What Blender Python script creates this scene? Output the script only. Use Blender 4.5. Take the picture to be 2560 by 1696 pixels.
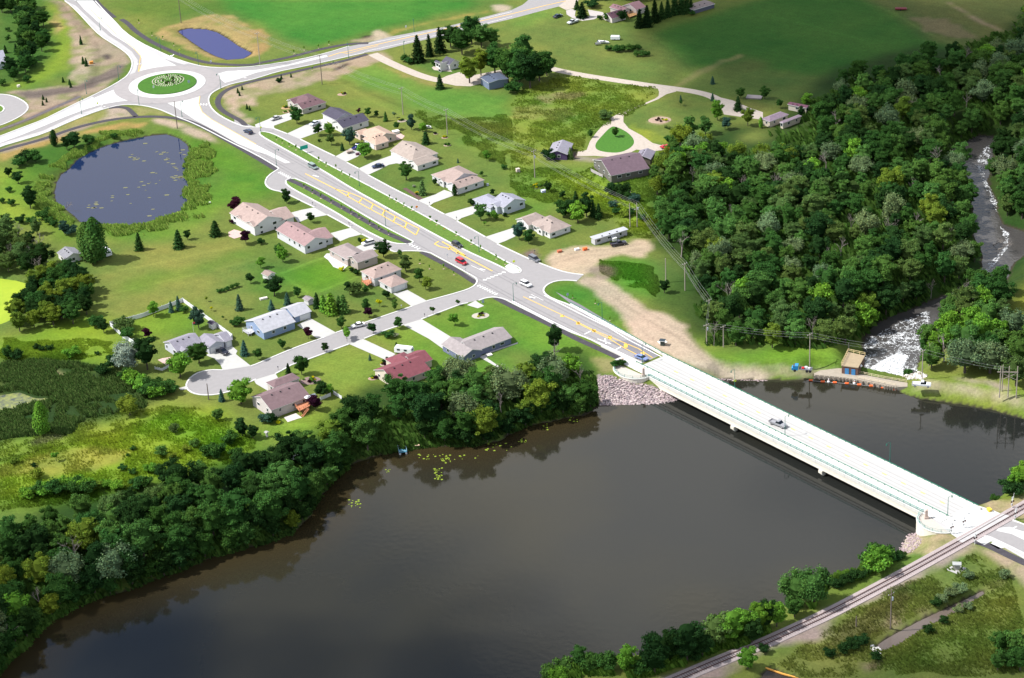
import bpy, bmesh, math, random
import numpy as np
from mathutils import Vector, Matrix
from mathutils.geometry import tessellate_polygon
R_=math.radians
for o in list(bpy.data.objects): bpy.data.objects.remove(o)
S=bpy.context.scene; C=S.collection
# ---------------- camera ----------------
FPX=5950.; PIT=R_(26.8); ROLL=R_(3.0); CAMH=351.
_f=np.array([0,math.cos(PIT),-math.sin(PIT)]); _r=np.array([1.,0,0]); _u=np.cross(_r,_f)
CR=math.cos(ROLL)*_r-math.sin(ROLL)*_u; CU=math.sin(ROLL)*_r+math.cos(ROLL)*_u; CF=_f
cam=bpy.data.cameras.new('camera'); co=bpy.data.objects.new('camera',cam); C.objects.link(co)
M=Matrix.Identity(4)
for i in range(3):
    M[i][0]=CR[i]; M[i][1]=CU[i]; M[i][2]=-CF[i]
M[2][3]=CAMH; co.matrix_world=M
cam.sensor_width=36; cam.lens=36*FPX/2560; cam.clip_start=1; cam.clip_end=20000
S.camera=co
# ---------------- light ----------------
EL=R_(50.0); AZ=R_(-92.0)          # sun stands to the left of the view (towards -X)
SD=Vector((math.sin(AZ)*math.cos(EL),math.cos(AZ)*math.cos(EL),math.sin(EL)))
W=bpy.data.worlds.new('World'); S.world=W; W.use_nodes=True; nt=W.node_tree; nt.nodes.clear()
out=nt.nodes.new('ShaderNodeOutputWorld'); bg=nt.nodes.new('ShaderNodeBackground'); bg.inputs[1].default_value=0.105
sky=nt.nodes.new('ShaderNodeTexSky'); sky.sky_type='NISHITA'; sky.sun_disc=False
sky.sun_elevation=EL; sky.sun_rotation=AZ; sky.altitude=300
tc=nt.nodes.new('ShaderNodeTexCoord'); mp=nt.nodes.new('ShaderNodeMapping'); mp.inputs['Scale'].default_value=(1,1,2.2)
nz=nt.nodes.new('ShaderNodeTexNoise'); nz.inputs['Scale'].default_value=3.4; nz.inputs['Detail'].default_value=6; nz.inputs['Roughness'].default_value=.52
rp=nt.nodes.new('ShaderNodeValToRGB'); rp.color_ramp.elements[0].position=.42; rp.color_ramp.elements[1].position=.56
mx=nt.nodes.new('ShaderNodeMixRGB'); mx.inputs[2].default_value=(8.6,8.5,8.3,1)
nt.links.new(tc.outputs['Generated'],mp.inputs[0]); nt.links.new(mp.outputs[0],nz.inputs['Vector'])
sx_=nt.nodes.new('ShaderNodeSeparateXYZ'); mrz=nt.nodes.new('ShaderNodeFloatCurve'); cv=mrz.mapping.curves[0]; cv.points[0].location=(0,.5); cv.points[1].location=(1,.5); [cv.points.new(*q) for q in ((.30,.42),(.385,.49),(.46,.60),(.52,.52),(.56,.46),(.64,.44))]; mrz.mapping.update(); adz=nt.nodes.new('ShaderNodeMath'); adz2=nt.nodes.new('ShaderNodeMath'); adz2.operation='SUBTRACT'; adz2.inputs[1].default_value=.5
nt.links.new(tc.outputs['Generated'],sx_.inputs[0]); nt.links.new(sx_.outputs[2],mrz.inputs['Value']); nt.links.new(mrz.outputs[0],adz2.inputs[0]); nt.links.new(nz.outputs['Fac'],adz.inputs[0]); nt.links.new(adz2.outputs[0],adz.inputs[1]); nt.links.new(adz.outputs[0],rp.inputs[0])
nt.links.new(rp.outputs[0],mx.inputs[0]); nt.links.new(sky.outputs[0],mx.inputs[1]); nt.links.new(mx.outputs[0],bg.inputs[0]); nt.links.new(bg.outputs[0],out.inputs[0])
sl=bpy.data.lights.new('sun','SUN'); sl.energy=4.3; sl.angle=R_(.55); sl.color=(1,.975,.925)
so=bpy.data.objects.new('sun',sl); C.objects.link(so); so.rotation_euler=SD.to_track_quat('Z','Y').to_euler(); so.location=(-300,600,500)
S.view_settings.view_transform='Standard'; S.view_settings.look='None'; S.view_settings.exposure=0.80; S.view_settings.gamma=1
S.render.engine='CYCLES'
try:
    S.cycles.max_bounces=5; S.cycles.diffuse_bounces=2; S.cycles.transparent_max_bounces=16
except Exception: pass
KK=2.25   # brightness of a sunlit white level surface at this exposure
# ---------------- helpers ----------------
def P(x,y,z=0.):
    d=CF*FPX+CR*(x-1280)-CU*(y-848); t=(z-CAMH)/d[2]
    return Vector((d[0]*t,d[1]*t,z))
def px(p):
    d=np.array([p[0],p[1],p[2]-CAMH]); zc=d@CF
    return 1280+FPX*(d@CR)/zc, 848-FPX*(d@CU)/zc
TN={'A':(0,0),'B':(1,0),'C':(2,0),'D':(3,0),'E':(0,1),'F':(1,1),'G':(2,1),'H':(3,1),'I':(0,2),'J':(1,2),'K':(2,2),'L':(3,2),'M':(0,3),'N':(1,3),'O':(2,3),'Q':(3,3)}
VW={'a':(700,220,9.8625),'b':(870,300,9.8625),'c':(1070,410,9.8625),'d':(1260,510,7.397),'e':(570,490,9.8625),'f':(790,590,9.8625),'g':(590,740,9.8625),
 'h':(390,790,9.8625),'i':(620,920,9.8625),'j':(920,800,6.221),'k':(1060,110,9.8625),'l':(1350,330,7.397),'m':(1880,220,9.8625),'n':(1480,0,7.397),'N':(0,0,1.)}
def T(t,u,v):
    if t in VW: x0,y0,s=VW[t]; return x0+u/s,y0+v/s
    i,j=TN[t]; return 640*i+u/3.698,424*j+v/3.698
def pts(s):
    """'A 12,30 40,50 B 1,2' -> list of photo pixels; letter = view the numbers were measured in"""
    r=[];t='A'
    for w in s.split():
        if w[0].isalpha(): t=w; continue
        u,v=w.split(','); r.append(T('n' if t=='nn' else t,float(u),float(v)))
    return r
TN['P']=TN['Q']; 
def wp(s,z=0.): return [P(x,y,z) for x,y in pts(s)]
def w1(s,z=0.): return wp(s,z)[0]
def lin(c):
    c=c/255.; return c/12.92 if c<=.04045 else ((c+.055)/1.055)**2.4
def alb(r,g,b,k=None):
    k=k or KK; return tuple(min(.82,lin(v)/k) for v in (r,g,b))
def tag(o,label=None,cat=None,group=None,kind=None):
    if label:o['label']=label
    if cat:o['category']=cat
    if group:o['group']=group
    if kind:o['kind']=kind
    return o
def empty(name,loc,rz=0):
    o=bpy.data.objects.new(name,None); o.empty_display_size=.5; C.objects.link(o); o.location=loc; o.rotation_euler=(0,0,rz); return o
def obj(name,me,mats=None,parent=None):
    o=bpy.data.objects.new(name,me); C.objects.link(o)
    if mats is not None:
        for m in (mats if isinstance(mats,(list,tuple)) else [mats]): me.materials.append(m)
    if parent: o.parent=parent
    return o
class MB:
    def __init__(s): s.v=[];s.f=[];s.m=[]
    def add(s,vs,fs,mi=0):
        b=len(s.v); s.v+= [tuple(v) for v in vs]; s.f+=[tuple(b+i for i in f) for f in fs]; s.m+=[mi]*len(fs)
    def box(s,c,sz,rz=0,mi=0,taper=1.0):
        x,y,z=[q/2 for q in sz]; co_,si=math.cos(rz),math.sin(rz); vs=[]
        for k,dz in enumerate((-z,z)):
            t=1 if k==0 else taper
            for dx,dy in ((-x,-y),(x,-y),(x,y),(-x,y)):
                dx*=t;dy*=t; vs.append((c[0]+dx*co_-dy*si,c[1]+dx*si+dy*co_,c[2]+dz))
        s.add(vs,[(0,3,2,1),(4,5,6,7),(0,1,5,4),(1,2,6,5),(2,3,7,6),(3,0,4,7)],mi)
    def tube(s,a,b,r0,r1=None,n=6,mi=0):
        r1=r0 if r1 is None else r1; a=Vector(a);b=Vector(b);d=(b-a)
        if d.length<1e-6: return
        q=d.to_track_quat('Z','Y'); vs=[]
        for p,r in ((a,r0),(b,r1)):
            for k in range(n):
                an=2*math.pi*k/n; vs.append(p+q@Vector((r*math.cos(an),r*math.sin(an),0)))
        s.add(vs,[(k,(k+1)%n,n+(k+1)%n,n+k) for k in range(n)]+[tuple(range(n-1,-1,-1)),tuple(range(n,2*n))],mi)
    def prof(s,pr,w,mi=0,y0=0):
        """side profile (x,z) extruded along y, width w"""
        n=len(pr); vs=[(x,y0-w/2,z) for x,z in pr]+[(x,y0+w/2,z) for x,z in pr]
        s.add(vs,[(k,(k+1)%n,n+(k+1)%n,n+k) for k in range(n)]+[tuple(range(n-1,-1,-1)),tuple(range(n,2*n))],mi)
    def blob(s,c,r,mi=0,n=7,m=5,rnd=None,jit=.0):
        vs=[];rx,ry,rz=(r,r,r) if not hasattr(r,'__len__') else r
        for i in range(m+1):
            ph=math.pi*i/m
            for k in range(n):
                th=2*math.pi*k/n+i*.4; j=1+(rnd.uniform(-jit,jit) if rnd else 0)
                vs.append((c[0]+rx*j*math.sin(ph)*math.cos(th),c[1]+ry*j*math.sin(ph)*math.sin(th),c[2]+rz*j*math.cos(ph)))
        fs=[]
        for i in range(m):
            for k in range(n):
                fs.append((i*n+k,(i+1)*n+k,(i+1)*n+(k+1)%n,i*n+(k+1)%n))
        s.add(vs,fs,mi)
    def mesh(s,name,smooth=False,recalc=True):
        me=bpy.data.meshes.new(name); me.from_pydata(s.v,[],s.f); 
        if len(set(s.m))>1: me.polygons.foreach_set('material_index',s.m)
        if recalc:
            b=bmesh.new(); b.from_mesh(me); bmesh.ops.recalc_face_normals(b,faces=b.faces); b.to_mesh(me); b.free()
        if smooth: me.polygons.foreach_set('use_smooth',[True]*len(me.polygons))
        me.update(); return me
    def build(s,name,mats,parent=None,smooth=False): return obj(name,s.mesh(name,smooth),mats,parent)
MC={}
def mat(name,col,rough=.85,noise=0.,scale=1.,metal=0.,spec=.3,col2=None,detail=4,bump=0.,bscale=None,stretch=None):
    if name in MC: return MC[name]
    m=bpy.data.materials.new(name); m.use_nodes=True; n=m.node_tree; b=n.nodes['Principled BSDF']
    b.inputs['Base Color'].default_value=(*col,1); b.inputs['Roughness'].default_value=rough; b.inputs['Metallic'].default_value=metal
    b.inputs['Specular IOR Level'].default_value=spec
    if noise or col2 or bump:
        tcn=n.nodes.new('ShaderNodeTexCoord'); src=tcn.outputs['Object']
        if stretch:
            mpn=n.nodes.new('ShaderNodeMapping'); mpn.inputs['Scale'].default_value=stretch[:3]
            if len(stretch)>3: mpn.vector_type='TEXTURE'; mpn.inputs['Rotation'].default_value=(0,0,stretch[3])
            n.links.new(src,mpn.inputs[0]); src=mpn.outputs[0]
        t=n.nodes.new('ShaderNodeTexNoise'); t.inputs['Scale'].default_value=scale; t.inputs['Detail'].default_value=detail; t.inputs['Roughness'].default_value=.65
        n.links.new(src,t.inputs['Vector'])
        if noise or col2:
            r=n.nodes.new('ShaderNodeValToRGB'); e=r.color_ramp.elements
            e[0].position=.3; e[1].position=.7
            c1=[max(0,c*(1-noise)) for c in col]; c2=list(col2) if col2 else [min(1,c*(1+noise)) for c in col]
            if col2: c1=list(col)
            e[0].color=(*c1,1); e[1].color=(*c2,1)
            n.links.new(t.outputs['Fac'],r.inputs[0]); n.links.new(r.outputs[0],b.inputs['Base Color'])
        if bump:
            bp=n.nodes.new('ShaderNodeBump'); bp.inputs['Strength'].default_value=bump; bp.inputs['Distance'].default_value=.1
            n.links.new(t.outputs['Fac'],bp.inputs['Height']); n.links.new(bp.outputs[0],b.inputs['Normal'])
    MC[name]=m; return m
def vnoise(x,y,sc,seed=0,oct=3):
    r=np.zeros_like(x,dtype=float);amp=1.;tot=0
    for o in range(oct):
        rs=np.random.RandomState(seed*17+o); g=rs.rand(256,256)
        u=x/sc+rs.rand()*97;v=y/sc+rs.rand()*97; iu=np.floor(u).astype(int);iv=np.floor(v).astype(int);fu=u-iu;fv=v-iv
        fu=fu*fu*(3-2*fu);fv=fv*fv*(3-2*fv)
        a=g[iu&255,iv&255];b=g[(iu+1)&255,iv&255];c=g[iu&255,(iv+1)&255];d=g[(iu+1)&255,(iv+1)&255]
        r+=amp*((a*(1-fu)+b*fu)*(1-fv)+(c*(1-fu)+d*fu)*fv);tot+=amp;amp*=.5;sc*=.5
    return r/tot
def inpoly(X,Y,poly):
    res=np.zeros(X.shape,bool); poly=np.array(poly,float)
    bb=(X>=poly[:,0].min())&(X<=poly[:,0].max())&(Y>=poly[:,1].min())&(Y<=poly[:,1].max())
    idx=np.nonzero(bb)[0]
    if len(idx)==0: return res
    x=X[idx];y=Y[idx];ins=np.zeros(len(idx),bool); n=len(poly)
    for i in range(n):
        x1,y1=poly[i];x2,y2=poly[(i+1)%n]
        if y1==y2: continue
        c=((y1>y)!=(y2>y))&(x<(x2-x1)*(y-y1)/(y2-y1)+x1); ins^=c
    res[idx]=ins; return res
def dpoly(X,Y,poly,closed=True):
    d=np.full(X.shape,1e9); n=len(poly)
    for i in range(n if closed else n-1):
        x1,y1=poly[i][:2];x2,y2=poly[(i+1)%n][:2];dx,dy=x2-x1,y2-y1;L=dx*dx+dy*dy+1e-9
        t=np.clip(((X-x1)*dx+(Y-y1)*dy)/L,0,1); d=np.minimum(d,(X-x1-t*dx)**2+(Y-y1-t*dy)**2)
    return np.sqrt(d)
# ---------------- water outlines (photo pixels -> world at water level) ----------------
LZ=-4.; RZ=-7.
lake_px=[(-500,1960),(-200,1770),(0,1690),(60,1620),(110,1562),(190,1515),(320,1478),(440,1432),(530,1394),(640,1368),(720,1340),(780,1290),(800,1250),(835,1200),(880,1165),(930,1143),(1010,1127),(1100,1118),(1180,1118),(1260,1100),(1300,1075),(1340,1062),(1420,1046),(1470,1038),(1500,1016),(1600,1011),(1680,1005),(1700,998),(1740,975),(1804,950),(1920,952),(2020,952),(2033,950),(2040,934),(2262,960),(2245,970),(2258,986),(2299,1000),(2353,1006),(2420,1016),(2488,1028),(2560,1048),(2760,1100),(2760,1150),(2600,1165),(2540,1205),(2500,1240),(2470,1252),(2440,1262),(2300,1330),(2263,1340),(2248,1367),(2234,1385),(2174,1405),(2136,1432),(2071,1462),(1990,1500),(1900,1548),(1790,1590),(1700,1618),(1604,1634),(1480,1652),(1400,1675),(1350,1705),(1300,1760),(1180,1960)]
river_px=[(2385,372),(2412,424),(2428,478),(2431,519),(2437,586),(2455,627),(2461,662),(2440,700),(2380,735),(2300,765),(2240,790),(2185,812),(2160,845),(2158,870),(2160,926),(2256,946),(2290,925),(2300,880),(2322,848),(2345,800),(2385,770),(2450,745),(2490,716),(2517,705),(2523,667),(2560,635),(2750,600),(2750,545),(2560,580),(2504,560),(2498,540),(2488,505),(2466,451),(2474,424),(2485,370),(2480,342),(2452,338)]
pond1_px=pts('A 650,1560 720,1480 850,1405 1000,1345 1200,1295 1400,1258 1540,1248 1650,1283 1725,1340 1742,1400 1722,1560 E 1715,40 1730,150 1725,330 1660,380 1500,440 1300,500 1150,530 1000,535 900,522 800,492 740,480 690,425 640,390 590,350 540,320 520,280 510,200 530,120 570,50 640,2')
pond2_px=pts('A 1650,290 1740,268 1900,275 2000,302 2100,360 2200,430 2325,495 2250,542 2100,552 2000,520 1900,470 1780,390 1700,330')
duck_px=pts('E -200,1000 0,1010 150,1030 320,1080 300,1150 230,1220 180,1300 130,1370 60,1410 0,1432 -200,1450')
marsh_px=pts('I -100,525 0,520 180,495 330,550 480,545 400,580 330,592 200,620 130,670 0,650 -100,645')
ditch_px=pts('P 1000,1270 1130,1185 1400,1040 1700,900 1850,830 1985,762 2010,780 1850,880 1700,970 1500,1070 1300,1190 1180,1270 1060,1312')
ditch2_px=pts('O 2300,1568 P 0,1480 140,1530 300,1600 200,1700 O 2250,1700')
WATERS=[('lake',lake_px,LZ,7.0,-3.),('river',river_px,RZ,11.0,-2.),('pond1',pond1_px,-1.,3.5,-1.5),('pond2',pond2_px,-1.,4.,-1.5),('duck',duck_px,-.5,2.,-1.),('marsh',marsh_px,-.4,1.5,-1.),('ditch',ditch_px,-1.,2.2,-1.),('ditch2',ditch2_px,-1.,2.,-1.)]
WP=[(n,[tuple(P(x,y,z)[:2]) for x,y in q],z,w,dep) for n,q,z,w,dep in WATERS]
BANKS=[(*tuple(w1('K 1050,470')[:2]),15.),(*tuple(w1('P 1300,330')[:2]),10.)]
def hfun(X,Y):
    H=np.zeros_like(X); 
    for n,poly,z,w,dep in WP:
        pa=np.array(poly); mg=w+14
        sel=(X>pa[:,0].min()-mg)&(X<pa[:,0].max()+mg)&(Y>pa[:,1].min()-mg)&(Y<pa[:,1].max()+mg)
        ix=np.nonzero(sel)[0]
        if len(ix)==0: continue
        x=X[ix];y=Y[ix]; xx=x;yy=y
        if n in('lake','river'):
            xx=x+(vnoise(x,y,5,3,2)-.5)*1.6; yy=y+(vnoise(x,y,5,4,2)-.5)*1.6
        d=dpoly(xx,yy,poly); ins=inpoly(xx,yy,poly); sd=np.where(ins,-d,d)
        wv=w
        if n=='lake':
            for (bx,by,br) in BANKS: wv=wv+9.*np.exp(-((x-bx)**2+(y-by)**2)/br**2)
        t=np.clip(sd/wv,0,1); t=t*t*(3-2*t); hl=z*(1-t)
        hw=z+dep*np.clip(-sd/4.,0,1)
        h=np.where(sd>0,hl,hw); H[ix]=np.where(sd<wv,np.minimum(H[ix],h),H[ix])
    return H
def gz(x,y): return float(hfun(np.array([x],float),np.array([y],float))[0])
def G(s,t=None):
    """photo pixel of a foot point on the ground -> world point on the terrain"""
    p=s if not isinstance(s,str) else pts(s)[0]; z=0.
    for _ in range(8):
        q=P(p[0],p[1],z); z=.5*(z+gz(q.x,q.y))
    q=P(p[0],p[1],z); return Vector((q.x,q.y,gz(q.x,q.y)))
def smooth_(L):
    for _ in range(1):
        N=[L[0]]
        for i in range(len(L)-1): N+=[L[i]*.75+L[i+1]*.25,L[i]*.25+L[i+1]*.75]
        L=N+[L[-1]]
    return L
# ---------------- ground sheet ----------------
def axis(a,b,st,lo,hi):
    m=list(np.arange(a,b,st)); r=[];x=b;d=st
    while x<hi: r.append(x);d*=1.35;x+=d
    l=[];x=a;d=st
    while x>lo: d*=1.35;x-=d;l.append(x)
    return np.array(l[::-1]+m+r+[hi])
gx=axis(-262,262,.95,-7000,7000); gy=axis(468,1112,1.05,-1500,9000)
GX,GY=np.meshgrid(gx,gy); X=GX.ravel();Y=GY.ravel(); HZ=hfun(X,Y)
D0=(X*CF[0]+Y*CF[1]+(HZ-CAMH)*CF[2]); D0=np.where(D0<1,1,D0)
UX=1280+FPX*(X*CR[0]+Y*CR[1]+(HZ-CAMH)*CR[2])/D0; UY=848-FPX*(X*CU[0]+Y*CU[1]+(HZ-CAMH)*CU[2])/D0
UX=np.where(Y<300,-9e5,UX)
ZONES=[
# (pixels, colour in the photo's sunlight, edge wobble px)
('N -900,-900 3400,-900 3400,2600 -900,2600',(128,146,68),0),
('B -130,10 0,0 1600,-20 2050,10 1980,80 1500,180 1100,290 850,350 600,420 400,430 300,400 180,330 60,240 -30,130 -130,80',(84,148,56),3),
('A 2050,-60 2400,-60 2400,240 2300,170 2130,100 2000,40',(84,148,56),3),
('A 1000,0 2020,10 2120,110 1700,150 1350,175 1150,120',(108,138,56),6),
('A 1450,330 1560,240 1700,190 1900,150 2100,130 2300,230 2400,330 2400,520 2330,540 2100,560 1950,550 1850,500 1600,400',(196,170,112),7),
('B -60,280 60,270 140,350 160,420 60,490 -20,500',(190,160,104),6),
('B 60,270 500,440 300,520 0,560 -80,540 150,440',(132,150,72),6),
('A 400,10 580,10 640,60 740,190 880,320 1000,400 1160,480 1200,560 1130,660 900,880 700,960 250,1110 150,1050 260,960 230,900 130,870 0,870 120,840 300,830 600,780 700,790 810,700 850,560 860,470 730,420 700,560 650,640 660,520 640,300 560,180 520,60',(190,170,146),5),
('A 700,390 850,300 900,480 860,600 830,760 740,760 640,740 620,700 700,640',(206,186,160),6),
('A 120,850 400,830 700,790 900,700 1100,600 1200,590 1100,700 950,760 720,860 620,880 250,910 200,880',(142,126,118),5),
('A 960,500 1030,510 1030,545 960,555',(110,96,92),4),
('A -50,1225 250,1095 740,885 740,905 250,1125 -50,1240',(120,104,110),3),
('A 400,20 480,10 640,260 660,450 620,620 430,740 270,790 -40,860 -40,800 200,760 330,690 470,480 480,200',(150,176,58),6),
('A 480,100 560,180 590,300 520,340 490,250',(196,176,110),8),
('A -60,-60 380,-60 480,200 500,500 400,620 280,760 -60,820',(84,124,50),6),
('A -40,1420 400,1235 700,1115 960,1020 990,1060 950,1100 700,1190 400,1290 -40,1460',(160,162,100),5),
('A -60,1400 400,1270 700,1170 950,1110 960,1130 700,1210 400,1320 -60,1440',(186,166,146),5),
('A -60,1440 300,1340 540,1270 800,1200 1100,1150 1380,1130 1330,1180 1000,1220 700,1270 450,1340 250,1420 60,1490 -60,1510',(196,166,100),7),
('A 990,1005 1180,1000 1200,1060 1240,1080 1050,1110 900,1110 1000,1060',(206,188,168),5),
('A 1230,980 1350,990 1560,1050 1450,1070 1270,1060',(164,166,104),5),
('A 1400,1095 1560,1100 1750,1160 1900,1230 2020,1320 2000,1335 1850,1290 1650,1200 1450,1140',(214,192,168),2),
('A 1400,1140 1650,1200 1850,1300 2050,1340 2000,1400 1940,1568 1740,1568 1750,1400 1650,1280 1540,1240',(92,140,40),4),
('E 1720,-10 1960,-10 1950,120 1960,260 1880,370 1700,460 1400,560 1250,620 1000,625 900,560 1000,525 1300,490 1650,370 1720,320',(104,146,52),4),
('E 380,0 640,0 520,80 500,200 540,320 600,380 700,450 740,490 700,560 500,480 350,360 380,200',(70,108,40),7),
('A 2000,1330 2130,1340 2367,1500 2367,1568 1950,1568',(112,156,50),6),
('A 200,1400 600,1330 900,1290 1300,1200 1500,1230 1100,1300 750,1440 640,1568 150,1568',(84,128,46),8),
('B 1000,500 1170,470 1240,540 1180,570 850,700 500,780 300,850 0,890 -260,870 -300,800 -60,760 200,720 520,640 850,540',(192,174,146),5),
('A 2050,900 2150,810 2367,770 2367,1000 2200,960 2230,1040 2367,1130 2367,1160 2290,1160 2150,1050 2060,980',(206,184,158),5),
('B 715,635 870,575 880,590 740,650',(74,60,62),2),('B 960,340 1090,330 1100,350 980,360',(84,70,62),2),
('B 1090,290 1150,275 1240,330 1200,360 1110,385 1000,390 1060,340',(222,200,172),5),
('B 860,380 1100,350 1060,395 860,400',(190,172,140),5),
('B 1220,300 1500,220 1900,130 2200,90 2120,130 1700,200 1400,270 1260,330',(170,160,84),5),
('B 2180,50 2367,60 2367,90 2240,130 2210,80',(214,196,170),4),
('B 1650,560 1900,600 1880,670 1740,700 1500,640 1400,570',(96,136,58),3),
('B 1160,590 1400,680 1660,770 1940,800 1800,840 1500,760 1240,680',(150,152,84),6),
('B 700,700 1160,590 1500,780 2300,900 2367,1100 2000,1100 1450,1020 1300,900',(112,158,64),8),
('B 1000,900 1450,1030 2000,1200 2367,1300 2367,1568 2100,1450 1800,1250 1500,1100 1200,1000 900,960',(124,154,66),8),
('C 0,900 400,700 1100,800 1340,840 1320,900 1000,1030 850,1150 720,1290 690,1400 560,1400 330,1400 250,1568 0,1568',(140,160,64),8),
('C 0,1000 300,980 600,1000 500,1120 200,1100 0,1080',(166,170,88),9),
('C 200,900 330,880 500,850 700,860 650,900 300,960',(164,160,104),9),
('C 0,90 440,60 500,90 380,200 200,260 0,300',(128,160,70),5),
('C 0,300 500,100 900,220 1300,300 1650,620 1480,800 1000,740 400,620 300,400 0,380',(116,138,66),5),
('C 1305,310 1500,230 1640,200 2000,60 2400,-30 D 0,-60 820,-40 1100,100 1500,350 1900,490 1600,640 900,620 650,640 560,720 300,700 0,650 C 2200,560 1750,630 1640,610 1420,430',(78,130,50),3),
('D 820,-40 2500,-60 2500,330 2150,300 1950,480 1500,350 1200,140',(118,130,70),8),
('D 1640,20 1700,30 2000,200 2200,300 2150,300 1950,210',(176,160,122),2),
('D 1250,130 1800,220 1900,380 1500,300',(150,140,98),9),
('C 1480,800 1750,630 1870,600 2080,500 2130,500 2100,530 1880,620 1700,740 1530,800',(148,150,90),4),
('C 1520,810 1900,620 2150,520 2367,600 D 0,660 600,700 640,900 100,950 C 2300,1000 1950,870 1600,830',(108,128,62),5),
('C 2050,900 2400,980 D 100,1000 0,1060 C 2150,1000',(120,130,66),6),
('C 1040,1100 1200,980 1500,870 1700,880 1850,910 1900,1080 1600,1240 1560,1240 1400,1160 1200,1220',(120,140,66),4),
('C 1100,1150 1300,1220 1500,1330 1300,1330 1100,1210',(168,176,66),7),
('C 950,1165 1080,1230 1140,1310 1100,1370 1000,1415 880,1412 775,1388 768,1330 830,1260 900,1185',(86,146,46),1),
('C 770,1150 850,1120 720,1300 690,1400 640,1400 720,1250',(84,116,46),6),
('C 1265,1120 1330,1080 1440,1085 1460,1120 1380,1150 1280,1145',(214,186,160),2),
('C 600,1440 860,1470 930,1460 940,1490 860,1510 600,1480',(176,168,150),2),
('C 560,1390 620,1390 610,1440 580,1475 530,1480',(126,106,104),2),
('G 0,-20 900,-20 1400,60 1350,280 1340,600 1080,640 1040,460 700,300 500,330 250,420 0,500',(112,150,58),6),
('G 500,20 800,100 1100,300 1300,420 1320,640 1100,520 900,330 600,180 300,60',(150,182,54),9),
('G 320,800 420,752 640,700 930,712 1040,690 1150,650 1250,660 1335,710 1290,765 1200,812 1000,792 800,842 780,890 700,905 690,975 640,985 560,965 430,938 340,890',(226,202,172),5),
('G 130,770 220,735 250,790 240,830 160,820',(142,122,116),7),
('G 700,900 860,870 980,900 950,1000 880,1040 790,1000 700,960',(176,158,140),9),
('G 780,840 1100,830 1250,830 1330,900 1320,1060 1290,1220 1200,1180 1100,1110 1000,1090 920,1030 990,900',(92,156,50),7),
('G 1250,800 1600,870 1620,1100 1600,1400 1440,1340 1300,1260 1290,1100 1330,980 1240,880',(104,128,62),7),
('G 1290,1220 1330,1060 1440,1020 1600,1000 1640,1430 1480,1390 1360,1310',(86,112,48),6),
('G 600,1032 690,975 900,1042 1000,1112 1100,1180 1250,1290 1420,1342 1500,1402 1620,1432 1620,1482 1680,1575 K 1660,0 1720,60 1800,130 1850,190 1950,235 2367,275 L 0,268 240,270 400,290 700,320 700,340 400,335 240,315 0,308 K 2367,385 1950,380 1850,340 1500,180 1160,-5 G 1130,1568 1050,1400 940,1270 800,1180 700,1080',(224,202,176),4),
('G 290,1110 330,1062 420,1035 600,1034 700,1080 800,1180 940,1270 1050,1400 1130,1568 900,1455 540,1250 300,1150',(96,150,54),3),
('G 1620,1432 1640,1568 1690,1568 1900,1568 1900,1450',(66,96,38),5),
('K 1660,0 1720,60 1790,130 1850,190 1960,230 2367,262 L 0,262 250,262 480,270 700,200 740,90 400,70 0,60 K 2367,85 2200,140 2000,130 1800,90 1750,-40',(140,176,56),3),
('L -20,308 240,315 420,335 415,375 250,395 100,385 -20,345',(138,150,80),4),
('K 1500,180 1850,340 1950,378 2367,390 L 60,385 -20,345 K 2300,320 1900,250',(228,208,184),5),
('L 1290,440 1700,470 2100,560 2500,640 2500,700 2500,780 2367,740 2100,665 1850,622 1600,588 1400,560 1250,510 1180,450',(146,164,64),5),
('L 1450,385 1700,400 2000,470 2500,590 2500,640 2100,560 1700,470 1300,440',(214,196,172),2),
('L 1290,380 1450,345 1800,360 2100,400 2500,470 2500,590 2000,470 1500,385',(140,176,66),5),
('L 1700,350 2000,380 2200,440 2210,480 2050,430 1750,370',(206,190,170),5),
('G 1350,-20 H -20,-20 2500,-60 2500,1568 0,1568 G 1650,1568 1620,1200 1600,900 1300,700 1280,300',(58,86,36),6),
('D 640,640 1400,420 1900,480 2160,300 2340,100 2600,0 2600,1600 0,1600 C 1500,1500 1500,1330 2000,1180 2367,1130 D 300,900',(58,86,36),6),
('D 0,1160 C 2130,1150 2367,1100 2330,1280 2100,1280',(150,160,80),5),
('H 2210,1300 2367,1080 2600,1000 2600,1600 L 2500,0 H 2300,1500',(152,160,60),4),
('F -70,60 60,90 100,170 40,195 -60,130',(140,122,112),5),
# left side meadows
('E -60,-10 380,0 360,240 500,480 740,560 740,700 500,640 380,520 200,520 60,480 -60,460',(116,152,52),8),
('E -60,-10 150,0 120,180 260,420 0,480 -60,460',(150,178,62),9),
('E 950,640 1300,610 1700,480 1950,200 2100,0 2500,0 2500,250 2100,330 1700,600 1400,660',(112,156,52),6),
('E 740,860 1400,720 2400,640 2400,1100 2200,1568 1700,1180 1000,1380 850,1340 950,1100 800,960',(146,154,76),8),
('E 1050,1050 1500,960 2000,820 2400,700 2400,760 1700,1000 1200,1150',(118,150,58),9),
('F -20,900 260,950 480,1150 300,1250 -20,1100',(124,152,62),7),
('F 260,960 560,840 700,800 920,990 820,1060 520,1160',(106,156,44),1),
('E 1060,1420 1700,1220 1860,1330 1900,1450 1640,1540 1300,1568 1160,1568',(122,160,52),4),
('E -60,1568 500,1470 850,1340 1020,1420 1060,1568',(142,174,50),7),
('I -60,-10 1150,-10 1100,220 900,230 500,200 0,190 -60,190',(140,172,56),8),
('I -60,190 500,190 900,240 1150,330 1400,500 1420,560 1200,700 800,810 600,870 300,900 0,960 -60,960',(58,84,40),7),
('I 420,250 560,300 800,380 700,395 560,350 430,290',(164,150,116),6),
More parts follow.
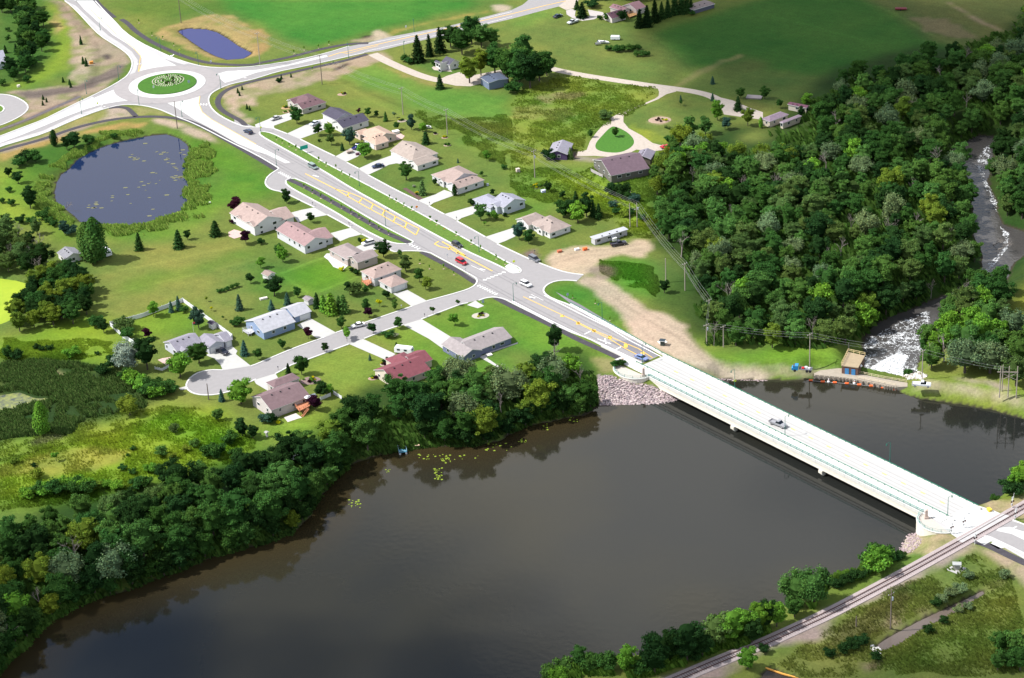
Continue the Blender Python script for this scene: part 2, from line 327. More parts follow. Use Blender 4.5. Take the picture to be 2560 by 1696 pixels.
('I -60,1000 300,880 700,830 1200,700 1500,600 1700,560 1650,630 1300,770 900,880 400,1000 -60,1110',(160,178,70),6),
('I 260,950 500,880 680,850 640,900 400,980 300,990',(132,136,88),6),
('I -60,1115 400,1010 900,885 1300,775 1660,640 1670,655 1300,795 900,910 400,1040 -60,1150',(94,120,40),4),
('I -60,1150 900,915 1660,650 1900,600 2200,760 2367,900 2367,1150 2000,1200 1400,1420 900,1568 -60,1600',(150,176,52),9),
('I 1200,760 1700,640 2100,800 2300,960 2000,1050 1400,900',(120,166,44),9),
('I -60,1200 400,1060 900,1000 1300,1050 900,1200 300,1260 -60,1300',(168,172,72),9),
('I 0,1450 600,1320 1200,1300 1500,1380 900,1568 0,1600',(104,140,42),9),
('I 1400,380 1720,420 1780,500 2100,500 1900,620 1750,640 1600,500 1560,470',(140,150,72),7),
('J 0,780 300,740 600,650 780,540 830,560 640,700 640,900 450,960 200,960',(138,170,60),5),
('J 180,340 240,290 870,55 1190,190 1080,400 900,545 780,550 560,380 440,340 230,360',(130,160,64),3),
('J 1020,-10 1600,10 1900,200 2367,150 2367,420 1700,420 1640,250 1300,60',(118,160,56),4),
('F 1000,1568 2050,1215 2300,1220 2367,1500 G 900,1568 0,1240 F 2200,1568',(128,162,60),5),
('G 0,1290 640,1568 K 900,150 1040,230 900,330 700,250 400,150 0,100',(118,164,56),5),
('K 700,130 1000,210 1060,230 900,300 760,280',(170,166,110),7),
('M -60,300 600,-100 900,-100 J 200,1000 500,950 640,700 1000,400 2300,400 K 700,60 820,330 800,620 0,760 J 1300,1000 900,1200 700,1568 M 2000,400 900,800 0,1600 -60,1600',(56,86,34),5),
# south east
('P -60,1160 0,1150 400,930 800,640 950,540 1200,340 1400,250 1400,430 1000,600 600,860 400,960 0,1180',(112,142,44),4),
('P 1200,380 1300,240 1400,200 1500,280 1620,200 1780,280 1500,440 1420,420 1200,440',(206,182,146),4),
('P -400,1568 0,1290 600,1180 620,1120 560,1050 700,960 1100,780 1500,600 1640,540 1800,400 1900,330 1850,290 1770,300 1250,580 900,760 560,930 260,1080 0,1200 -400,1370 O 1300,1600',(186,168,158),3),
('P 1640,500 1900,330 2200,430 2500,560 2500,760 2200,620 1900,420 1700,460',(200,180,152),5),
('P 1250,700 1500,600 1640,540 1500,680 1350,740',(196,176,142),5),
('P 560,1060 700,960 1100,790 1500,600 1640,560 1800,440 1960,400 2200,560 2500,780 2500,1700 -100,1700 0,1480 300,1250 620,1140',(126,140,70),7),
('P 700,1050 1100,850 1250,700 1340,760 1250,1000 1200,1100 800,1200 500,1300',(112,116,66),9),
('P 1080,1040 1170,980 1230,1010 1220,1070 1100,1110',(170,156,122),6),('P 1380,950 1490,920 1480,960 1400,980',(176,154,128),4),
('P 900,1440 1080,1400 1060,1440 940,1500',(164,146,120),6),('P 1990,755 2200,660 2210,690 2010,785',(196,168,140),3),
('P 2100,700 2500,740 2500,1200 1900,1200 2000,900',(128,136,62),9),
('P 1100,1330 1700,1100 2500,1000 2500,1350 1900,1450 1200,1500',(112,130,60),9),
('L 1980,1520 2200,1400 2500,1380 2500,1700 P 2250,60 2060,20',(206,184,146),5),
('L 2050,1500 2150,1430 2400,1370 2400,1440 2200,1510',(160,170,60),4),
('P 1960,250 2070,300 2140,370 2300,430 2500,520 2500,400 2280,360 2200,345',(196,190,150),3),
]
col=np.zeros((len(X),3)); 
wob1=(vnoise(X,Y,6,21,3)-.5)*2; wob2=(vnoise(X,Y,6,22,3)-.5)*2
vis=(UX>-900)&(UX<3400)&(UY>-900)&(UY<2600)&(Y>300)
SH=GX.shape
def blur(a,r,k=2):
    a=a.reshape(SH+(-1,)).copy()
    for _ in range(k):
        for ax in (0,1):
            p=np.pad(a,[(r,r) if i==ax else (0,0) for i in range(3)],'edge'); c=np.cumsum(p,axis=ax); n=a.shape[ax]
            z=np.zeros_like(np.take(c,[0],axis=ax)); c=np.concatenate([z,c],axis=ax)
            a=(np.take(c,range(2*r+1,2*r+1+n),axis=ax)-np.take(c,range(0,n),axis=ax))/(2*r+1)
    return a.reshape(-1,a.shape[-1])
def isgreen(c): return c[1]>c[0]*1.05
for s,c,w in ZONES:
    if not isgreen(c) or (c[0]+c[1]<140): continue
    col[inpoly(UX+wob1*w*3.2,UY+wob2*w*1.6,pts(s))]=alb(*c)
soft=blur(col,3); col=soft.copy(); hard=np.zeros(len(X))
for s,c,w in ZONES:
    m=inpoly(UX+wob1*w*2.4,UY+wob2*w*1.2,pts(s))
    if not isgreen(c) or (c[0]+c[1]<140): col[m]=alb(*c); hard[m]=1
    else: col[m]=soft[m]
# bare earth keeps tufts of weeds in it
wd=vnoise(X,Y,4.5,77,3); tuft=(hard>0)&(wd>.60)&(col[:,0]>alb(150,0,0)[0])&(col[:,0]<alb(222,0,0)[0])
col[tuft]=col[tuft]*.45+np.array(alb(130,150,66))*.55
col=blur(col,1,1)
col[~vis]=alb(110,136,60)
# worn, dry and lush patches of the turf itself
n1=vnoise(X,Y,38,31,4); n2=vnoise(X,Y,9,32,4); n3=vnoise(X,Y,2.2,33,2)
green=(col[:,1]>col[:,0]*1.02)
amt=np.where(green,1.,.35)
t=((n1-.5)*1.9+(n2-.5)*.95)*amt
col[:,0]*=1+t*.55; col[:,1]*=1+t*.20; col[:,2]*=1+t*.30
ox=(X-Y*.1); stripes=np.sin((X*.59+Y*.81)*1.45+ (n2-.5)*6)
col*= (1+stripes*.03*green)[:,None]; col*=(1+(n3-.5)*.24)[:,None]
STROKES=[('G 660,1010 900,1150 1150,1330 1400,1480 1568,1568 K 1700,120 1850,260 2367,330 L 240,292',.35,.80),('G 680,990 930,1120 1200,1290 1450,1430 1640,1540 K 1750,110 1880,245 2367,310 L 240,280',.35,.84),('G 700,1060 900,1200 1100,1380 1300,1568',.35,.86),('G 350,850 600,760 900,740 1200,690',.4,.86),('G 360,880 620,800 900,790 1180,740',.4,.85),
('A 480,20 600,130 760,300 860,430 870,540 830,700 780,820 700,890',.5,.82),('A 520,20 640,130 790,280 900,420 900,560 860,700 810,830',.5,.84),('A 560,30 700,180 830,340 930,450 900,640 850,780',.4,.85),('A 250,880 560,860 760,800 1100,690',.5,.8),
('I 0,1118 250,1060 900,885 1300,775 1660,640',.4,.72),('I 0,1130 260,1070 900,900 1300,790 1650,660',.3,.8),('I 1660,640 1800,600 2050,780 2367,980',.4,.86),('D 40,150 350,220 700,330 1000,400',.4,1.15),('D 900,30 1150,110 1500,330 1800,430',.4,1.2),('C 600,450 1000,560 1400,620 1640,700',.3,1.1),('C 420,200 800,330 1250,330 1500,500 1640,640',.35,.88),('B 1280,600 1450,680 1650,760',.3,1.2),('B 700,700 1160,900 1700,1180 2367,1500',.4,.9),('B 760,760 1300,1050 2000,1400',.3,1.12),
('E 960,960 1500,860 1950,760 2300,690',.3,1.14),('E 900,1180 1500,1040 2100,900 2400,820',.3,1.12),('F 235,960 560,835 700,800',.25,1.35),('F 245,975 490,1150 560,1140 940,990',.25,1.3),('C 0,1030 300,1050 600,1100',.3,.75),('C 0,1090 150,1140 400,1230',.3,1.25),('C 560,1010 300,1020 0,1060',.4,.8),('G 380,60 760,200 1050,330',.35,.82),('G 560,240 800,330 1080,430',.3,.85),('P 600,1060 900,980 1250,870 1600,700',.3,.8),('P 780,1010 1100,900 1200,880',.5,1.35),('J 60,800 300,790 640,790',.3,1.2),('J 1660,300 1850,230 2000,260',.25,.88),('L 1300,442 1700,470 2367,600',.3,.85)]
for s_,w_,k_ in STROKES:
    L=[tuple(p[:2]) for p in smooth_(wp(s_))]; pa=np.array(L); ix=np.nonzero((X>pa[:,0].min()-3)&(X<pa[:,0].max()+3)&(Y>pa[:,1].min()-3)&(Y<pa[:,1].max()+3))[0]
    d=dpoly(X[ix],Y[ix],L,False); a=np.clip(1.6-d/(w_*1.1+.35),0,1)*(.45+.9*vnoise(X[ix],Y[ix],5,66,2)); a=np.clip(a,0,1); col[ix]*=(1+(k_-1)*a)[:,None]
# wet mud at the water's edge
for n,poly,z,w,dep in WP:
    if n in('duck','marsh'): continue
    pa=np.array(poly); mm=(HZ<z+.12)&(HZ>z-3)&(X>pa[:,0].min()-9)&(X<pa[:,0].max()+9)&(Y>pa[:,1].min()-9)&(Y<pa[:,1].max()+9)
    ix=np.nonzero(mm)[0]; dd=dpoly(X[ix],Y[ix],poly); mm[ix]=dd<5.5
    col[mm]=np.array((.035,.03,.02))
rip=pts('K 780,330 900,335 1060,400 1240,425 1300,440 1560,565 1500,612 1100,625 800,615'); m=inpoly(UX,UY,rip); col[m]=np.array((.22,.18,.17))
rip=pts('P 1210,360 1260,250 1390,170 1400,280 1420,300 1300,400'); m=inpoly(UX,UY,rip); col[m]=np.array((.3,.26,.2))
col=np.clip(col,0.004,.8)
me=bpy.data.meshes.new('ground'); ny,nx=GX.shape
V=np.stack([X,Y,HZ],1).astype(np.float32); me.vertices.add(len(V)); me.vertices.foreach_set('co',V.ravel())
ii=(np.arange(ny-1)[:,None]*nx+np.arange(nx-1)[None,:]).ravel(); Q=np.stack([ii,ii+1,ii+nx+1,ii+nx],1).astype(np.int32)
me.loops.add(Q.size); me.loops.foreach_set('vertex_index',Q.ravel()); me.polygons.add(len(Q)); me.polygons.foreach_set('loop_start',np.arange(0,Q.size,4,dtype=np.int32))
me.update(calc_edges=True); me.polygons.foreach_set('use_smooth',np.ones(len(Q),bool))
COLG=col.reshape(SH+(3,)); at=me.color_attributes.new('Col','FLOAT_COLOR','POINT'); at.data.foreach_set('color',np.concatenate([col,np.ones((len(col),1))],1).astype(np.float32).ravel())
gm=bpy.data.materials.new('ground_turf'); gm.use_nodes=True; n=gm.node_tree; b=n.nodes['Principled BSDF']; b.inputs['Roughness'].default_value=.95; b.inputs['Specular IOR Level'].default_value=.1
va=n.nodes.new('ShaderNodeVertexColor'); va.layer_name='Col'; tcn=n.nodes.new('ShaderNodeTexCoord')
tn=n.nodes.new('ShaderNodeTexNoise'); tn.inputs['Scale'].default_value=1.1; tn.inputs['Detail'].default_value=6; tn.inputs['Roughness'].default_value=.75
mr=n.nodes.new('ShaderNodeMapRange'); mr.inputs[1].default_value=.3; mr.inputs[2].default_value=.7; mr.inputs[3].default_value=.72; mr.inputs[4].default_value=1.25
mm=n.nodes.new('ShaderNodeMixRGB'); mm.blend_type='MULTIPLY'; mm.inputs[0].default_value=1
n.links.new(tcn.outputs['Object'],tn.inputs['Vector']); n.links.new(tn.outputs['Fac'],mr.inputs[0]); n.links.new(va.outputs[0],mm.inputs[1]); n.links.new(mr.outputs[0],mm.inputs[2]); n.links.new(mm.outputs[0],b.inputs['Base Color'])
bp=n.nodes.new('ShaderNodeBump'); bp.inputs['Strength'].default_value=.5; bp.inputs['Distance'].default_value=.25; n.links.new(tn.outputs['Fac'],bp.inputs['Height']); n.links.new(bp.outputs[0],b.inputs['Normal'])
tag(obj('ground',me,gm),kind='structure')
HG2=HZ.reshape(SH)
def gz(x,y):
    i=int(np.searchsorted(gy,y))-1; j=int(np.searchsorted(gx,x))-1; i=min(max(i,0),SH[0]-2); j=min(max(j,0),SH[1]-2)
    v=(y-gy[i])/(gy[i+1]-gy[i]); u=(x-gx[j])/(gx[j+1]-gx[j]); return float((HG2[i,j]*(1-u)+HG2[i,j+1]*u)*(1-v)+(HG2[i+1,j]*(1-u)+HG2[i+1,j+1]*u)*v)
# ---------------- sheets ----------------
def sheet(name,poly,z,m,kind='structure',zs=None):
    v3=[Vector((p[0],p[1],0)) for p in poly]; tr=tessellate_polygon([v3])
    me=bpy.data.meshes.new(name); me.from_pydata([(p[0],p[1],z) for p in poly],[],[tuple(t) for t in tr])
    b=bmesh.new(); b.from_mesh(me)
    for f in b.faces:
        if f.normal.z<0: f.normal_flip()
    b.to_mesh(me); b.free(); o=obj(name,me,m)
    return tag(o,kind=kind) if kind else o
def raised(name,poly,z0,z1,m,kind='structure'):
    v3=[Vector((p[0],p[1],0)) for p in poly]; tr=tessellate_polygon([v3]); n=len(poly)
    mb=MB(); mb.add([(p[0],p[1],z1) for p in poly]+[(p[0],p[1],z0) for p in poly],[tuple(t) for t in tr]+[(i,(i+1)%n,n+(i+1)%n,n+i) for i in range(n)])
    o=mb.build(name,m); return tag(o,kind=kind) if kind else o
def ribbon_v(line,w,z0,z1,closed=False,off=0.):
    """swept box along a polyline"""
    n=len(line); vs=[]; L=[Vector((p[0],p[1],0)) for p in line]
    for i,p in enumerate(L):
        a=L[(i-1)%n] if (closed or i>0) else p; b_=L[(i+1)%n] if (closed or i<n-1) else p
        d=(b_-a); d=d.normalized() if d.length>1e-6 else Vector((1,0,0)); nn=Vector((-d.y,d.x,0))
        for s in(-1,1):
            q=p+nn*(off+s*w/2); vs.append((q.x,q.y,z1)); 
        for s in(-1,1):
            q=p+nn*(off+s*w/2); vs.append((q.x,q.y,z0))
    fs=[]
    for i in range(n if closed else n-1):
        j=(i+1)%n; a=4*i;b_=4*j
        fs+=[(a,a+1,b_+1,b_),(a+1,a+3,b_+3,b_+1),(a+2,a,b_,b_+2)]
    if not closed: fs+=[(0,2,3,1),(4*n-4,4*n-3,4*n-1,4*n-2)]
    return vs,fs
def smooth(line,k=2,closed=False):
    L=[Vector((p[0],p[1],p[2] if len(p)>2 else 0)) for p in line]
    for _ in range(k):
        n=len(L);N=[] if closed else [L[0]]
        for i in range(n if closed else n-1):
            a=L[i];b_=L[(i+1)%n]; N+=[a*.75+b_*.25,a*.25+b_*.75]
        if not closed:N.append(L[-1])
        L=N
    return L
conc=mat("concrete_pavement",(.47,.465,.455),.9,.06,.5,detail=6)
concg=mat('weathered_concrete',(.37,.36,.36),.9,.09,.5,detail=6,stretch=(9,.8,1,R_(-54)))
asph=mat('worn_asphalt',(.250,.238,.240),.9,.06,.6,detail=8)
asphd=mat('dark_asphalt',(.165,.158,.175),.9,.16,.9,detail=8,stretch=(14,.9,1,R_(-54)))
fresh=mat('fresh_asphalt',(.048,.043,.052),.85,.2,.8,detail=6)
kerbm=mat("kerb_concrete",(.50,.495,.485),.9,.06,1.2)
gravel=mat('gravel',(.37,.32,.275),.95,.14,.9,detail=8,bump=.3)
yel=mat('yellow_road_paint',(.68,.42,.07),.7,.10,3)
wht=mat('white_road_paint',(.78,.78,.76),.7,.06,3)
grs=mat('verge_grass',alb(118,156,58),.95,.28,1.3,detail=6,bump=.3)
grs2=mat('roundabout_grass',alb(84,142,40),.95,.2,1.1,detail=6,bump=.3)
mulch=mat('mulch',alb(226,200,176),.95,.2,5)
# waters
def watermat(name,colr,rough=.04,bump=.03,bs=.8,ior=1.33,col2=None,scale=.02,stretch=None):
    m=bpy.data.materials.new(name); m.use_nodes=True; n=m.node_tree; b=n.nodes['Principled BSDF']; b.inputs['Base Color'].default_value=(*colr,1); b.inputs['Roughness'].default_value=rough; b.inputs['IOR'].default_value=ior; b.inputs['Specular IOR Level'].default_value=.5
    t=n.nodes.new('ShaderNodeTexNoise'); t.inputs['Scale'].default_value=bs; t.inputs['Detail'].default_value=4; tcn=n.nodes.new('ShaderNodeTexCoord'); n.links.new(tcn.outputs['Object'],t.inputs['Vector'])
    bp=n.nodes.new('ShaderNodeBump'); bp.inputs['Strength'].default_value=bump; bp.inputs['Distance'].default_value=.5; n.links.new(t.outputs['Fac'],bp.inputs['Height']); n.links.new(bp.outputs[0],b.inputs['Normal'])
    if col2:
        t2=n.nodes.new('ShaderNodeTexNoise'); t2.inputs['Scale'].default_value=scale; t2.inputs['Detail'].default_value=5
        r=n.nodes.new('ShaderNodeValToRGB'); r.color_ramp.elements[0].position=.38; r.color_ramp.elements[1].position=.62; r.color_ramp.elements[0].color=(*colr,1); r.color_ramp.elements[1].color=(*col2,1)
        src=tcn.outputs['Object']
        if stretch:
            mpn=n.nodes.new('ShaderNodeMapping'); mpn.inputs['Scale'].default_value=stretch; n.links.new(src,mpn.inputs[0]); src=mpn.outputs[0]
        n.links.new(src,t2.inputs['Vector']); n.links.new(t2.outputs['Fac'],r.inputs[0]); n.links.new(r.outputs[0],b.inputs['Base Color'])
    return m
def grow(poly,d):
    cx=sum(p[0] for p in poly)/len(poly); cy=sum(p[1] for p in poly)/len(poly); n=len(poly)
    A=sum(poly[i][0]*poly[(i+1)%n][1]-poly[(i+1)%n][0]*poly[i][1] for i in range(n)); sg=1 if A>0 else -1; r=[]
    for i in range(n):
        a=Vector(poly[i-1]);b_=Vector(poly[(i+1)%n]);t=(b_-a).normalized(); r.append((poly[i][0]+t.y*d*sg,poly[i][1]-t.x*d*sg))
    return r
WPD={n:poly for n,poly,z,w,dep in WP}
lakem=watermat('lake_water',(.0125,.0135,.013),.06,.022,.5,ior=1.32)
n=lakem.node_tree; va=n.nodes.new('ShaderNodeVertexColor'); va.layer_name='Col'; n.links.new(va.outputs[0],n.nodes['Principled BSDF'].inputs['Base Color'])
lp=np.array(grow(WPD['lake'],2.6)); lx=np.arange(max(-330,lp[:,0].min()),min(330,lp[:,0].max())+3,3.); ly=np.arange(max(380,lp[:,1].min()),lp[:,1].max()+3,3.); LX,LY=np.meshgrid(lx,ly); lX=LX.ravel(); lY=LY.ravel()
ins=inpoly(lX,lY,lp.tolist()); ls=wp('N -160,1770 0,1690 110,1562 320,1478 530,1394 720,1340 790,1290 835,1200 880,1165 1010,1127 1180,1118 1300,1075 1420,1046 1500,1016',LZ); sd_=dpoly(lX,lY,ls,False)
sh_=np.clip(1-sd_/(10+18*vnoise(lX,lY,30,12,3)),0,1)[:,None]; deep=np.array((.0125,.0135,.0125)); mud=np.array((.028,.021,.009)); nn_=vnoise(lX,lY,60,13,4)[:,None]; lc=deep*(1-.9*np.clip((nn_-.42)*3,0,1))+np.array((.022,.020,.012))*.9*np.clip((nn_-.42)*3,0,1); lc=lc*(1-sh_)+mud*sh_
gi=-np.ones(len(lX),int); W_2=len(lx); keep=np.zeros(len(lX),bool); II=(np.arange(len(ly)-1)[:,None]*W_2+np.arange(W_2-1)[None,:]).ravel(); QQ=np.stack([II,II+1,II+W_2+1,II+W_2],1); QQ=QQ[ins[QQ].any(1)]; keep[QQ.ravel()]=True; gi[keep]=np.arange(keep.sum())
me=bpy.data.meshes.new('lake_water'); me.from_pydata(np.stack([lX[keep],lY[keep],np.full(keep.sum(),LZ)],1).tolist(),[],gi[QQ].tolist()); at=me.color_attributes.new('Col','FLOAT_COLOR','POINT'); at.data.foreach_set('color',np.concatenate([lc[keep],np.ones((keep.sum(),1))],1).ravel()); tag(obj('lake_water',me,lakem),kind='structure')
rivm=watermat('river_water',(.05,.047,.045),.1,.25,.7)
sheet('river_water',grow(WPD['river'],2.),RZ,rivm)
bluem=watermat('pond_water',(.008,.018,.055),.05,.02,.6,ior=1.24)
blue2=watermat('retention_pond_water',(.014,.022,.115),.12,.02,.6,ior=1.18)
sheet('pond_water',grow(WPD['pond1'],.6),-1.,bluem); sheet('retention_pond_water',grow(WPD['pond2'],.6),-1.,blue2)
sheet('duckweed_water',grow(WPD['duck'],.6),-.5,mat('duckweed',alb(214,236,66),.8,.12,.12,col2=alb(186,216,60)))
sheet('marsh_water',grow(WPD['marsh'],.4),-.4,mat('marsh_weed',(.03,.04,.06),.4,0,.55,col2=alb(196,204,110)))
sheet('ditch_water',grow(WPD['ditch'],.4),-1.,watermat('ditch_water',(.11,.088,.075),.2,.05)); sheet('ditch_water',grow(WPD['ditch2'],.4),-1.,watermat('ditch_water2',(.03,.022,.015),.2,.05))
# ---------------- roads ----------------
r1=wp('A 520,-60 600,10 660,55 745,140 830,235 930,335 1050,410 1150,475 1205,530 1225,580 1215,640 1180,700 1120,745 1000,815 850,890 700,960 560,1030 400,1110 200,1185 0,1262 -500,1450 -500,1560 0,1358 200,1300 400,1240 560,1165 700,1105 830,1055 960,1010 1100,975 1220,968 1350,982 1480,1015 1560,1050 1640,1085 1750,1125 1900,1195 2100,1300 2367,1432 B 200,1548 350,1520 500,1500 80,1178 0,1180 A 2290,1175 2230,1165 2100,1110 2000,1050 1945,990 1925,930 1940,880 1990,840 2100,790 2200,765 2300,745 2367,728 B 200,665 400,625 600,583 850,525 1000,492 1170,465 1430,400 1750,325 2140,228 2367,175 C 300,95 440,60 600,10 700,-40 200,-40 100,45 B 2367,92 2000,188 1750,250 1600,275 1250,340 1040,395 860,430 640,497 400,555 0,618 A 2100,632 1900,622 1750,588 1600,538 1450,470 1300,400 1150,300 1060,200 960,100 880,10 820,-60')
sheet('roundabout_road',r1,.02,asph)
r2=wp('B -200,1100 0,1180 80,1178 160,1190 290,1240 410,1290 600,1385 740,1450 830,1500 960,1568 F 1040,55 1300,195 1500,290 1600,340 1750,420 1860,480 2120,625 2230,690 2367,755 G 150,825 250,865 430,935 560,965 660,975 600,1032 500,1025 400,1033 320,1068 287,1112 303,1150 370,1195 540,1255 700,1345 900,1455 1130,1568 K 1360,155 1200,225 1000,140 850,70 720,0 G 500,1490 200,1335 0,1235 F 2300,1200 2210,1180 2120,1190 2030,1215 1900,1245 1700,1320 1530,1385 1380,1430 1250,1468 1100,1525 1000,1565 J 860,48 640,130 480,190 350,228 240,290 180,322 0,372 I 2130,480 2100,492 1990,517 1870,520 1780,502 1725,460 1722,410 1770,345 1850,303 1950,285 2060,288 2320,250 J 0,235 130,178 350,85 590,0 F 640,1550 740,1510 960,1432 1100,1385 1440,1268 1580,1217 1900,1130 2000,1090 2040,1050 2035,1010 2000,985 1850,900 1700,820 1590,760 1400,752 1290,765 1250,752 1080,650 880,540 660,420 540,350 450,308 330,248 240,208 150,190 100,160 82,120 110,60 210,-5 B 200,1548 0,1430 -200,1330')
sheet('main_road',r2,.025,asph)
# dark resurfaced carriageway before the bridge
sheet('resurfaced_lane',wp('G 1160,1568 640,1255 400,1130 K 700,-200 1110,-20 1360,155 1240,190 900,30'),.035,asphd)
# concrete panels
for s in ('A 560,-60 700,10 860,10 1000,160 1150,300 1300,420 1450,510 1560,570 1650,618 1500,640 1360,670 1275,692 1310,600 1310,540 1270,480 1180,410 1050,330 900,200 780,90 640,-60',
 'A 1060,828 1130,890 1250,925 1080,945 960,965 800,1010 600,1085 400,1170 200,1250 0,1325 -500,1520 -500,1460 0,1280 200,1205 500,1080 700,990 880,905',
 'A 1520,940 1640,925 1850,880 1840,960 1870,1040 1960,1110 2100,1190 2367,1340 B 320,1505 270,1512 100,1430 0,1400 A 2200,1330 2000,1215 1800,1110 1650,1010',
 'A 1980,695 2100,660 2367,650 B 300,600 500,545 650,510 665,527 400,590 0,675 A 2200,735 2080,768 2020,720'): sheet('concrete_splitter',wp(s),.06,conc)
for s in ('A 600,10 700,55 800,150 900,240 1000,330 1120,405 1220,480 1275,560 1265,640 1240,690 1190,700 1225,640 1235,580 1215,530 1160,472 1060,405 940,330 840,230 755,138 670,52',
 'A 880,10 960,100 1060,200 1150,300 1300,400 1450,470 1600,538 1750,588 1700,600 1560,560 1400,490 1250,420 1100,320 1000,215 900,110 820,10',
 'A 0,1262 200,1185 400,1110 700,960 850,890 880,915 700,1005 400,1140 200,1215 0,1290','A 0,1358 200,1300 400,1240 700,1105 960,1010 940,985 700,1070 400,1210 200,1270 0,1330'): sheet('concrete_gutter_lane',wp(s),.045,concg)
# circular apron and island from real circles
cc=w1('A 1546,781'); cc=Vector((cc.x,cc.y,0))
circ=lambda r,n=72:[(cc.x+r*math.cos(2*math.pi*k/n),cc.y+r*math.sin(2*math.pi*k/n)) for k in range(n)]
ring=mat('circulating_asphalt',(.27,.25,.25),.9,.08,.4,detail=8)
sheet('circulating_lane',circ(22.5),.07,ring)
raised('truck_apron',circ(16.2),0.,.16,conc)
raised('central_island',circ(12.4),0.,.42,grs2)
# kerbs
KL=[]
def kerb(s,closed=False,z1=.15,w=.55):
    L=smooth(wp(s),1,closed); KL.append(ribbon_v(L,w,0.,z1,closed))
kerb('A 600,10 660,55 745,140 830,235 930,335 1050,410 1150,475 1205,530 1225,580 1215,640 1180,700 1120,745 1000,815 850,890 700,960 560,1030 400,1110 200,1185 0,1262 -400,1410')
kerb('A -400,1520 0,1358 200,1300 400,1240 560,1165 700,1105 830,1055 960,1010 1100,975 1220,968 1350,982 1480,1015 1560,1050 1640,1085 1750,1125 1900,1195 2100,1300 2367,1432 B 200,1548 F 210,-5')
kerb('B 160,1190 80,1178 0,1180 A 2290,1175 2230,1165 2100,1110 2000,1050 1945,990 1925,930 1940,880 1990,840 2100,790 2200,765 2300,745 2367,728 B 200,665 400,625 600,583 850,525 1000,492')
kerb('A 880,10 960,100 1060,200 1150,300 1300,400 1450,470 1600,538 1750,588 1900,622 2100,632 B 0,618 400,555 640,497 860,430')
kerb('F 210,-5 110,60 82,120 100,160 150,190 240,208 330,248 450,308 540,350'); kerb('F 660,420 880,540'); kerb('F 980,600 1080,650'); kerb('F 1130,690 1250,752 1290,765 1400,752 1590,760 1700,820 1850,900 2000,985 2040,1010 2045,1050 2000,1092 1900,1130 1580,1217')
kerb('B 160,1190 290,1240'); kerb('B 410,1290 600,1385 730,1447'); kerb('B 840,1505 950,1562'); kerb('F 1040,55 1300,195 1500,290'); kerb('F 1600,340 1740,415'); kerb('F 1860,480 2120,625'); kerb('F 2230,690 2367,755 G 150,825 250,865 430,935 560,965 660,975')
kerb('G 600,1032 500,1025 400,1033 320,1068 287,1112 303,1150 370,1195 540,1255 700,1345 900,1455 1130,1568 K 1360,110')
kerb('F 2060,1212 2120,1190 2210,1180 2300,1200 2367,1235 G 200,1335 500,1490 K 720,0 850,70 1000,140 1200,225')
kerb('F 1440,1268 1100,1385 960,1432 740,1510'); kerb('F 640,1550 J 590,0 350,85 130,178 0,235 I 2320,250'); kerb('I 2060,288 1950,285 1850,303 1770,345 1722,410 1725,460 1780,502 1870,520 1990,517 2100,492 2130,480 J 0,372',z1=.13)
kerb('J 180,322 240,290 350,228 480,190 640,130 860,48'); kerb('F 1000,1565 1100,1525 1250,1468 1360,1437'); kerb('F 1530,1385 1700,1320 1900,1245 1960,1235')
mb=MB()
for v,f in KL: mb.add(v,f)
tag(mb.build('kerb',kerbm),kind='structure')
def island(s,z=.14,m=grs,kz=.16):
    L=smooth(wp(s),1,True); raised('verge',[(p.x,p.y) for p in L],0.,z,m); v,f=ribbon_v(L,.6,0.,kz,True); b=MB(); b.add(v,f); tag(b.build('kerb',kerbm),kind='structure'); return L
island('F 270,110 300,88 380,85 700,245 1000,425 1200,538 1430,655 1455,670 1440,685 1380,692 1280,685 1180,650 1000,560 700,375 400,215 290,150')
island('B 30,1225 60,1218 150,1235 300,1310 600,1490 F 760,5 1000,130 1300,290 1500,400 1700,510 2000,680 2200,790 2340,870 G 60,905 85,935 75,958 0,962 F 2290,910 1900,735 1500,520 1200,350 900,185 600,0 B 400,1455 200,1345 40,1255')
sheet('island_pavement',wp('F 2330,875 G 30,900 75,935 60,955 0,955 F 2300,905'),.165,conc)
# trails
def trail(s,w,m=fresh,z=.05,name='bike_path'):
    L=smooth(wp(s),2); v,f=ribbon_v(L,w,0,z); b=MB(); b.add(v,f); tag(b.build(name,m),kind='structure')
trail('A 850,-40 930,60 1060,165',2.2); trail('A 1120,180 1180,215 1250,290 1400,390 1560,465 1640,500 1780,550 1950,590 2200,605 2367,600 B 0,590 300,535 600,455 850,408 1040,400',2.4)
trail('A -300,1500 0,1395 400,1290 700,1180 1000,1110 1280,1080 1500,1080 1700,1105 1850,1160 2100,1300 2367,1455 N 665,409 691,425',2.3)
trail('A 1005,1000 1100,990 1180,1000 1230,1050 1260,1080',2.2)
trail('B 1030,503 800,570 500,632 200,703 0,745 A 2200,792 2080,840 2020,900 2010,970 2060,1030 2150,1080 2230,1120 2270,1165',2.3,z=.055)
trail('F 300,95 420,145 700,300 1000,470 1200,590 1420,682',2.3,z=.18); trail('F 1530,762 1640,820 1850,930 2000,1030 2035,1050',2.2)
trail('F 2215,1185 2367,1268 G 200,1360 400,1460 K 600,0 800,88 1050,205',2.3); trail('P 1880,285 2050,345 2200,420 2367,500 2600,600',2.6)
trail('A -60,1222 250,1110 740,893',1.8,mat('dusty_asphalt',(.10,.085,.09),.9,.25,.6),z=.04)
trail('K 2080,880 2081,881',.1)
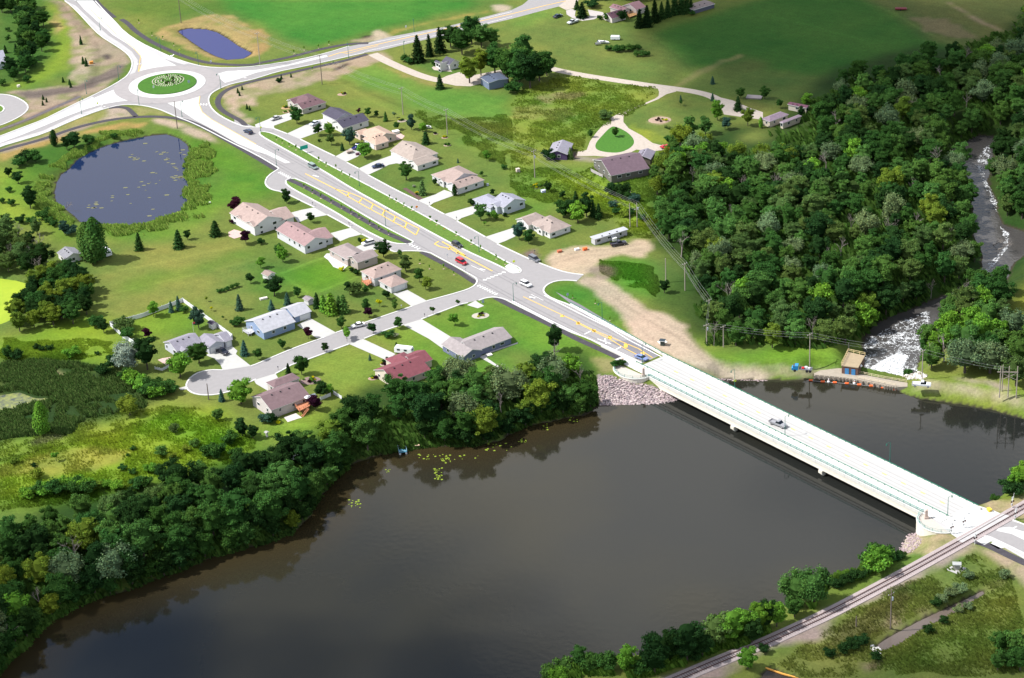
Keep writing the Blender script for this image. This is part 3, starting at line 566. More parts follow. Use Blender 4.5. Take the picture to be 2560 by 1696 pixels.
# gravel lanes
def lane(s,w,name='gravel_lane',z=.02): trail(s,w,gravel,z,name)
lane('B 1080,500 1200,565 1400,655 1550,712 1700,748 1850,765',4.6); lane('C 330,628 480,665 700,705 1000,750 1300,795 1500,820 1700,850 1850,890 1960,960 2060,1030',4.4)
sheet('gravel_drive',wp('B 1690,740 1760,705 1880,668 2000,700 2300,640 2300,720 1980,800 1850,795 1740,772'),.03,gravel)
sheet('gravel_drive',wp('C 1340,805 1360,850 1355,890 1320,915 1150,990 980,1055 900,1100 840,1160 770,1240 720,1310 690,1390 610,1405 600,1445 760,1443 930,1455 1060,1430 1150,1385 1300,1400 1420,1388 1400,1350 1300,1325 1200,1255 1080,1190 1030,1130 1030,1080 1080,1030 1200,980 1350,920 1430,872 1520,848 1480,812'),.034,gravel)
sheet('grass_loop',[(p.x,p.y) for p in smooth(wp('C 950,1165 1080,1230 1140,1310 1100,1370 1000,1415 880,1412 775,1388 768,1330 830,1260 900,1185'),2,True)],.045,mat('loop_grass',alb(88,148,46),.95,.2,1.2))
sheet('gravel_drive',wp('C 1870,890 2040,930 2200,1000 2320,1040 2320,1110 2100,1080 1960,1060 1930,990'),.038,gravel)
sheet('gravel_drive',wp('C 500,100 545,85 590,90 580,150 640,168 720,150 700,90 840,115 850,135 760,180 650,195 560,170 505,135'),.03,mat('pale_gravel',alb(236,226,222),.9,.06,1))
sheet('gravel_drive',wp('C 430,60 560,-40 620,-40 600,70 500,95'),.034,gravel)
# driveways
for s in ('B -10,1155 150,1090 310,1045 345,1075 330,1105 165,1165 170,1188 80,1176 0,1178','B 285,1238 540,1120 640,1095 680,1180 560,1230 405,1288','B 735,1448 860,1380 960,1340 1010,1400 940,1450 832,1500','B 945,1562 1080,1500 1250,1440 1380,1500 1390,1530 1300,1512 1230,1525 F 1130,8 1035,52',
 'F 1495,288 1650,235 1740,190 1830,220 1820,245 1640,310 1602,340','F 1738,414 1900,370 2020,335 2045,400 1900,450 1862,479','F 2118,625 2367,545 G 40,540 30,620 F 2300,665 2232,690','F 325,400 420,375 540,352 662,422 560,440 480,455 390,492','F 690,590 800,560 878,540 982,600 860,630 780,665 740,640','F 915,720 1080,655 1132,690 1120,740 1000,760','F 1268,1150 1400,1115 1582,1217 1440,1268','F 380,1440 500,1375 742,1510 642,1550 560,1560','F 1358,1437 1532,1385 1820,1560 J 1880,10 1760,50 1740,100 1600,0','J 860,47 990,0 1290,140 1220,190 1190,190','J -20,380 180,320 212,372 150,460 110,480 0,415','I 1900,150 2060,80 2150,70 2195,110 2180,140 2320,250 2060,290 2040,240 1980,180','F 2030,1213 1950,1255 2050,1285 2110,1262 2060,1235','J 2060,165 2100,150 2250,255 2240,268','I 1655,455 1722,435 1730,465 1670,472'): sheet('driveway',wp(s),.05,mat('driveway_concrete',(.385,.38,.365),.9,.05,.5,detail=6))
e_=smooth(wp('A -330,900 -200,870 0,872 110,885 200,925 252,965 262,1010 215,1060 130,1110 0,1165 -200,1210 -400,1150'),1,True); sheet('loop_road',[(p.x,p.y) for p in e_],.03,asph); v,f=ribbon_v(e_,.55,0,.15,True); mb=MB(); mb.add(v,f); tag(mb.build('kerb',kerbm),kind='structure')
e_=smooth(wp('A -200,990 -60,965 0,972 40,1000 30,1030 0,1045 -120,1075 -220,1050'),1,True); raised('verge',[(p.x,p.y) for p in e_],0,.15,grs); v,f=ribbon_v(e_,.6,0,.17,True); mb=MB(); mb.add(v,f); tag(mb.build('kerb',kerbm),kind='structure')
tt=mat('tyre_darkened_asphalt',(.205,.195,.20),.9,.12,.5,detail=6)
mb=MB(); L=smooth(wp('B 150,1318 F 620,10 1200,340 1900,745 2367,985 G 330,1165 700,1350 1130,1565'),1)
for of in (1.9,3.5,9.2,10.8): v,f=ribbon_v(L,.55,0,.031,off=-of); mb.add(v,f)
tag(mb.build('wheel_track',tt),kind='structure')
# road markings
wm=MB(); ym=MB()
def bar(mb,a,b,w,z=.065):
    d=Vector((b[0]-a[0],b[1]-a[1],0)); 
    if d.length<.01:return
    n_=Vector((-d.y,d.x,0)).normalized()*w/2; a=Vector((a[0],a[1],z)); b=Vector((b[0],b[1],z)); mb.add([a-n_,b-n_,b+n_,a+n_],[(0,1,2,3)])
def line(mb,s,w,z=.065):
    L=wp(s)
    for i in range(len(L)-1): bar(mb,L[i],L[i+1],w,z)
def xwalk(s,n,wid):
    a,b,c=wp(s)  # a->b across the road, c gives bar direction end from a
    for k in range(n):
        p=a.lerp(b,(k+.5)/n); bar(wm,p,p+(c-a),wid)
xwalk('F 195,30 300,85 225,20',6,.5); xwalk('F 1405,695 1500,745 1435,685',4,.55); xwalk('F 2035,1075 2215,1165 2065,1065',8,.5); xwalk('F 2080,1030 2290,945 2115,1030',6,.55)
xwalk('A 1480,560 1600,520 1500,540',5,.4); xwalk('A 1240,600 1300,600 1245,590',3,.4); xwalk('A 1840,975 1920,975 1845,962',3,.5); xwalk('A 2190,650 2260,730 2215,650',5,.4); xwalk('A 850,900 1010,1010 830,905',7,.35)
line(ym,'F 455,40 735,182 850,250 950,308 1060,370 1165,425 1270,485 1375,540 1478,608 1508,548 1395,492 1290,435 1190,378 1085,320 985,265 860,215 735,182',.4)
for s in ('F 860,215 845,252','F 985,265 950,308','F 1085,320 1060,370','F 1190,378 1165,425','F 1290,435 1270,485','F 1395,492 1375,540','F 1690,665 1650,690 1700,715 1800,735 1860,770 1940,800 1820,725 1720,668','F 1800,715 1780,745','F 1870,760 1855,780'): line(ym,s,.5)
line(ym,'F 1860,770 2185,940',.45); line(ym,'G 105,1178 610,1415 760,1490 910,1550 K 1000,20 1170,90 1300,175',.3); line(ym,'G 600,1420 900,1568 K 1040,85 1240,190',.3)
for s in ('G 465,1350 462,1365','G 612,1410 608,1435','G 758,1480 760,1505','G 905,1540 905,1568','K 1052,45 1052,80','K 1205,125 1208,150'): line(ym,s,1.2)
line(wm,'G 175,1155 290,1212',.15); line(wm,'G 160,1180 215,1190',.5); line(wm,'F 525,55 580,70',.4); line(wm,'F 2070,920 2120,930',.4); line(wm,'F 1990,890 2110,945',.15)
line(wm,'G 300,1165 600,1320 900,1465 K 1080,10 1380,165',.3); line(wm,'G 670,1525 730,1495',.35); line(wm,'K 960,100 1015,68',.4); line(wm,'K 790,0 915,45',.35); line(wm,'K 870,45 860,-5',.35)
line(wm,'G 0,1215 300,1370 660,1545 K 860,60 1190,215',.25)
line(ym,'B 670,525 760,495 900,465 1200,395 1600,305 2000,215 2367,130 C 300,55 500,10',.45); line(ym,'B 800,490 850,497 1000,455 1130,425',.35); line(wm,'B 1000,480 1430,385 2140,215 2367,155',.2); line(wm,'B 1040,405 1750,265 2367,110',.2)
line(ym,'A 1310,600 1275,690 1300,520 1230,440 1100,340 950,200 800,60',.25); line(ym,'A 1850,880 1838,960 1870,1040 1960,1110 2367,1335',.25)
tag(wm.build('road_marking',wht),kind='structure'); tag(ym.build('road_marking',yel),kind='structure')
# ---------------- bridge ----------------
N0=P(1618,943,0);N1=P(2310,1288,0);F0=P(1594,857,0);F1=P(2445,1270,0)
bd=(N1-N0).normalized(); bn=Vector((-bd.y,bd.x,0))
if (F0-N0).dot(bn)<0: bn=-bn
BW=(F0-N0).dot(bn); BL=(N1-N0).length; BA=math.atan2(bd.y,bd.x)
iq=P(1980,1095.5,1.0); BI=(iq-N0).dot(bn)       # offset of the inner barrier
def bp_(s,t,z): q=N0+bd*s+bn*t; return Vector((q.x,q.y,z))
def bbox(mb,s0,s1,t0,t1,z0,z1,mi=0):
    vs=[bp_(s,t,z) for z in (z0,z1) for s,t in ((s0,t0),(s1,t0),(s1,t1),(s0,t1))]
    mb.add(vs,[(0,3,2,1),(4,5,6,7),(0,1,5,4),(1,2,6,5),(2,3,7,6),(3,0,4,7)],mi)
bconc=mat('bridge_concrete',(.56,.545,.51),.85,.05,.6); bbeam=mat('beam_concrete',(.60,.56,.48),.85,.08,.8); deckm=mat('deck_concrete',(.39,.385,.375),.85,.07,.25,detail=6,stretch=(14,.8,1,BA)); green=mat('green_steel',(.015,.16,.10),.5,.05,3); greenl=mat('rail_steel',(.10,.27,.24),.5,.05,3)
br=empty('road_bridge',bp_(BL/2,BW/2,0),BA); tag(br,'long white concrete road bridge with green railings across the lake','bridge')
def ch(mb,name,m,par,smooth=False):
    o=mb.build(name,m,smooth=smooth); o.parent=par; o.matrix_parent_inverse=par.matrix_world.inverted() if False else Matrix.LocRotScale(par.location,par.rotation_euler,None).inverted(); return o
S0=-7.;S1=BL+6
b=MB(); bbox(b,S0,S1,BI+.2,BW-.3,-.35,.06); ch(b,'road_deck',deckm,br)
b=MB(); bbox(b,S0,S1,.35,BI-.2,-.35,.22); ch(b,'walkway',bconc,br)
b=MB(); bbox(b,-.6,BL+.3,0,.5,-.55,.42); bbox(b,-.6,BL+.3,-.12,.5,.34,.46); ch(b,'parapet',bconc,br)
b=MB(); bbox(b,-8,BL+9,BW-.45,BW,-.5,.75); ch(b,'parapet',bconc,br)
b=MB(); bbox(b,-26,BL+8,BI-.2,BI+.2,.0,.62); ch(b,'parapet',bconc,br)
b=MB()
for t in (.15,3.2,6.4,9.6,BW-.9):
    bbox(b,-.3,BL,t,t+.55,-2.0,-.35); bbox(b,-.3,BL,t-.12,t+.67,-2.15,-1.85)
ch(b,'beam',bbeam,br)
for s in (BL*.335,BL*.655,BL*.03,BL*.975):
    b=MB(); bbox(b,s-.7,s+.7,-.45,BW+.4,-3.1,-2.16); 
    for t in (.4,4.6,9.,BW-1.): bbox(b,s-.5,s+.5,t,t+1.0,-7,-3.1)
    if BL*.1<s<BL*.9: ch(b,'pier',bbeam,br)
def railing(s0,s1,t,z0,ht,st,name,m,posts=.07,mesh_=False):
    b=MB(); z=z0+ht; bbox(b,s0,s1,t-.07,t+.07,z-.12,z)
    if mesh_:
        bbox(b,s0,s1,t-.02,t+.02,z0+.12,z0+.18); bbox(b,s0,s1,t-.02,t+.02,z-.3,z-.25)
    n=int((s1-s0)/st)
    for k in range(n+1):
        s=s0+k*st; bbox(b,s-posts,s+posts,t-posts,t+posts,z0,z)
    if mesh_:
        for k in range(int((s1-s0)/.22)):
            s=s0+k*.22; bbox(b,s-.013,s+.013,t-.013,t+.013,z0,z-.1)
    ch(b,name,m,br)
b=MB()
for k in range(int(BL/5.8)): bbox(b,4+k*5.8,4.06+k*5.8,-.135,-.12,.335,.465); bbox(b,4+k*5.8,4.05+k*5.8,-.01,0,-.5,.33)
ch(b,'panel_joints',mat('joint_grey',(.18,.17,.16),.9),br)['kind']='stuff'
railing(0.5,BL-.5,.22,.46,.95,2.5,'railing',greenl,.06,True)
railing(-9,BL+6,BI,.62,.42,2.6,'railing',green,.09); railing(-8,BL+8,BW-.22,.75,.42,2.6,'railing',green,.09)
b=MB()
for k in range(16):
    b=MB(); bbox(b,3+k*7.4,4.8+k*7.4,BI+(BW-BI)*.5-.12,BI+(BW-BI)*.5+.24,.065,.072); ch(b,'lane_dash',mat('faded_yellow_paint',(.66,.50,.10),.8,.05,4),br)
b=MB()
for s in [k*BL/9 for k in range(10)]: bbox(b,s,s+.07,.4,BW-.5,.225,.2275) if False else bbox(b,s,s+.07,BI+.25,BW-.5,.062,.066)
for t in (BI+2.0,BI+3.6,BW-3.4,BW-5.0): bbox(b,S0+1,S1-1,t,t+.55,.0605,.0635)
ch(b,'tyre_track',mat('tyre_grey',(.335,.325,.32),.9,.06,.6),br)
# curved end walls with round lookouts
def lookout(name,s,t,a0,a1,rad,label,sg):
    e=empty(name,bp_(s,t,0)); tag(e,label,'retaining wall','curved lookouts at the bridge ends')
    n=14; arc=[(math.cos(a0+(a1-a0)*k/n),math.sin(a0+(a1-a0)*k/n)) for k in range(n+1)]; c=bp_(s,t,0)
    W_=lambda x,y: c+bd*x+bn*y
    pl=[W_(rad*x,rad*y*.9) for x,y in arc]; 
    v,f=ribbon_v(pl,.6,-4.6,.12); b=MB(); b.add(v,f); ch(b,'wall',bbeam,e)
    v,f=ribbon_v(pl,.8,.12,.3); b=MB(); b.add(v,f); ch(b,'coping',bconc,e)
    tr=tessellate_polygon([[Vector((p.x,p.y,0)) for p in pl]]); b=MB(); b.add([(p.x,p.y,.1) for p in pl],[tuple(q) for q in tr]); ch(b,'paving',mat('tan_paving',(.42,.38,.34),.9,.08,2),e)
    b=MB()
    for z in (1.2,.75,.4):
        v,f=ribbon_v(pl,.06,z-.03,z+.03); b.add(v,f)
    for p in pl[::2]: b.tube((p.x,p.y,.3),(p.x,p.y,1.25),.06)
    ch(b,'railing',greenl,e)
lookout('lookout_wall',-6.5,.6,math.pi*1.08,math.pi*1.97,7.0,'tan curved lookout wall above the rock bank at the far bridge end',1)
lookout('lookout_wall',BL+5.5,.6,math.pi*.98,math.pi*1.85,6.6,'tan curved lookout wall by the level crossing at the near bridge end',1)
sheet('plaza',[tuple(bp_(s,t,0)[:2]) for s,t in ((-16,.3),(0,.3),(0,BI),(-16,BI))],.14,conc)
sheet('plaza',[tuple(bp_(s,t,0)[:2]) for s,t in ((BL,.3),(BL+22,.0),(BL+22,BI),(BL,BI))],.07,conc)
def obelisk(p,h,label):
    e=empty('stone_pillar',p); tag(e,label,'pillar','stone pillars at the bridge ends'); b=MB(); b.box((0,0,.35),(1.15,1.15,.7)); ch2(b,'base',mat('pillar_stone',(.46,.36,.31),.85,.1,3),e)
    b=MB(); b.box((0,0,.7+(h-.9)/2),(.8,.8,h-.9),taper=.86); ch2(b,'shaft',MC['pillar_stone'],e); b=MB(); b.box((0,0,h-.1),(.9,.9,.2),taper=.3); ch2(b,'cap',MC['pillar_stone'],e)
def ch2(b,name,m,par,smooth=False):
    o=b.build(name,m,smooth=smooth); o.parent=par; return o
obelisk(w1('K 1217,345'),3.2,'brown stone pillar at the far bridge end beside the railing'); obelisk(w1('K 1022,224'),1.9,'short brown stone pillar where the path meets the lookout at the far bridge end'); obelisk(w1('P 1463,92'),3.0,'brown stone pillar at the near bridge end by the lookout')
# road beyond the bridge
sheet('main_road',wp('N 2400,1243 2445,1266 2500,1286 2560,1310 2760,1400 2760,1490 2560,1398 2505,1366 2440,1338 2395,1347 2360,1324 2310,1292 2330,1230'),.022,concg)
sheet('resurfaced_lane',wp('P 2010,215 2170,90 2367,150 2900,400 2900,660 2367,410 2270,355 2060,255 1990,235'),.04,asph)
sheet('concrete_panel',wp('P 1560,90 1640,150 1700,240 1790,300 2180,60 2080,15 1900,-40 1750,-60 1600,20'),.045,conc)
sheet('concrete_panel',wp('P 2130,180 2230,170 2367,215 2500,270 2500,330 2367,290 2250,235 2110,205'),.05,conc); sheet('concrete_panel',wp('P 2050,330 2110,290 2210,355 2130,375'),.05,conc)
sheet('crossing_panel',wp('P 1745,300 1800,325 2240,78 2170,55'),.30,concg)
for s in ('N 2445,1270 2500,1288 2560,1312 2700,1375','P 2000,255 2060,270 2270,368 2367,415 2700,560'):
    v,f=ribbon_v(wp(s),.5,0,.15); b=MB(); b.add(v,f); tag(b.build('kerb',kerbm),kind='structure')
b=MB(); line(b,'P 2225,205 2300,165',.35,.075); line(b,'P 1830,115 1890,90',.3,.075); tag(b.build('road_marking',wht),kind='structure')
# ---------------- railway ----------------
rl=smooth(wp('O 300,2100 1000,1800 1570,1560 1820,1452 2180,1305 P 0,1232 260,1112 560,975 900,797 1250,612 1790,312 2367,-15 2900,-320'),2)
v,f=ribbon_v(rl,4.6,0,.16); b=MB(); b.add(v,f); ball=b.build('ballast',mat('ballast_stone',(.31,.262,.258),.95,.16,2.2,detail=6,bump=.4)); tag(ball,kind='structure')
e=empty('railway_track',rl[len(rl)//2]); tag(e,'rusty railway track on a ballast bed along the lake shore','railway')
steel=mat('rusty_rail',(.10,.055,.05),.5,.2,4); tie=mat('dark_tie',(.16,.13,.13),.9,.25,2)
for sgn in (-.76,.76):
    v,f=ribbon_v(rl,.17,.2,.38,off=sgn); b=MB(); b.add(v,f); ch(b,'rail',steel,e)
b=MB(); acc=0; rr=random.Random(5)
for i in range(len(rl)-1):
    a,c=rl[i],rl[i+1]; L=(c-a).length; d=(c-a).normalized(); s=-acc
    while s+.75<L:
        s+=.75; q=a+d*s; b.box((q.x,q.y,.165+(.03 if rr.random()<.2 else 0)),(.24,2.5,.06),math.atan2(d.y,d.x))
    acc=L-s
t=ch(b,'ties',tie,e); t['kind']='stuff'
# ---------------- dam ----------------
wood=mat('pale_timber',(.55,.46,.32),.85,.12,2); brick=mat('dark_brick',(.13,.07,.055),.9,.2,2.5); damc=mat('dam_concrete',(.30,.26,.21),.9,.12,.7)
e=empty('dam',w1('L 860,345')); tag(e,'low concrete dam with timber walkway between lake and river','dam')
DZ=-2.7
dk=[P(*T('L',u,v_),DZ) for u,v_ in ((425,318),(480,290),(690,265),(680,300),(840,320),(1290,405),(1290,440),(1200,442),(1080,425),(820,372),(660,350),(430,330))]
b=MB(); n_=len(dk); tr=tessellate_polygon([[Vector((p.x,p.y,0)) for p in dk]]); b.add([(p.x,p.y,DZ) for p in dk]+[(p.x,p.y,-8) for p in dk],[tuple(q) for q in tr]+[(i,(i+1)%n_,n_+(i+1)%n_,n_+i) for i in range(n_)]); ch(b,'walkway',damc,e)
fr=[P(*T('L',u,v_),DZ) for u,v_ in ((430,332),(660,352),(820,374),(1080,427),(1200,444))]
b=MB()
for i in range(len(fr)-1):
    for k in range(5):
        q=fr[i].lerp(fr[i+1],k/5); b=MB(); b.box((q.x,q.y-.2,-3.9),(.35,.4,2.3)); ch(b,'pier',damc,e)
def fence_line(pl,z0,ht,st,b,r=.07,rails=2):
    for i in range(len(pl)-1):
        a,c=pl[i],pl[i+1]; L=(c-a).length; n=max(1,int(L/st))
        for k in range(n+1): q=a.lerp(c,k/n); b.tube((q.x,q.y,z0),(q.x,q.y,z0+ht),r,n=4)
        for k in range(rails):
            z=z0+ht*(1-k*.45); b.tube((a.x,a.y,z),(c.x,c.y,z),r*.8,n=4)
b=MB(); fence_line([P(*T('L',u,v_),DZ) for u,v_ in ((835,322),(1080,372),(1280,405))],DZ,1.0,2.2,b); fence_line([P(*T('L',u,v_),DZ) for u,v_ in ((825,368),(1080,420),(1180,438))],DZ,1.0,2.2,b); ch(b,'railing',wood,e)
# gatehouse
e=empty('gatehouse',w1('L 760,300',DZ)); tag(e,'small brick gatehouse on the dam with blue doors and railed roof','gatehouse')
hz=DZ+2.9; c4=[P(*T('L',u,v_),hz) for u,v_ in ((682,243),(832,262),(893,155),(742,122))]; cen=sum(c4,Vector())/4
b=MB(); b.add([(p.x,p.y,-5.5) for p in c4]+[(p.x,p.y,hz-.25) for p in c4],[(0,1,5,4),(1,2,6,5),(2,3,7,6),(3,0,4,7)]); ch(b,'wall',brick,e)
b=MB(); r4=[cen+(p-cen)*1.04 for p in c4]; b.add([(p.x,p.y,hz-.25) for p in r4]+[(p.x,p.y,hz) for p in r4],[(0,3,2,1),(4,5,6,7),(0,1,5,4),(1,2,6,5),(2,3,7,6),(3,0,4,7)]); ch(b,'roof',mat('tan_roof',alb(216,194,160),.9,.1,.8),e)
b=MB(); fence_line([Vector((p.x,p.y,0)) for p in (r4[0],r4[3],r4[2])],hz,1.1,1.6,b,.08); ch(b,'railing',mat('yellow_timber',(.6,.47,.25),.8,.1,2),e)
dv=(c4[1]-c4[0]).normalized(); nv=Vector((dv.y,-dv.x,0))
for fr_ in (.32,.72):
    q=c4[0].lerp(c4[1],fr_)+nv*.04; b=MB(); b.box((q.x,q.y,DZ+1.0),(1.25,.1,2.0),math.atan2(dv.y,dv.x)); ch(b,'door',mat('blue_door',(.05,.20,.42),.5,.05,2),e)
q=c4[1].lerp(c4[2],.35)+Vector((dv.x,dv.y,0))*.2; b=MB(); b.tube((q.x,q.y,hz-.9),(q.x+dv.x*.5,q.y+dv.y*.5,hz-.9),.55,.1,n=10); ch(b,'dish',mat('white_metal',(.75,.75,.76),.5),e)

e=empty('approach_barrier',w1('G 900,1450')); tag(e,'low concrete wall with green rail beside the road before the bridge','barrier')
pl=wp('G 540,1256 830,1408 1000,1500')+[bp_(-8.2,BW-.22,0)]
v,f=ribbon_v(pl,.42,0,.72); b=MB(); b.add(v,f); ch(b,'wall',bconc,e); b=MB(); v,f=ribbon_v(pl,.14,1.05,1.17); b.add(v,f)
for i in range(3):
    for k in range(7): q=pl[i].lerp(pl[i+1],k/7); b.tube((q.x,q.y,.7),(q.x,q.y,1.1),.08,n=4)
ch(b,'railing',green,e)
# ---------------- foaming water below the dam ----------------
foam=mat('white_foam',(.70,.72,.74),.7,.08,.8); fo=MB()
fn=foam.node_tree; fo_=[x for x in fn.nodes if x.type=='OUTPUT_MATERIAL'][0]; tp=fn.nodes.new('ShaderNodeBsdfTransparent'); fx=fn.nodes.new('ShaderNodeMixShader'); ft=fn.nodes.new('ShaderNodeTexNoise'); ft.inputs['Scale'].default_value=1.5; ft.inputs['Detail'].default_value=7; ft.inputs['Roughness'].default_value=.75; fr_=fn.nodes.new('ShaderNodeMapRange'); fr_.inputs[1].default_value=.40; fr_.inputs[2].default_value=.60; ftc=fn.nodes.new('ShaderNodeTexCoord')
fn.links.new(ftc.outputs['Object'],ft.inputs['Vector']); fn.links.new(ft.outputs['Fac'],fr_.inputs[0]); fn.links.new(fr_.outputs[0],fx.inputs[0]); fn.links.new(tp.outputs[0],fx.inputs[1]); fn.links.new(fn.nodes['Principled BSDF'].outputs[0],fx.inputs[2]); fn.links.new(fx.outputs[0],fo_.inputs[0]); rr=random.Random(11)
def foam_zone(s,n,a,b_,z=RZ+.05,asp=2.2,ang=None):
    q=[tuple(p[:2]) for p in wp(s,RZ)]; xs=[p[0] for p in q];ys=[p[1] for p in q]; k=0
    c=np.array([[rr.uniform(min(xs),max(xs)),rr.uniform(min(ys),max(ys))] for _ in range(n*4)]); m=inpoly(c[:,0],c[:,1],q); c=c[m][:n]
    nn=vnoise(c[:,0],c[:,1],5.5,91,3)
    for (x,y),v in zip(c,nn):
        if abs(v-.5)>.05 and b_<9 and asp>1.5 and rr.random()<.85: continue
        r=rr.uniform(a,b_); th=rr.uniform(0,6.28) if ang is None else ang+rr.gauss(0,.35); pts_=[]; m_=7
        for i in range(m_):
            t=2*math.pi*i/m_; e_=r*rr.uniform(.55,1.1); u=e_*asp*math.cos(t);w_=e_*math.sin(t)/asp
            pts_.append((x+u*math.cos(th)-w_*math.sin(th),y+u*math.sin(th)+w_*math.cos(th),z+rr.uniform(0,.05)))
        fo.add(pts_,[tuple(range(m_))])
foam_zone('L 900,380 900,300 1020,230 1200,130 1290,160 1240,260 1235,380',3200,.3,.8,asp=1.2)
foam_zone('L 890,60 1000,-60 1480,-60 1380,300 1250,380 900,360',3600,.18,.42,asp=2.6)
foam_zone('H 900,1568 1480,1300 1500,1340 1470,1568',1200,.16,.4,asp=2.6)
foam_zone('H 1920,-40 1980,-40 2020,120 2150,330 2160,420 2090,380 1990,120',800,.12,.34,asp=2.2,ang=-1.3); foam_zone('H 2140,520 2230,600 2220,720 2080,900 1980,1010 1960,980 2050,860 2170,740 2190,650',1500,.14,.40,asp=1.9,ang=.9)
foam_zone('D 1950,1568 1940,1480 1990,1380 2040,1340 2060,1400 2010,1568',700,.14,.4,asp=2,ang=1.2)
o=fo.mesh('foam',recalc=False); tag(obj('foam',o,foam),'white foam and rapids in the river below the dam','foam',kind='stuff')
b=MB(); 
for k in range(5):
    a=P(*T('L',905+k*68,330+k*9),DZ-.2); 
    b.add([(a.x,a.y,-3.4),(a.x+4.2,a.y-.6,-3.4),(a.x+4.4,a.y+3.2,RZ+.3),(a.x+.2,a.y+3.8,RZ+.3),(a.x,a.y,-7.2),(a.x+4.2,a.y-.6,-7.2)],[(0,1,2,3),(0,3,4),(1,5,2)])
tag(b.build('spillway_water',foam),kind='structure')
# ---------------- houses ----------------
glass=mat('window_glass',(.02,.028,.035),.12,0,spec=.6); trim=mat('white_trim',(.66,.66,.66),.6); gdoor=mat('garage_door_white',(.6,.6,.61),.6,.03,2); dark=mat('dark_vent',(.03,.03,.035),.6)
def roofmat(c): return mat('shingle_%d_%d_%d'%c,alb(*c,k=1.95),.9,.15,.9,detail=8,stretch=(1,1,1))
def wallmat(c): return mat('siding_%d_%d_%d'%c,alb(*c,k=1.45),.8,.04,.8)
HL={}   # landmarks
def house(name,label,cat,near,ang,wings,roofc,wallc,group=None,doors=(),extra=None,win=True,steep=.40):
    """ang: degrees of axis M (or two pixel points of an eave); wings: (pixels of eave corners, eave height, ridge axis, ends, optional ridge pixel)"""
    if isinstance(ang,tuple): a=P(*pts(ang[0])[0],ang[1]);b_=P(*pts(ang[0])[1],ang[1]); th=math.atan2((b_-a).y,(b_-a).x)
    else: th=R_(ang)
    eM=Vector((math.cos(th),math.sin(th),0)); eS=Vector((-eM.y,eM.x,0)) # M: down-right in the view, S: up-right
    boxes=[]
    for i,wg in enumerate(wings):
        q,h,ax,ends=wg[:4]; rp_=wg[4] if len(wg)>4 else None; pw=wp(q,h)
        ms=[p.dot(eM) for p in pw]; ss=[p.dot(eS) for p in pw]; m0,m1,s0,s1=min(ms),max(ms),min(ss),max(ss)
        if rp_:
            rp2=pts(rp_)[0]; half=3.
            for _ in range(12):
                R3=P(rp2[0],rp2[1],h+steep*half)
                if ax=='S': mid=R3.dot(eM); half=abs(m1-mid)
                else: mid=R3.dot(eS); half=abs(mid-s0)
            if ax=='S': m0=m1-2*half; s0=min(s0,R3.dot(eS)); s1=max(s1,R3.dot(eS))
            else: s1=s0+2*half; m0=min(m0,R3.dot(eM)); m1=max(m1,R3.dot(eM))
        boxes.append((m0,m1,s0,s1,h+.012*i,ax,ends))
    m0,m1,s0,s1=boxes[0][:4]; o_=eM*(m0+m1)/2+eS*(s0+s1)/2; root=empty(name,(o_.x,o_.y,gz(o_.x,o_.y)),th); tag(root,label,cat,group)
    zb=root.location.z
    def L(m,s,z): return ((m-(boxes[0][0]+boxes[0][1])/2),(s-(boxes[0][2]+boxes[0][3])/2),z)
    wb=MB(); rb=MB(); wins=[]
    for (m0,m1,s0,s1,h,ax,ends) in boxes:
        ov=.35; u0,u1,v0,v1=(m0,m1,s0,s1) if ax=='M' else (s0,s1,m0,m1)
        LL=(lambda u,v,z:L(u,v,z)) if ax=='M' else (lambda u,v,z:L(v,u,z))
        hw=(v1-v0)/2; vm=(v0+v1)/2; rise=hw*steep; hz=h
        g0=ends[0]=='g'; g1=ends[1]=='g'; ru0=u0 if g0 else min(u0+hw,(u0+u1)/2-.01); ru1=u1 if g1 else max(u1-hw,(u0+u1)/2+.01)
        faces=[[(u0,v0,hz),(u1,v0,hz),(ru1,vm,hz+rise),(ru0,vm,hz+rise)],[(u1,v1,hz),(u0,v1,hz),(ru0,vm,hz+rise),(ru1,vm,hz+rise)]]
        if not g0: faces.append([(u0,v1,hz),(u0,v0,hz),(ru0,vm,hz+rise)])
        if not g1: faces.append([(u1,v0,hz),(u1,v1,hz),(ru1,vm,hz+rise)])
        for fc in faces:
            n=len(fc); top=[LL(*p) for p in fc]; bot=[LL(p[0],p[1],p[2]-.16) for p in fc]
            rb.add(top+bot,[tuple(range(n))],0); k=len(rb.v)-2*n
            rb.f+=[tuple(k+n+i for i in range(n-1,-1,-1))]+[(k+i,k+(i+1)%n,k+n+(i+1)%n,k+n+i) for i in range(n)]; rb.m+=[1]*(n+1)
        a0,a1,c0,c1=u0+ov,u1-ov,v0+ov,v1-ov; wt=hz-.1; 
        pr=[LL(a0,c0,-1.5-zb*0),LL(a1,c0,-1.5),LL(a1,c1,-1.5),LL(a0,c1,-1.5),LL(a0,c0,wt),LL(a1,c0,wt),LL(a1,c1,wt),LL(a0,c1,wt)]
        wb.add(pr,[(0,1,5,4),(1,2,6,5),(2,3,7,6),(3,0,4,7)])
        gh=wt+(hw-ov)*steep
        if g0: wb.add([LL(a0,c0,wt),LL(a0,c1,wt),LL(a0,vm,gh)],[(0,1,2)])
        if g1: wb.add([LL(a1,c0,wt),LL(a1,c1,wt),LL(a1,vm,gh)],[(0,1,2)])
        # walls facing the camera: +M side and -S side
        if ax=='M': wins.append(((a1,c0),(a1,c1),hz,'M+')); wins.append(((a0,c0),(a1,c0),hz,'S-'))
        else: wins.append(((c1,a0),(c1,a1),hz,'M+')); wins.append(((c0,a0),(c1,a0),hz,'S-'))
    ch2(wb,'wall',wallmat(wallc),root); ch2(rb,'roof',[roofmat(roofc),trim],root)
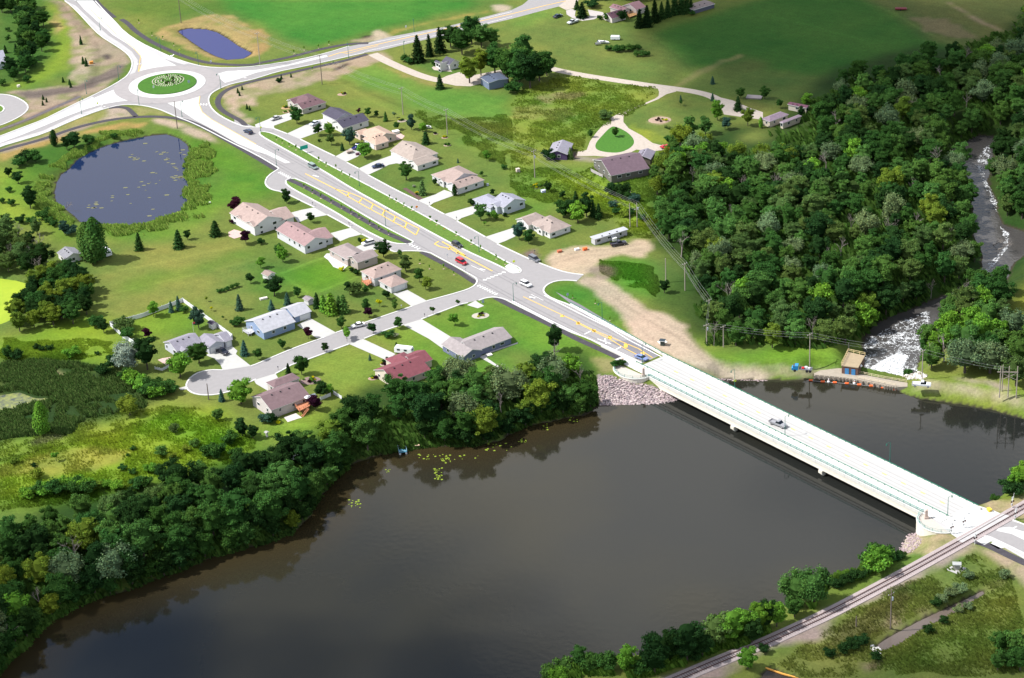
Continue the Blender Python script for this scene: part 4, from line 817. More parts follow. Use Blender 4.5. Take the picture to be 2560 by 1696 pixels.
    def inside(m,s,me_):
        for j,bx in enumerate(boxes):
            if j!=me_ and bx[0]+.2<m<bx[1]-.2 and bx[2]+.2<s<bx[3]-.2: return True
        return False
    rw=random.Random(hash(label)%999 if False else len(label)*7)
    for wi,(pa,pb,h,sd) in enumerate(wins):
        Lw=math.hypot(pb[0]-pa[0],pb[1]-pa[1]); di=wi//2; dn=[d for d in doors if d[0]==wi]
        for d in dn:
            _,fa,fb=d; m=(pa[0]*(1-(fa+fb)/2)+pb[0]*(fa+fb)/2); s=(pa[1]*(1-(fa+fb)/2)+pb[1]*(fa+fb)/2); off=.05; wd=Lw*(fb-fa); b=MB()
            c=L(m+(off if sd=='M+' else 0),s-(off if sd=='S-' else 0),.98); sz=(.1,wd,2.0) if sd=='M+' else (wd,.1,2.0); b.box(c,sz)
            for k in range(1,4):
                zz=k*.5; c2=(c[0]+(.06 if sd=='M+' else 0),c[1]-(.06 if sd=='S-' else 0),zz); b.box(c2,(.03,wd-.1,.04) if sd=='M+' else (wd-.1,.03,.04))
            ch2(b,'garage_door',gdoor,root)
        if not win: continue
        n=max(1,int(Lw/4.2))
        for k in range(n):
            fcr=(k+.5)/n+rw.uniform(-.08,.08)
            if any(d[1]-.1<fcr<d[2]+.1 for d in dn): continue
            m=pa[0]*(1-fcr)+pb[0]*fcr; s=pa[1]*(1-fcr)+pb[1]*fcr
            if inside(m,s,di): continue
            for zc in ([h-1.05] if h<3.1 else [h-1.05,h-3.0]):
                if zc<.6: continue
                ww=rw.choice((.8,1.0,1.5)); hh=rw.choice((.8,1.0)); b=MB(); b2=MB()
                if sd=='M+': c=L(m+.03,s,zc); b.box(c,(.08,ww+.2,hh+.2)); b2.box((c[0]+.035,c[1],c[2]),(.04,ww,hh))
                else: c=L(m,s-.03,zc); b.box(c,(ww+.2,.08,hh+.2)); b2.box((c[0],c[1]-.035,c[2]),(ww,.04,hh))
                f_=ch2(b,'window',trim,root); g_=b2.build('pane',glass); g_.parent=f_
    m0,m1,s0,s1,h,ax,ends=boxes[0]
    for k in range(3 if (m1-m0)>7 else 0):
        f_=.25+.22*k; hw=((s1-s0) if ax=='M' else (m1-m0))/2; b=MB()
        m,s=(m0+(m1-m0)*f_,(s0+s1)/2-.9) if ax=='M' else ((m0+m1)/2+.9,s0+(s1-s0)*f_)
        c=L(m,s,h+hw*steep-.9*steep+.12); b.box(c,(.4,.4,.28)); ch2(b,'roof_vent',dark,root)
    HL[near]=(o_.x,o_.y); return root,L
HG='houses of the residential streets'
A_M=-54.5
W3=(238,236,236)
house('house','single storey house with maroon brown roof nearest the roundabout','house','the maroon roofed house',A_M,[('a 540,525 1150,350 345,405',2.4,'S','gh'),('a 160,310 345,405 700,200',2.4,'S','gh'),('a 300,345 1130,345 640,150',2.45,'M','hh')],(136,106,112),(205,198,190),HG,doors=((1,.15,.8),))
house('house','white house with charcoal black L shaped gable roof','house','the black roofed house',A_M,[('a 1540,990 2205,795',2.55,'S','gg','a 1390,800'),('a 1045,640 1380,800',2.55,'M','gg','a 1240,465')],(92,88,106),W3,HG,doors=((3,.1,.75),))
house('house','house with peach coloured hip roof and pink siding','house','the peach roofed house',A_M,[('b 345,460 670,615 1020,520',2.35,'S','hg'),('b 420,400 1145,385 760,140',2.4,'M','hg'),('b 145,295 290,380 520,300',2.4,'S','gg')],(222,190,170),(226,204,192),HG,doors=((1,.15,.85),))
house('house','white house with beige grey roof and wide driveway holding a dark blue car','house','the beige roofed house',A_M,[('b 1030,755 1580,1030',2.3,'M','gh','b 1530,600'),('b 1480,1010 1710,1140 2250,965',2.3,'S','gh')],(196,180,170),(232,228,228),HG,doors=((1,.1,.5),))
house('house','white house with tan roof and tall columnar evergreen at its garage corner','house','the long tan roofed house',A_M,[('c 715,615 1400,395',2.5,'S','gh','c 590,460'),('c 70,265 560,500',2.5,'M','hg','c 600,90'),('c 225,370 380,445 620,330',2.5,'S','gh')],(194,172,164),(226,224,226),HG,doors=((1,.2,.85),))
house('house','tall pale blue house with blue grey gable roof and lower garage wing','house','the blue grey roofed house',A_M,[('c 1850,1075 2420,895 1540,925',3.1,'M','gg'),('c 1530,990 1700,1070 1900,950',3.12,'S','gh'),('c 1090,870 1560,1090',2.35,'M','hg','c 1285,710')],(184,184,200),(206,214,224),HG)
house('house','white house with taupe hip roof beside the office trailer','house','the taupe hip roofed house',A_M,[('d 450,350 850,545 1245,400',2.3,'M','hh'),('d 210,285 460,400 760,240',2.3,'S','gh'),('d 580,435 705,495 820,400',2.3,'S','gh')],(194,176,168),W3,HG)
house('office_trailer','long white construction office trailer beside the sandy lot','trailer','the office trailer',('d 1675,660 2300,472',2.45),[('d 1590,605 1675,660 2300,472',2.45,'M','gg')],(214,216,224),(206,204,208),steep=.06)
house('house','two storey white house with brick patio and pale tan roof left of the main road','house','the two storey white house',A_M,[('e 105,405 640,775',3.6,'M','gg','e 365,155'),('e 1260,625 1610,525',2.5,'S','gg','e 1430,250'),('e 250,475 330,590 400,520',3.6,'S','gh'),('e 530,620 640,775 720,700',3.62,'S','gh')],(200,176,168),W3,HG)
house('house','white house with rosy brown gable roof left of the main road','house','the rosy brown roofed house',A_M,[('e 1200,855 1890,1245',3.2,'M','gg','e 1440,625'),('F 560,668 705,628',2.6,'S','gg','F 640,530')],(186,154,154),(224,224,230),HG)
house('house','beige house with white patio and big rear wall facing the street corner','house','the beige house with the white patio',A_M,[('f 1015,665 1540,485',3.1,'S','gg','f 890,505'),('f 370,310 770,600',2.6,'M','hg','f 545,150')],(182,166,164),(192,178,172),HG)
house('house','house with pale hip roofs and brown wooden deck by the side street','house','the hip roofed house with the deck',A_M,[('f 1090,870 1430,1060 2115,815',3.2,'S','hh'),('f 1530,1100 1850,1265 2275,1130',2.4,'M','hh')],(196,172,164),(224,222,224),HG,doors=((2,.15,.85),))
house('house','blue sided house with streaky white metal roof','house','the white metal roofed house',A_M,[('g 650,905 1475,635',2.7,'S','gg','g 430,600'),('g 1420,515 1850,385',2.4,'S','gg','g 1680,150')],(214,214,222),(150,170,204),HG,doors=((2,.3,.95),))
house('house','house with slate grey roof and triple garage at the turning circle','house','the slate grey roofed house',A_M,[('h 510,880 1130,640',2.6,'S','gg','h 350,630'),('h 1270,775 1670,655',2.6,'M','gg','h 1185,430'),('h 1690,645 1885,582',2.4,'S','gg','h 1740,380'),('h 630,880 830,825 580,760',2.62,'M','gg')],(172,168,182),(206,208,220),HG,doors=((2,.1,.85),(4,.15,.9)))
house('house','beige house with streaked brown roof and red wooden deck near the lake wood','house','the brown roofed house by the turning circle',A_M,[('i 535,1025 1540,690',3.2,'S','gg','i 300,710'),('i 600,470 1290,250 900,190',2.9,'S','hh')],(150,124,128),(216,206,204),HG)
house('house','cream house with red shingle roof beside the lake wood','house','the red roofed house',A_M,[('j 975,770 420,985',2.5,'S','gg','j 240,775'),('j 1010,615 920,650',2.5,'S','gg','j 600,575'),('j 310,645 500,520 760,620',2.5,'M','hg')],(152,88,98),(226,214,196),HG)
house('house','long blue grey ranch house with screened porch and grey roof','house','the blue grey ranch house',A_M,[('j 1780,450 2240,270',2.3,'S','gg','j 1470,345'),('j 1480,585 1770,465 1160,375',2.35,'M','gg')],(184,174,174),(124,132,164),HG)
house('farmhouse','old white farmhouse with dark grey cross gable roof among tall trees','house','the white farmhouse',A_M+4,[('k 460,450 735,370',3.6,'S','gg','k 350,265'),('k 620,520 890,435',2.6,'M','gg','k 545,290'),('k 300,430 370,490 450,460',2.2,'M','gg')],(98,96,112),W3,steep=.62)
house('barn','blue grey metal barn under the big trees by the farm lane','barn','the blue grey barn',('k 1370,820 1590,970',3.2),[('k 1370,820 1590,970 2060,840',3.2,'M','gg')],(104,116,140),(120,134,158),steep=.12,win=False)
house('house','house with pink brown roofs and wooden deck at the top beside dark pines','house','the house at the top by the pines',-50,[('nn 570,215 640,140 335,130',2.6,'M','gg'),('nn 820,190 950,110 700,60',2.6,'S','gg')],(184,142,148),(216,206,200))
house('garage','small garage with dark purple roof in front of the top house','garage','the purple roofed garage',-58,[('nn 365,350 500,215 265,245',2.2,'S','gg')],(116,82,96),(224,214,208),win=False)
house('garage','dark purple detached garage with light grey metal roof on the gravel drive','garage','the purple garage',('l 615,215 510,420',2.5),[('l 510,420 615,215 140,385',2.5,'M','gg')],(176,172,186),(92,72,112),steep=.36)
house('house','olive brown house with dark mauve roof and fenced side yard','house','the olive brown house',('l 1145,670 1310,815',3.2),[('l 1310,815 1905,570',3.2,'S','gg','l 1750,400')],(128,106,118),(118,116,108),steep=.34)
house('garage','olive detached garage with grey metal roof by the gravel turn','garage','the olive garage',('l 2140,360 2050,508',2.4),[('l 2050,508 2140,360 1790,430',2.4,'M','gg')],(160,154,170),(126,120,104),win=False,steep=.36)
house('house','house with mauve hip roof at the edge of the river wood','house','the mauve roofed house',A_M+3,[('m 700,850 850,840 1145,660',2.6,'S','hh'),('m 240,765 560,790 700,580',2.6,'S','hh')],(166,146,162),(216,204,186))
house('shed','long narrow cream shed with maroon roof behind the mauve roofed house','shed','the long maroon roofed shed',('m 870,405 1300,490',2.5),[('m 870,405 1300,490 1430,440',2.5,'M','gg')],(134,88,108),(222,212,196),steep=.3)
house('garage','white garage with grey shingle roof beside the tall poplar','garage','the garage by the poplar',-58,[('E 600,830 750,770 535,765',2.2,'M','gg')],(164,164,172),W3,steep=.4)
house('shed','small tan roofed garden shed beside a round dark tree','shed','the tan roofed shed',-48,[('F 60,955 110,990 178,955',1.9,'M','gg')],(176,156,148),W3,win=False)
house('shed','small grey roofed shed behind the white metal roofed house','shed','the grey roofed shed',-52,[('F 428,1190 482,1218 532,1190',1.9,'M','gg')],(170,158,164),(224,222,226),win=False)
house('shed','white shed with charcoal roof inside the vinyl fence','shed','the charcoal roofed shed',-50,[('E 1912,1415 1962,1440 2008,1418',1.9,'M','gg')],(92,84,104),W3,win=False)
house('shed','tiny white shed on the lawn edge by the lake wood','shed','the tiny white shed',-50,[('J 72,860 95,872 122,858',1.7,'M','gg')],(206,204,200),W3,win=False)
house('house','pale blue house with light grey roof at the left edge of the picture','house','the house at the left edge',-70,[('A -140,560 70,580 -20,480',2.6,'S','gg')],(186,186,200),(206,210,220))
house('shed','small stone coloured pump shed with grey roof on the dam bank','shed','the pump shed',-10,[('L 473,240 560,262 580,235',1.9,'M','gg')],(112,118,134),(196,190,190),win=False)
house('warehouse','long low grey shed at the top beyond the green crop field','shed','the grey shed at the top',35,[('nn 1870,190 2200,95 2080,0',2.0,'M','gg')],(176,160,156),(96,98,116),win=False,steep=.08)
house('utility_cabinet','grey metal signal hut on a concrete pad beside the railway','hut','the signal hut',-10,[('P 1705,495 1750,520 1788,492',2.0,'M','gg')],(204,206,204),(176,174,164),win=False,steep=.2)
sheet('pad',wp('P 1645,565 1720,520 1835,550 1760,610'),.06,concg)
house('utility_cabinet','dark green transformer cabinet on the sandy haul road','cabinet','the green cabinet',-20,[('c 0,0 1,1',1,'M','gg')] if False else [('K 1365,5 1395,22 1425,0',1.9,'M','gg')],(72,86,96),(70,80,76),win=False,steep=.1)
# ---------------- clouds that shade parts of the valley ----------------
cm=bpy.data.materials.new('cloud'); cm.use_nodes=True; n=cm.node_tree; n.nodes.clear(); o_=n.nodes.new('ShaderNodeOutputMaterial'); mx_=n.nodes.new('ShaderNodeMixShader'); tr_=n.nodes.new('ShaderNodeBsdfTransparent'); df_=n.nodes.new('ShaderNodeBsdfDiffuse'); df_.inputs[0].default_value=(.8,.8,.8,1); mx_.inputs[0].default_value=.13
n.links.new(tr_.outputs[0],mx_.inputs[1]); n.links.new(df_.outputs[0],mx_.inputs[2]); n.links.new(mx_.outputs[0],o_.inputs[0])
def cloud(spots,zc,seed,rad=(22,46)):
    rr=random.Random(seed); mb=MB()
    for (x,y,n_,sp) in spots:
        g=P(x,y,0)
        for k in range(n_):
            q=g+Vector((rr.gauss(0,sp),rr.gauss(0,sp*.9),0))+SD*(zc/SD.z); r=rr.uniform(*rad); mb.blob((q.x,q.y,zc+rr.uniform(-25,40)),(r,r*.9,r*.45),n=10,m=6)
    tag(mb.build('cloud',cm,smooth=True),kind='structure')
cloud([(1790,50,8,20),(1900,20,8,24),(1980,80,10,28),(1950,170,7,20),(2080,60,8,26),(2250,20,8,24),(2100,150,8,22),(2250,200,6,20),(2420,100,6,26),(2500,260,5,18),(2330,330,3,14)],780,3)
cloud([(-60,1560,6,14),(200,1580,5,13),(450,1660,6,14),(800,1690,8,15),(1150,1700,8,14),(1500,1720,7,13)],740,4,(12,24))
cloud([(2480,1710,3,9),(2250,1730,3,9),(2000,1750,3,9)],700,5,(10,20))
# ---------------- trees ----------------
def leafmat(name,translucent=.25):
    m=bpy.data.materials.new(name); m.use_nodes=True; n=m.node_tree; n.nodes.clear()
    out=n.nodes.new('ShaderNodeOutputMaterial'); oi=n.nodes.new('ShaderNodeObjectInfo'); va=n.nodes.new('ShaderNodeVertexColor'); va.layer_name='Col'
    mu=n.nodes.new('ShaderNodeMixRGB'); mu.blend_type='MULTIPLY'; mu.inputs[0].default_value=1
    n.links.new(oi.outputs['Color'],mu.inputs[1]); n.links.new(va.outputs[0],mu.inputs[2])
    d=n.nodes.new('ShaderNodeBsdfDiffuse'); t=n.nodes.new('ShaderNodeBsdfTranslucent'); mx=n.nodes.new('ShaderNodeMixShader'); mx.inputs[0].default_value=translucent
    n.links.new(mu.outputs[0],d.inputs[0]); n.links.new(mu.outputs[0],t.inputs[0]); n.links.new(d.outputs[0],mx.inputs[1]); n.links.new(t.outputs[0],mx.inputs[2]); n.links.new(mx.outputs[0],out.inputs[0]); return m
LM=leafmat('leaves'); NM=leafmat('needles',.08); bark=mat('bark',(.075,.06,.05),.95,.3,3); greybark=mat('grey_bark',(.22,.19,.17),.95,.25,3)
def leafmesh(name,pos,nor,size,seed,m,asp=1.,core=None):
    rs=np.random.RandomState(seed); N=len(pos); nor=nor/np.linalg.norm(nor,axis=1)[:,None]
    a=np.cross(nor,rs.randn(N,3)); a/=np.linalg.norm(a,axis=1)[:,None]; b=np.cross(nor,a); sz=size*rs.uniform(.6,1.25,N)[:,None]
    v=np.stack([pos-a*sz*asp,pos-b*sz*.8,pos+a*sz*asp,pos+b*sz*.8],1).reshape(-1,3).astype(np.float32); c=rs.uniform(.72,1.28,N)
    cv=list(core.v) if core else []; nf=len(core.f) if core else 0; Nv=len(v)
    me=bpy.data.meshes.new(name); faces=np.arange(N*4).reshape(N,4)
    me.from_pydata(np.concatenate([v,np.array(cv,dtype=np.float32)]) .tolist() if cv else v.tolist(),[],faces.tolist()+([tuple(Nv+i for i in f) for f in core.f] if core else []))
    at=me.color_attributes.new('Col','FLOAT_COLOR','POINT'); cc_=np.ones((Nv+len(cv),4)); hue=rs.uniform(-.12,.12,N)
    cc_[:Nv,0]=np.repeat(c*(1+hue),4);cc_[:Nv,1]=np.repeat(c,4);cc_[:Nv,2]=np.repeat(c*(1-hue),4); cc_[Nv:,:3]=.55
    at.data.foreach_set('color',cc_.ravel()); me.materials.append(m); return me
def sph(rs,n):
    d=rs.randn(n,3); return d/np.linalg.norm(d,axis=1)[:,None]
def broad(seed,R=4.6,H=12.,lobes=17,leaves=2600,size=.30,flat=.40,base=.58,droop=0.,lr=(.26,.42)):
    rs=np.random.RandomState(seed); Pp=[];Nn=[]; core=MB(); sk=rs.uniform(.82,1.18,2)
    for i in range(lobes):
        d=sph(rs,1)[0]; d[2]=d[2]*.9+.12; k=.60+.25*rs.rand(); c=np.array([d[0]*R*k*sk[0],d[1]*R*k*sk[1],H*base+d[2]*H*flat*k*1.05]); r=R*rs.uniform(*lr)*(1.15 if d[2]>.3 else 1)
        n=int(leaves/lobes); dd=sph(rs,n); dd[:,2]=np.abs(dd[:,2])*.75+dd[:,2]*.25; rad=r*rs.uniform(.6,1.22,n)[:,None]
        p=c+dd*rad*np.array([1,1,.82+droop]); 
        if droop: p[:,2]-=droop*r*rs.rand(n)*np.linalg.norm(dd[:,:2],axis=1)*1.6
        Pp.append(p); Nn.append(dd+rs.randn(n,3)*.6); core.blob(tuple(c),(r*.62,r*.62,r*.52),n=6,m=4)
    core.blob((0,0,H*base),(R*.62,R*.62,H*flat*.7),n=8,m=5)
    return leafmesh('crown',np.concatenate(Pp),np.concatenate(Nn),size,seed+1,LM,core=core)
def conif(seed,R=2.6,H=9.,tiers=13,leaves=1900,size=.24,pw=.85):
    rs=np.random.RandomState(seed); Pp=[];Nn=[]; core=MB()
    for t in range(tiers):
        f=t/tiers; z=H*(.07+.92*f); r=R*(1-f)**pw*(1 if t%2 else .86)*rs.uniform(.9,1.1)+.08; nb=max(5,int(11*(1-f)+5)); 
        for b_ in range(nb):
            an=2*math.pi*(b_+rs.rand()*.8)/nb; rl_=r*rs.uniform(.78,1.12); n=max(2,int(leaves/tiers/nb*(1.6-f*1.2))); q=rs.rand(n)**.6
            p=np.stack([np.cos(an)*rl_*q,np.sin(an)*rl_*q,z-.22*rl_*q+rs.uniform(-.12,.16,n)],1); p[:,:2]+=rs.randn(n,2)*.16*q[:,None]*r*.5
            nn=np.stack([np.cos(an)*.55*np.ones(n),np.sin(an)*.55*np.ones(n),np.ones(n)],1)+rs.randn(n,3)*.35; Pp.append(p);Nn.append(nn)
    for t in range(6):
        z=H*(.1+.14*t); r=R*(1-t/6.4)**pw*.66; z2=z+H*.17; k0=len(core.v); m_=8
        core.add([(r*math.cos(2*math.pi*k/m_),r*math.sin(2*math.pi*k/m_),z) for k in range(m_)]+[(0,0,z2)],[(k,(k+1)%m_,m_) for k in range(m_)])
    return leafmesh('crown',np.concatenate(Pp),np.concatenate(Nn),size,seed+1,NM,asp=1.5,core=core)
def column(seed,R=1.6,H=9.,leaves=1500,size=.26,top=.9):
    rs=np.random.RandomState(seed); n=leaves; z=rs.rand(n)*.93+.07; an=rs.rand(n)*6.28; prof=np.sin(np.clip(z,.03,.985)*math.pi)**.45*(1-.35*z); bump=1+.22*np.sin(an*3+z*9+seed)+.12*rs.randn(n)
    r=R*prof*bump; p=np.stack([np.cos(an)*r,np.sin(an)*r,z*H],1); nn=np.stack([np.cos(an),np.sin(an),.55+0*an],1)+rs.randn(n,3)*.4
    core=MB(); core.blob((0,0,H*.5),(R*.62,R*.62,H*.44),n=8,m=7); return leafmesh('crown',p,nn,size,seed,LM,core=core)
def trunk_mesh(seed,h,r,limbs=5,m=bark,top=.62,spread=.5):
    rr=random.Random(seed); b=MB(); p=Vector((0,0,-.6)); 
    q=Vector((rr.uniform(-.2,.2),rr.uniform(-.2,.2),h*top)); b.tube(p,q,r,r*.55,7)
    for k in range(limbs):
        an=rr.uniform(0,6.28); z=rr.uniform(.35,1.)*h*top; e_=Vector((math.cos(an)*h*.25*spread,math.sin(an)*h*.25*spread,z+h*rr.uniform(.12,.25))); b.tube(p.lerp(q,(z+.6)/(h*top+.6)),e_,r*.42,r*.14,5)
    me=b.mesh('trunk'); me.materials.append(m); return me
def dead(seed,H=9.):
    rr=random.Random(seed); b=MB()
    def br_(p,d,L,r,dep):
        q=p+d*L; b.tube(p,q,r,r*.6,4)
        if dep<=0: return
        for _ in range(3 if dep>1 else 4):
            nd=(d+Vector((rr.gauss(0,.55),rr.gauss(0,.55),rr.uniform(.0,.4)))).normalized(); br_(p.lerp(q,rr.uniform(.6,1)),nd,L*rr.uniform(.5,.75),r*.5,dep-1)
    br_(Vector((0,0,-.3)),Vector((rr.uniform(-.1,.1),0,1)).normalized(),H*.42,.22,4); me=b.mesh('branches'); me.materials.append(greybark); return me
PR={'b':[(broad(10+i,R=4.3+.3*(i%3),H=12,lobes=26,leaves=3600,size=.25,flat=(.46,.50,.44,.50)[i%4],base=.50,lr=(.16,.32)),12.) for i in range(7)],
 'f':[(broad(40+i,R=4.7+.35*(i%3),H=12.,lobes=34,leaves=4200,size=.24,flat=.45+.02*(i%3),base=.53,lr=(.12,.28)),12.) for i in range(9)],
 'l':[(broad(60+i,R=4.2,H=10,lobes=20,leaves=2000,size=.32,flat=.48,base=.48,lr=(.2,.36)),10.) for i in range(4)],
 'w':[(broad(80+i,R=5.4,H=11.,lobes=20,leaves=3300,size=.27,flat=.42,base=.52,droop=.35,lr=(.24,.36)),11.) for i in range(3)],
 'c':[(conif(100+i,R=2.5+.3*(i%2),H=9.),9.) for i in range(4)],'n':[(conif(120+i,R=3.3,H=9.,tiers=9,leaves=1700,size=.30,pw=.6),9.) for i in range(3)],
 'o':[(column(140+i,R=2.6,H=12,leaves=2600),12.) for i in range(2)],'t':[(column(150,R=.95,H=5,leaves=1100,size=.16),5.)],
 's':[(broad(160+i,R=2.6,H=4.,lobes=12,leaves=1300,size=.22,flat=.42,base=.46),4.) for i in range(5)],
 'y':[(broad(180+i,R=1.1,H=3.2,lobes=7,leaves=420,size=.17,flat=.30,base=.66),3.2) for i in range(3)],
 'd':[(dead(200+i),9.) for i in range(3)],'p':[(broad(220+i,R=2.6,H=6.4,lobes=11,leaves=1500,size=.24,flat=.42,base=.57),6.4) for i in range(3)]}
TR={'b':[trunk_mesh(300+i,12,.32) for i in range(2)],'l':[trunk_mesh(309,10,.26)],'w':[trunk_mesh(304,11,.45)],'c':[trunk_mesh(305,9,.16,0,top=.8)],'o':[trunk_mesh(306,12,.3,0)],'t':[trunk_mesh(311,5,.08,0)],'s':[trunk_mesh(307,4,.10,4,top=.4)],'y':[trunk_mesh(308,3.2,.06,2)],'p':[trunk_mesh(310,6.4,.13,4)]}
TR['f']=TR['b'];TR['n']=TR['c']
COLS={'dark green':(44,72,36),'mid green':(80,116,54),'green':(60,96,44),'bright green':(100,144,50),'yellow green':(110,132,48),'olive green':(84,108,56),'blue green':(62,92,76),'silver grey':(150,160,138),'purple':(58,28,44),'golden yellow':(206,200,30),'blackish green':(30,50,26),'grey green':(104,124,84)}
def leafc(cn,rr,k=1.28,var=.10):
    c=alb(*COLS[cn],k=k); v=1+rr.uniform(-var,var)*1.6; h=rr.uniform(-var,var); return (c[0]*v*(1+h),c[1]*v,c[2]*v*(1-h),1)
KN={'b':('broadleaf_tree','tree'),'f':('forest_tree','tree'),'l':('leafy_tree','tree'),'w':('willow_tree','tree'),'c':('spruce_tree','conifer'),'n':('pine_tree','conifer'),'o':('poplar_tree','tree'),'t':('arborvitae','evergreen'),'s':('shrub','shrub'),'y':('young_tree','sapling'),'d':('dead_tree','dead tree'),'p':('ornamental_tree','tree')}
KD={'b':'broadleaf tree','f':'broadleaf tree','l':'leafy tree','w':'willow','c':'spruce','n':'pine','o':'tall columnar tree','t':'columnar arborvitae','s':'bushy shrub','y':'young tree','d':'bare dead tree','p':'rounded ornamental tree'}
rt=random.Random(77)
def plant(k,pos,h,cn,label,group=None,wide=1.,name=None,k_=1.28):
    me,H0=PR[k][rt.randrange(len(PR[k]))]; s=h/H0; e=empty(name or KN[k][0],pos,rt.uniform(0,6.28)); e.scale=(s*wide,s*wide,s); tag(e,label,KN[k][1],group)
    o=bpy.data.objects.new('crown' if k!='d' else 'branches',me); C.objects.link(o); o.parent=e; o.color=leafc(cn,rt,k_)
    if k in TR:
        t=bpy.data.objects.new('trunk' if k!='s' else 'stem',TR[k][rt.randrange(len(TR[k]))]); C.objects.link(t); t.parent=e
    return e
def relation(p):
    best=sorted(((x-p.x)**2+((y-p.y)*.8)**2,n) for n,(x,y) in HL.items())[0][1]; x,y=HL[best]; dx,dy=p.x-x,p.y-y
    side='right' if dx>abs(dy)*.9 else 'left' if -dx>abs(dy)*.9 else 'behind' if dy>0 else 'in front'
    d=math.hypot(dx,dy); 
    return {'right':'to the right of ','left':'to the left of ','behind':'behind ','in front':'in front of '}[side]+best, 'close' if d<13 else 'some way' if d<30 else 'well'
def size_word(k,h):
    ref={'b':8,'f':12,'l':7,'w':9,'c':6,'n':7,'o':10,'t':3,'s':2.6,'y':2.3,'p':4.2,'d':8}[k]
    return 'large ' if h>ref*1.2 else 'small ' if h<ref*.72 else 'medium '
EXTRA=[('the roundabout',(cc.x,cc.y)),('the blue grassy pond',tuple(w1('E 1200,200')[:2])),('the pond by the crop field',tuple(w1('A 1950,400')[:2])),('the cattail marsh',tuple(w1('I 600,450')[:2])),('the turning circle',tuple(w1('I 1950,400')[:2])),('the gatehouse on the dam',tuple(w1('L 760,280')[:2])),('the signal hut by the railway',tuple(w1('P 1745,540')[:2])),('the gravel loop',tuple(w1('C 950,1290')[:2])),('the left meadow',tuple(w1('I 900,1200')[:2])),('the duckweed pool',tuple(w1('E 100,1200')[:2])),('the bridge lookout',tuple(w1('K 1050,300')[:2])),('the street corner lawn',tuple(w1('F 2000,1400')[:2])),('the brown ditch',tuple(w1('P 1400,1050')[:2])),('the pines at the top',tuple(w1('C 1400,120')[:2]))]
for n_,q in EXTRA: HL[n_]=q
def yard(spec):
    """'TILE' then entries kind:x,y:height:colour[:wide]"""
    t='A'
    for w in spec.split():
        if len(w)==1: t=w; continue
        a=w.split(':'); k=a[0]; x,y=map(float,a[1].split(',')); h=float(a[2]); cn={'g':'green','m':'mid green','d':'dark green','b':'bright green','y':'yellow green','o':'olive green','e':'blue green','v':'silver grey','p':'purple','k':'blackish green','l':'golden yellow','r':'grey green'}[a[3]]
        wd=float(a[4]) if len(a)>4 else 1.
        g=G(T(t,x,y)); rel,dist=relation(g); lab=(size_word(k,h)+cn+' '+KD[k]+{'close':' close ','some way':' ','well':' well '}[dist]+rel).replace('broadleaf tree','tree')
        plant(k,g,h,cn,lab,None,wd,k_=1.08)
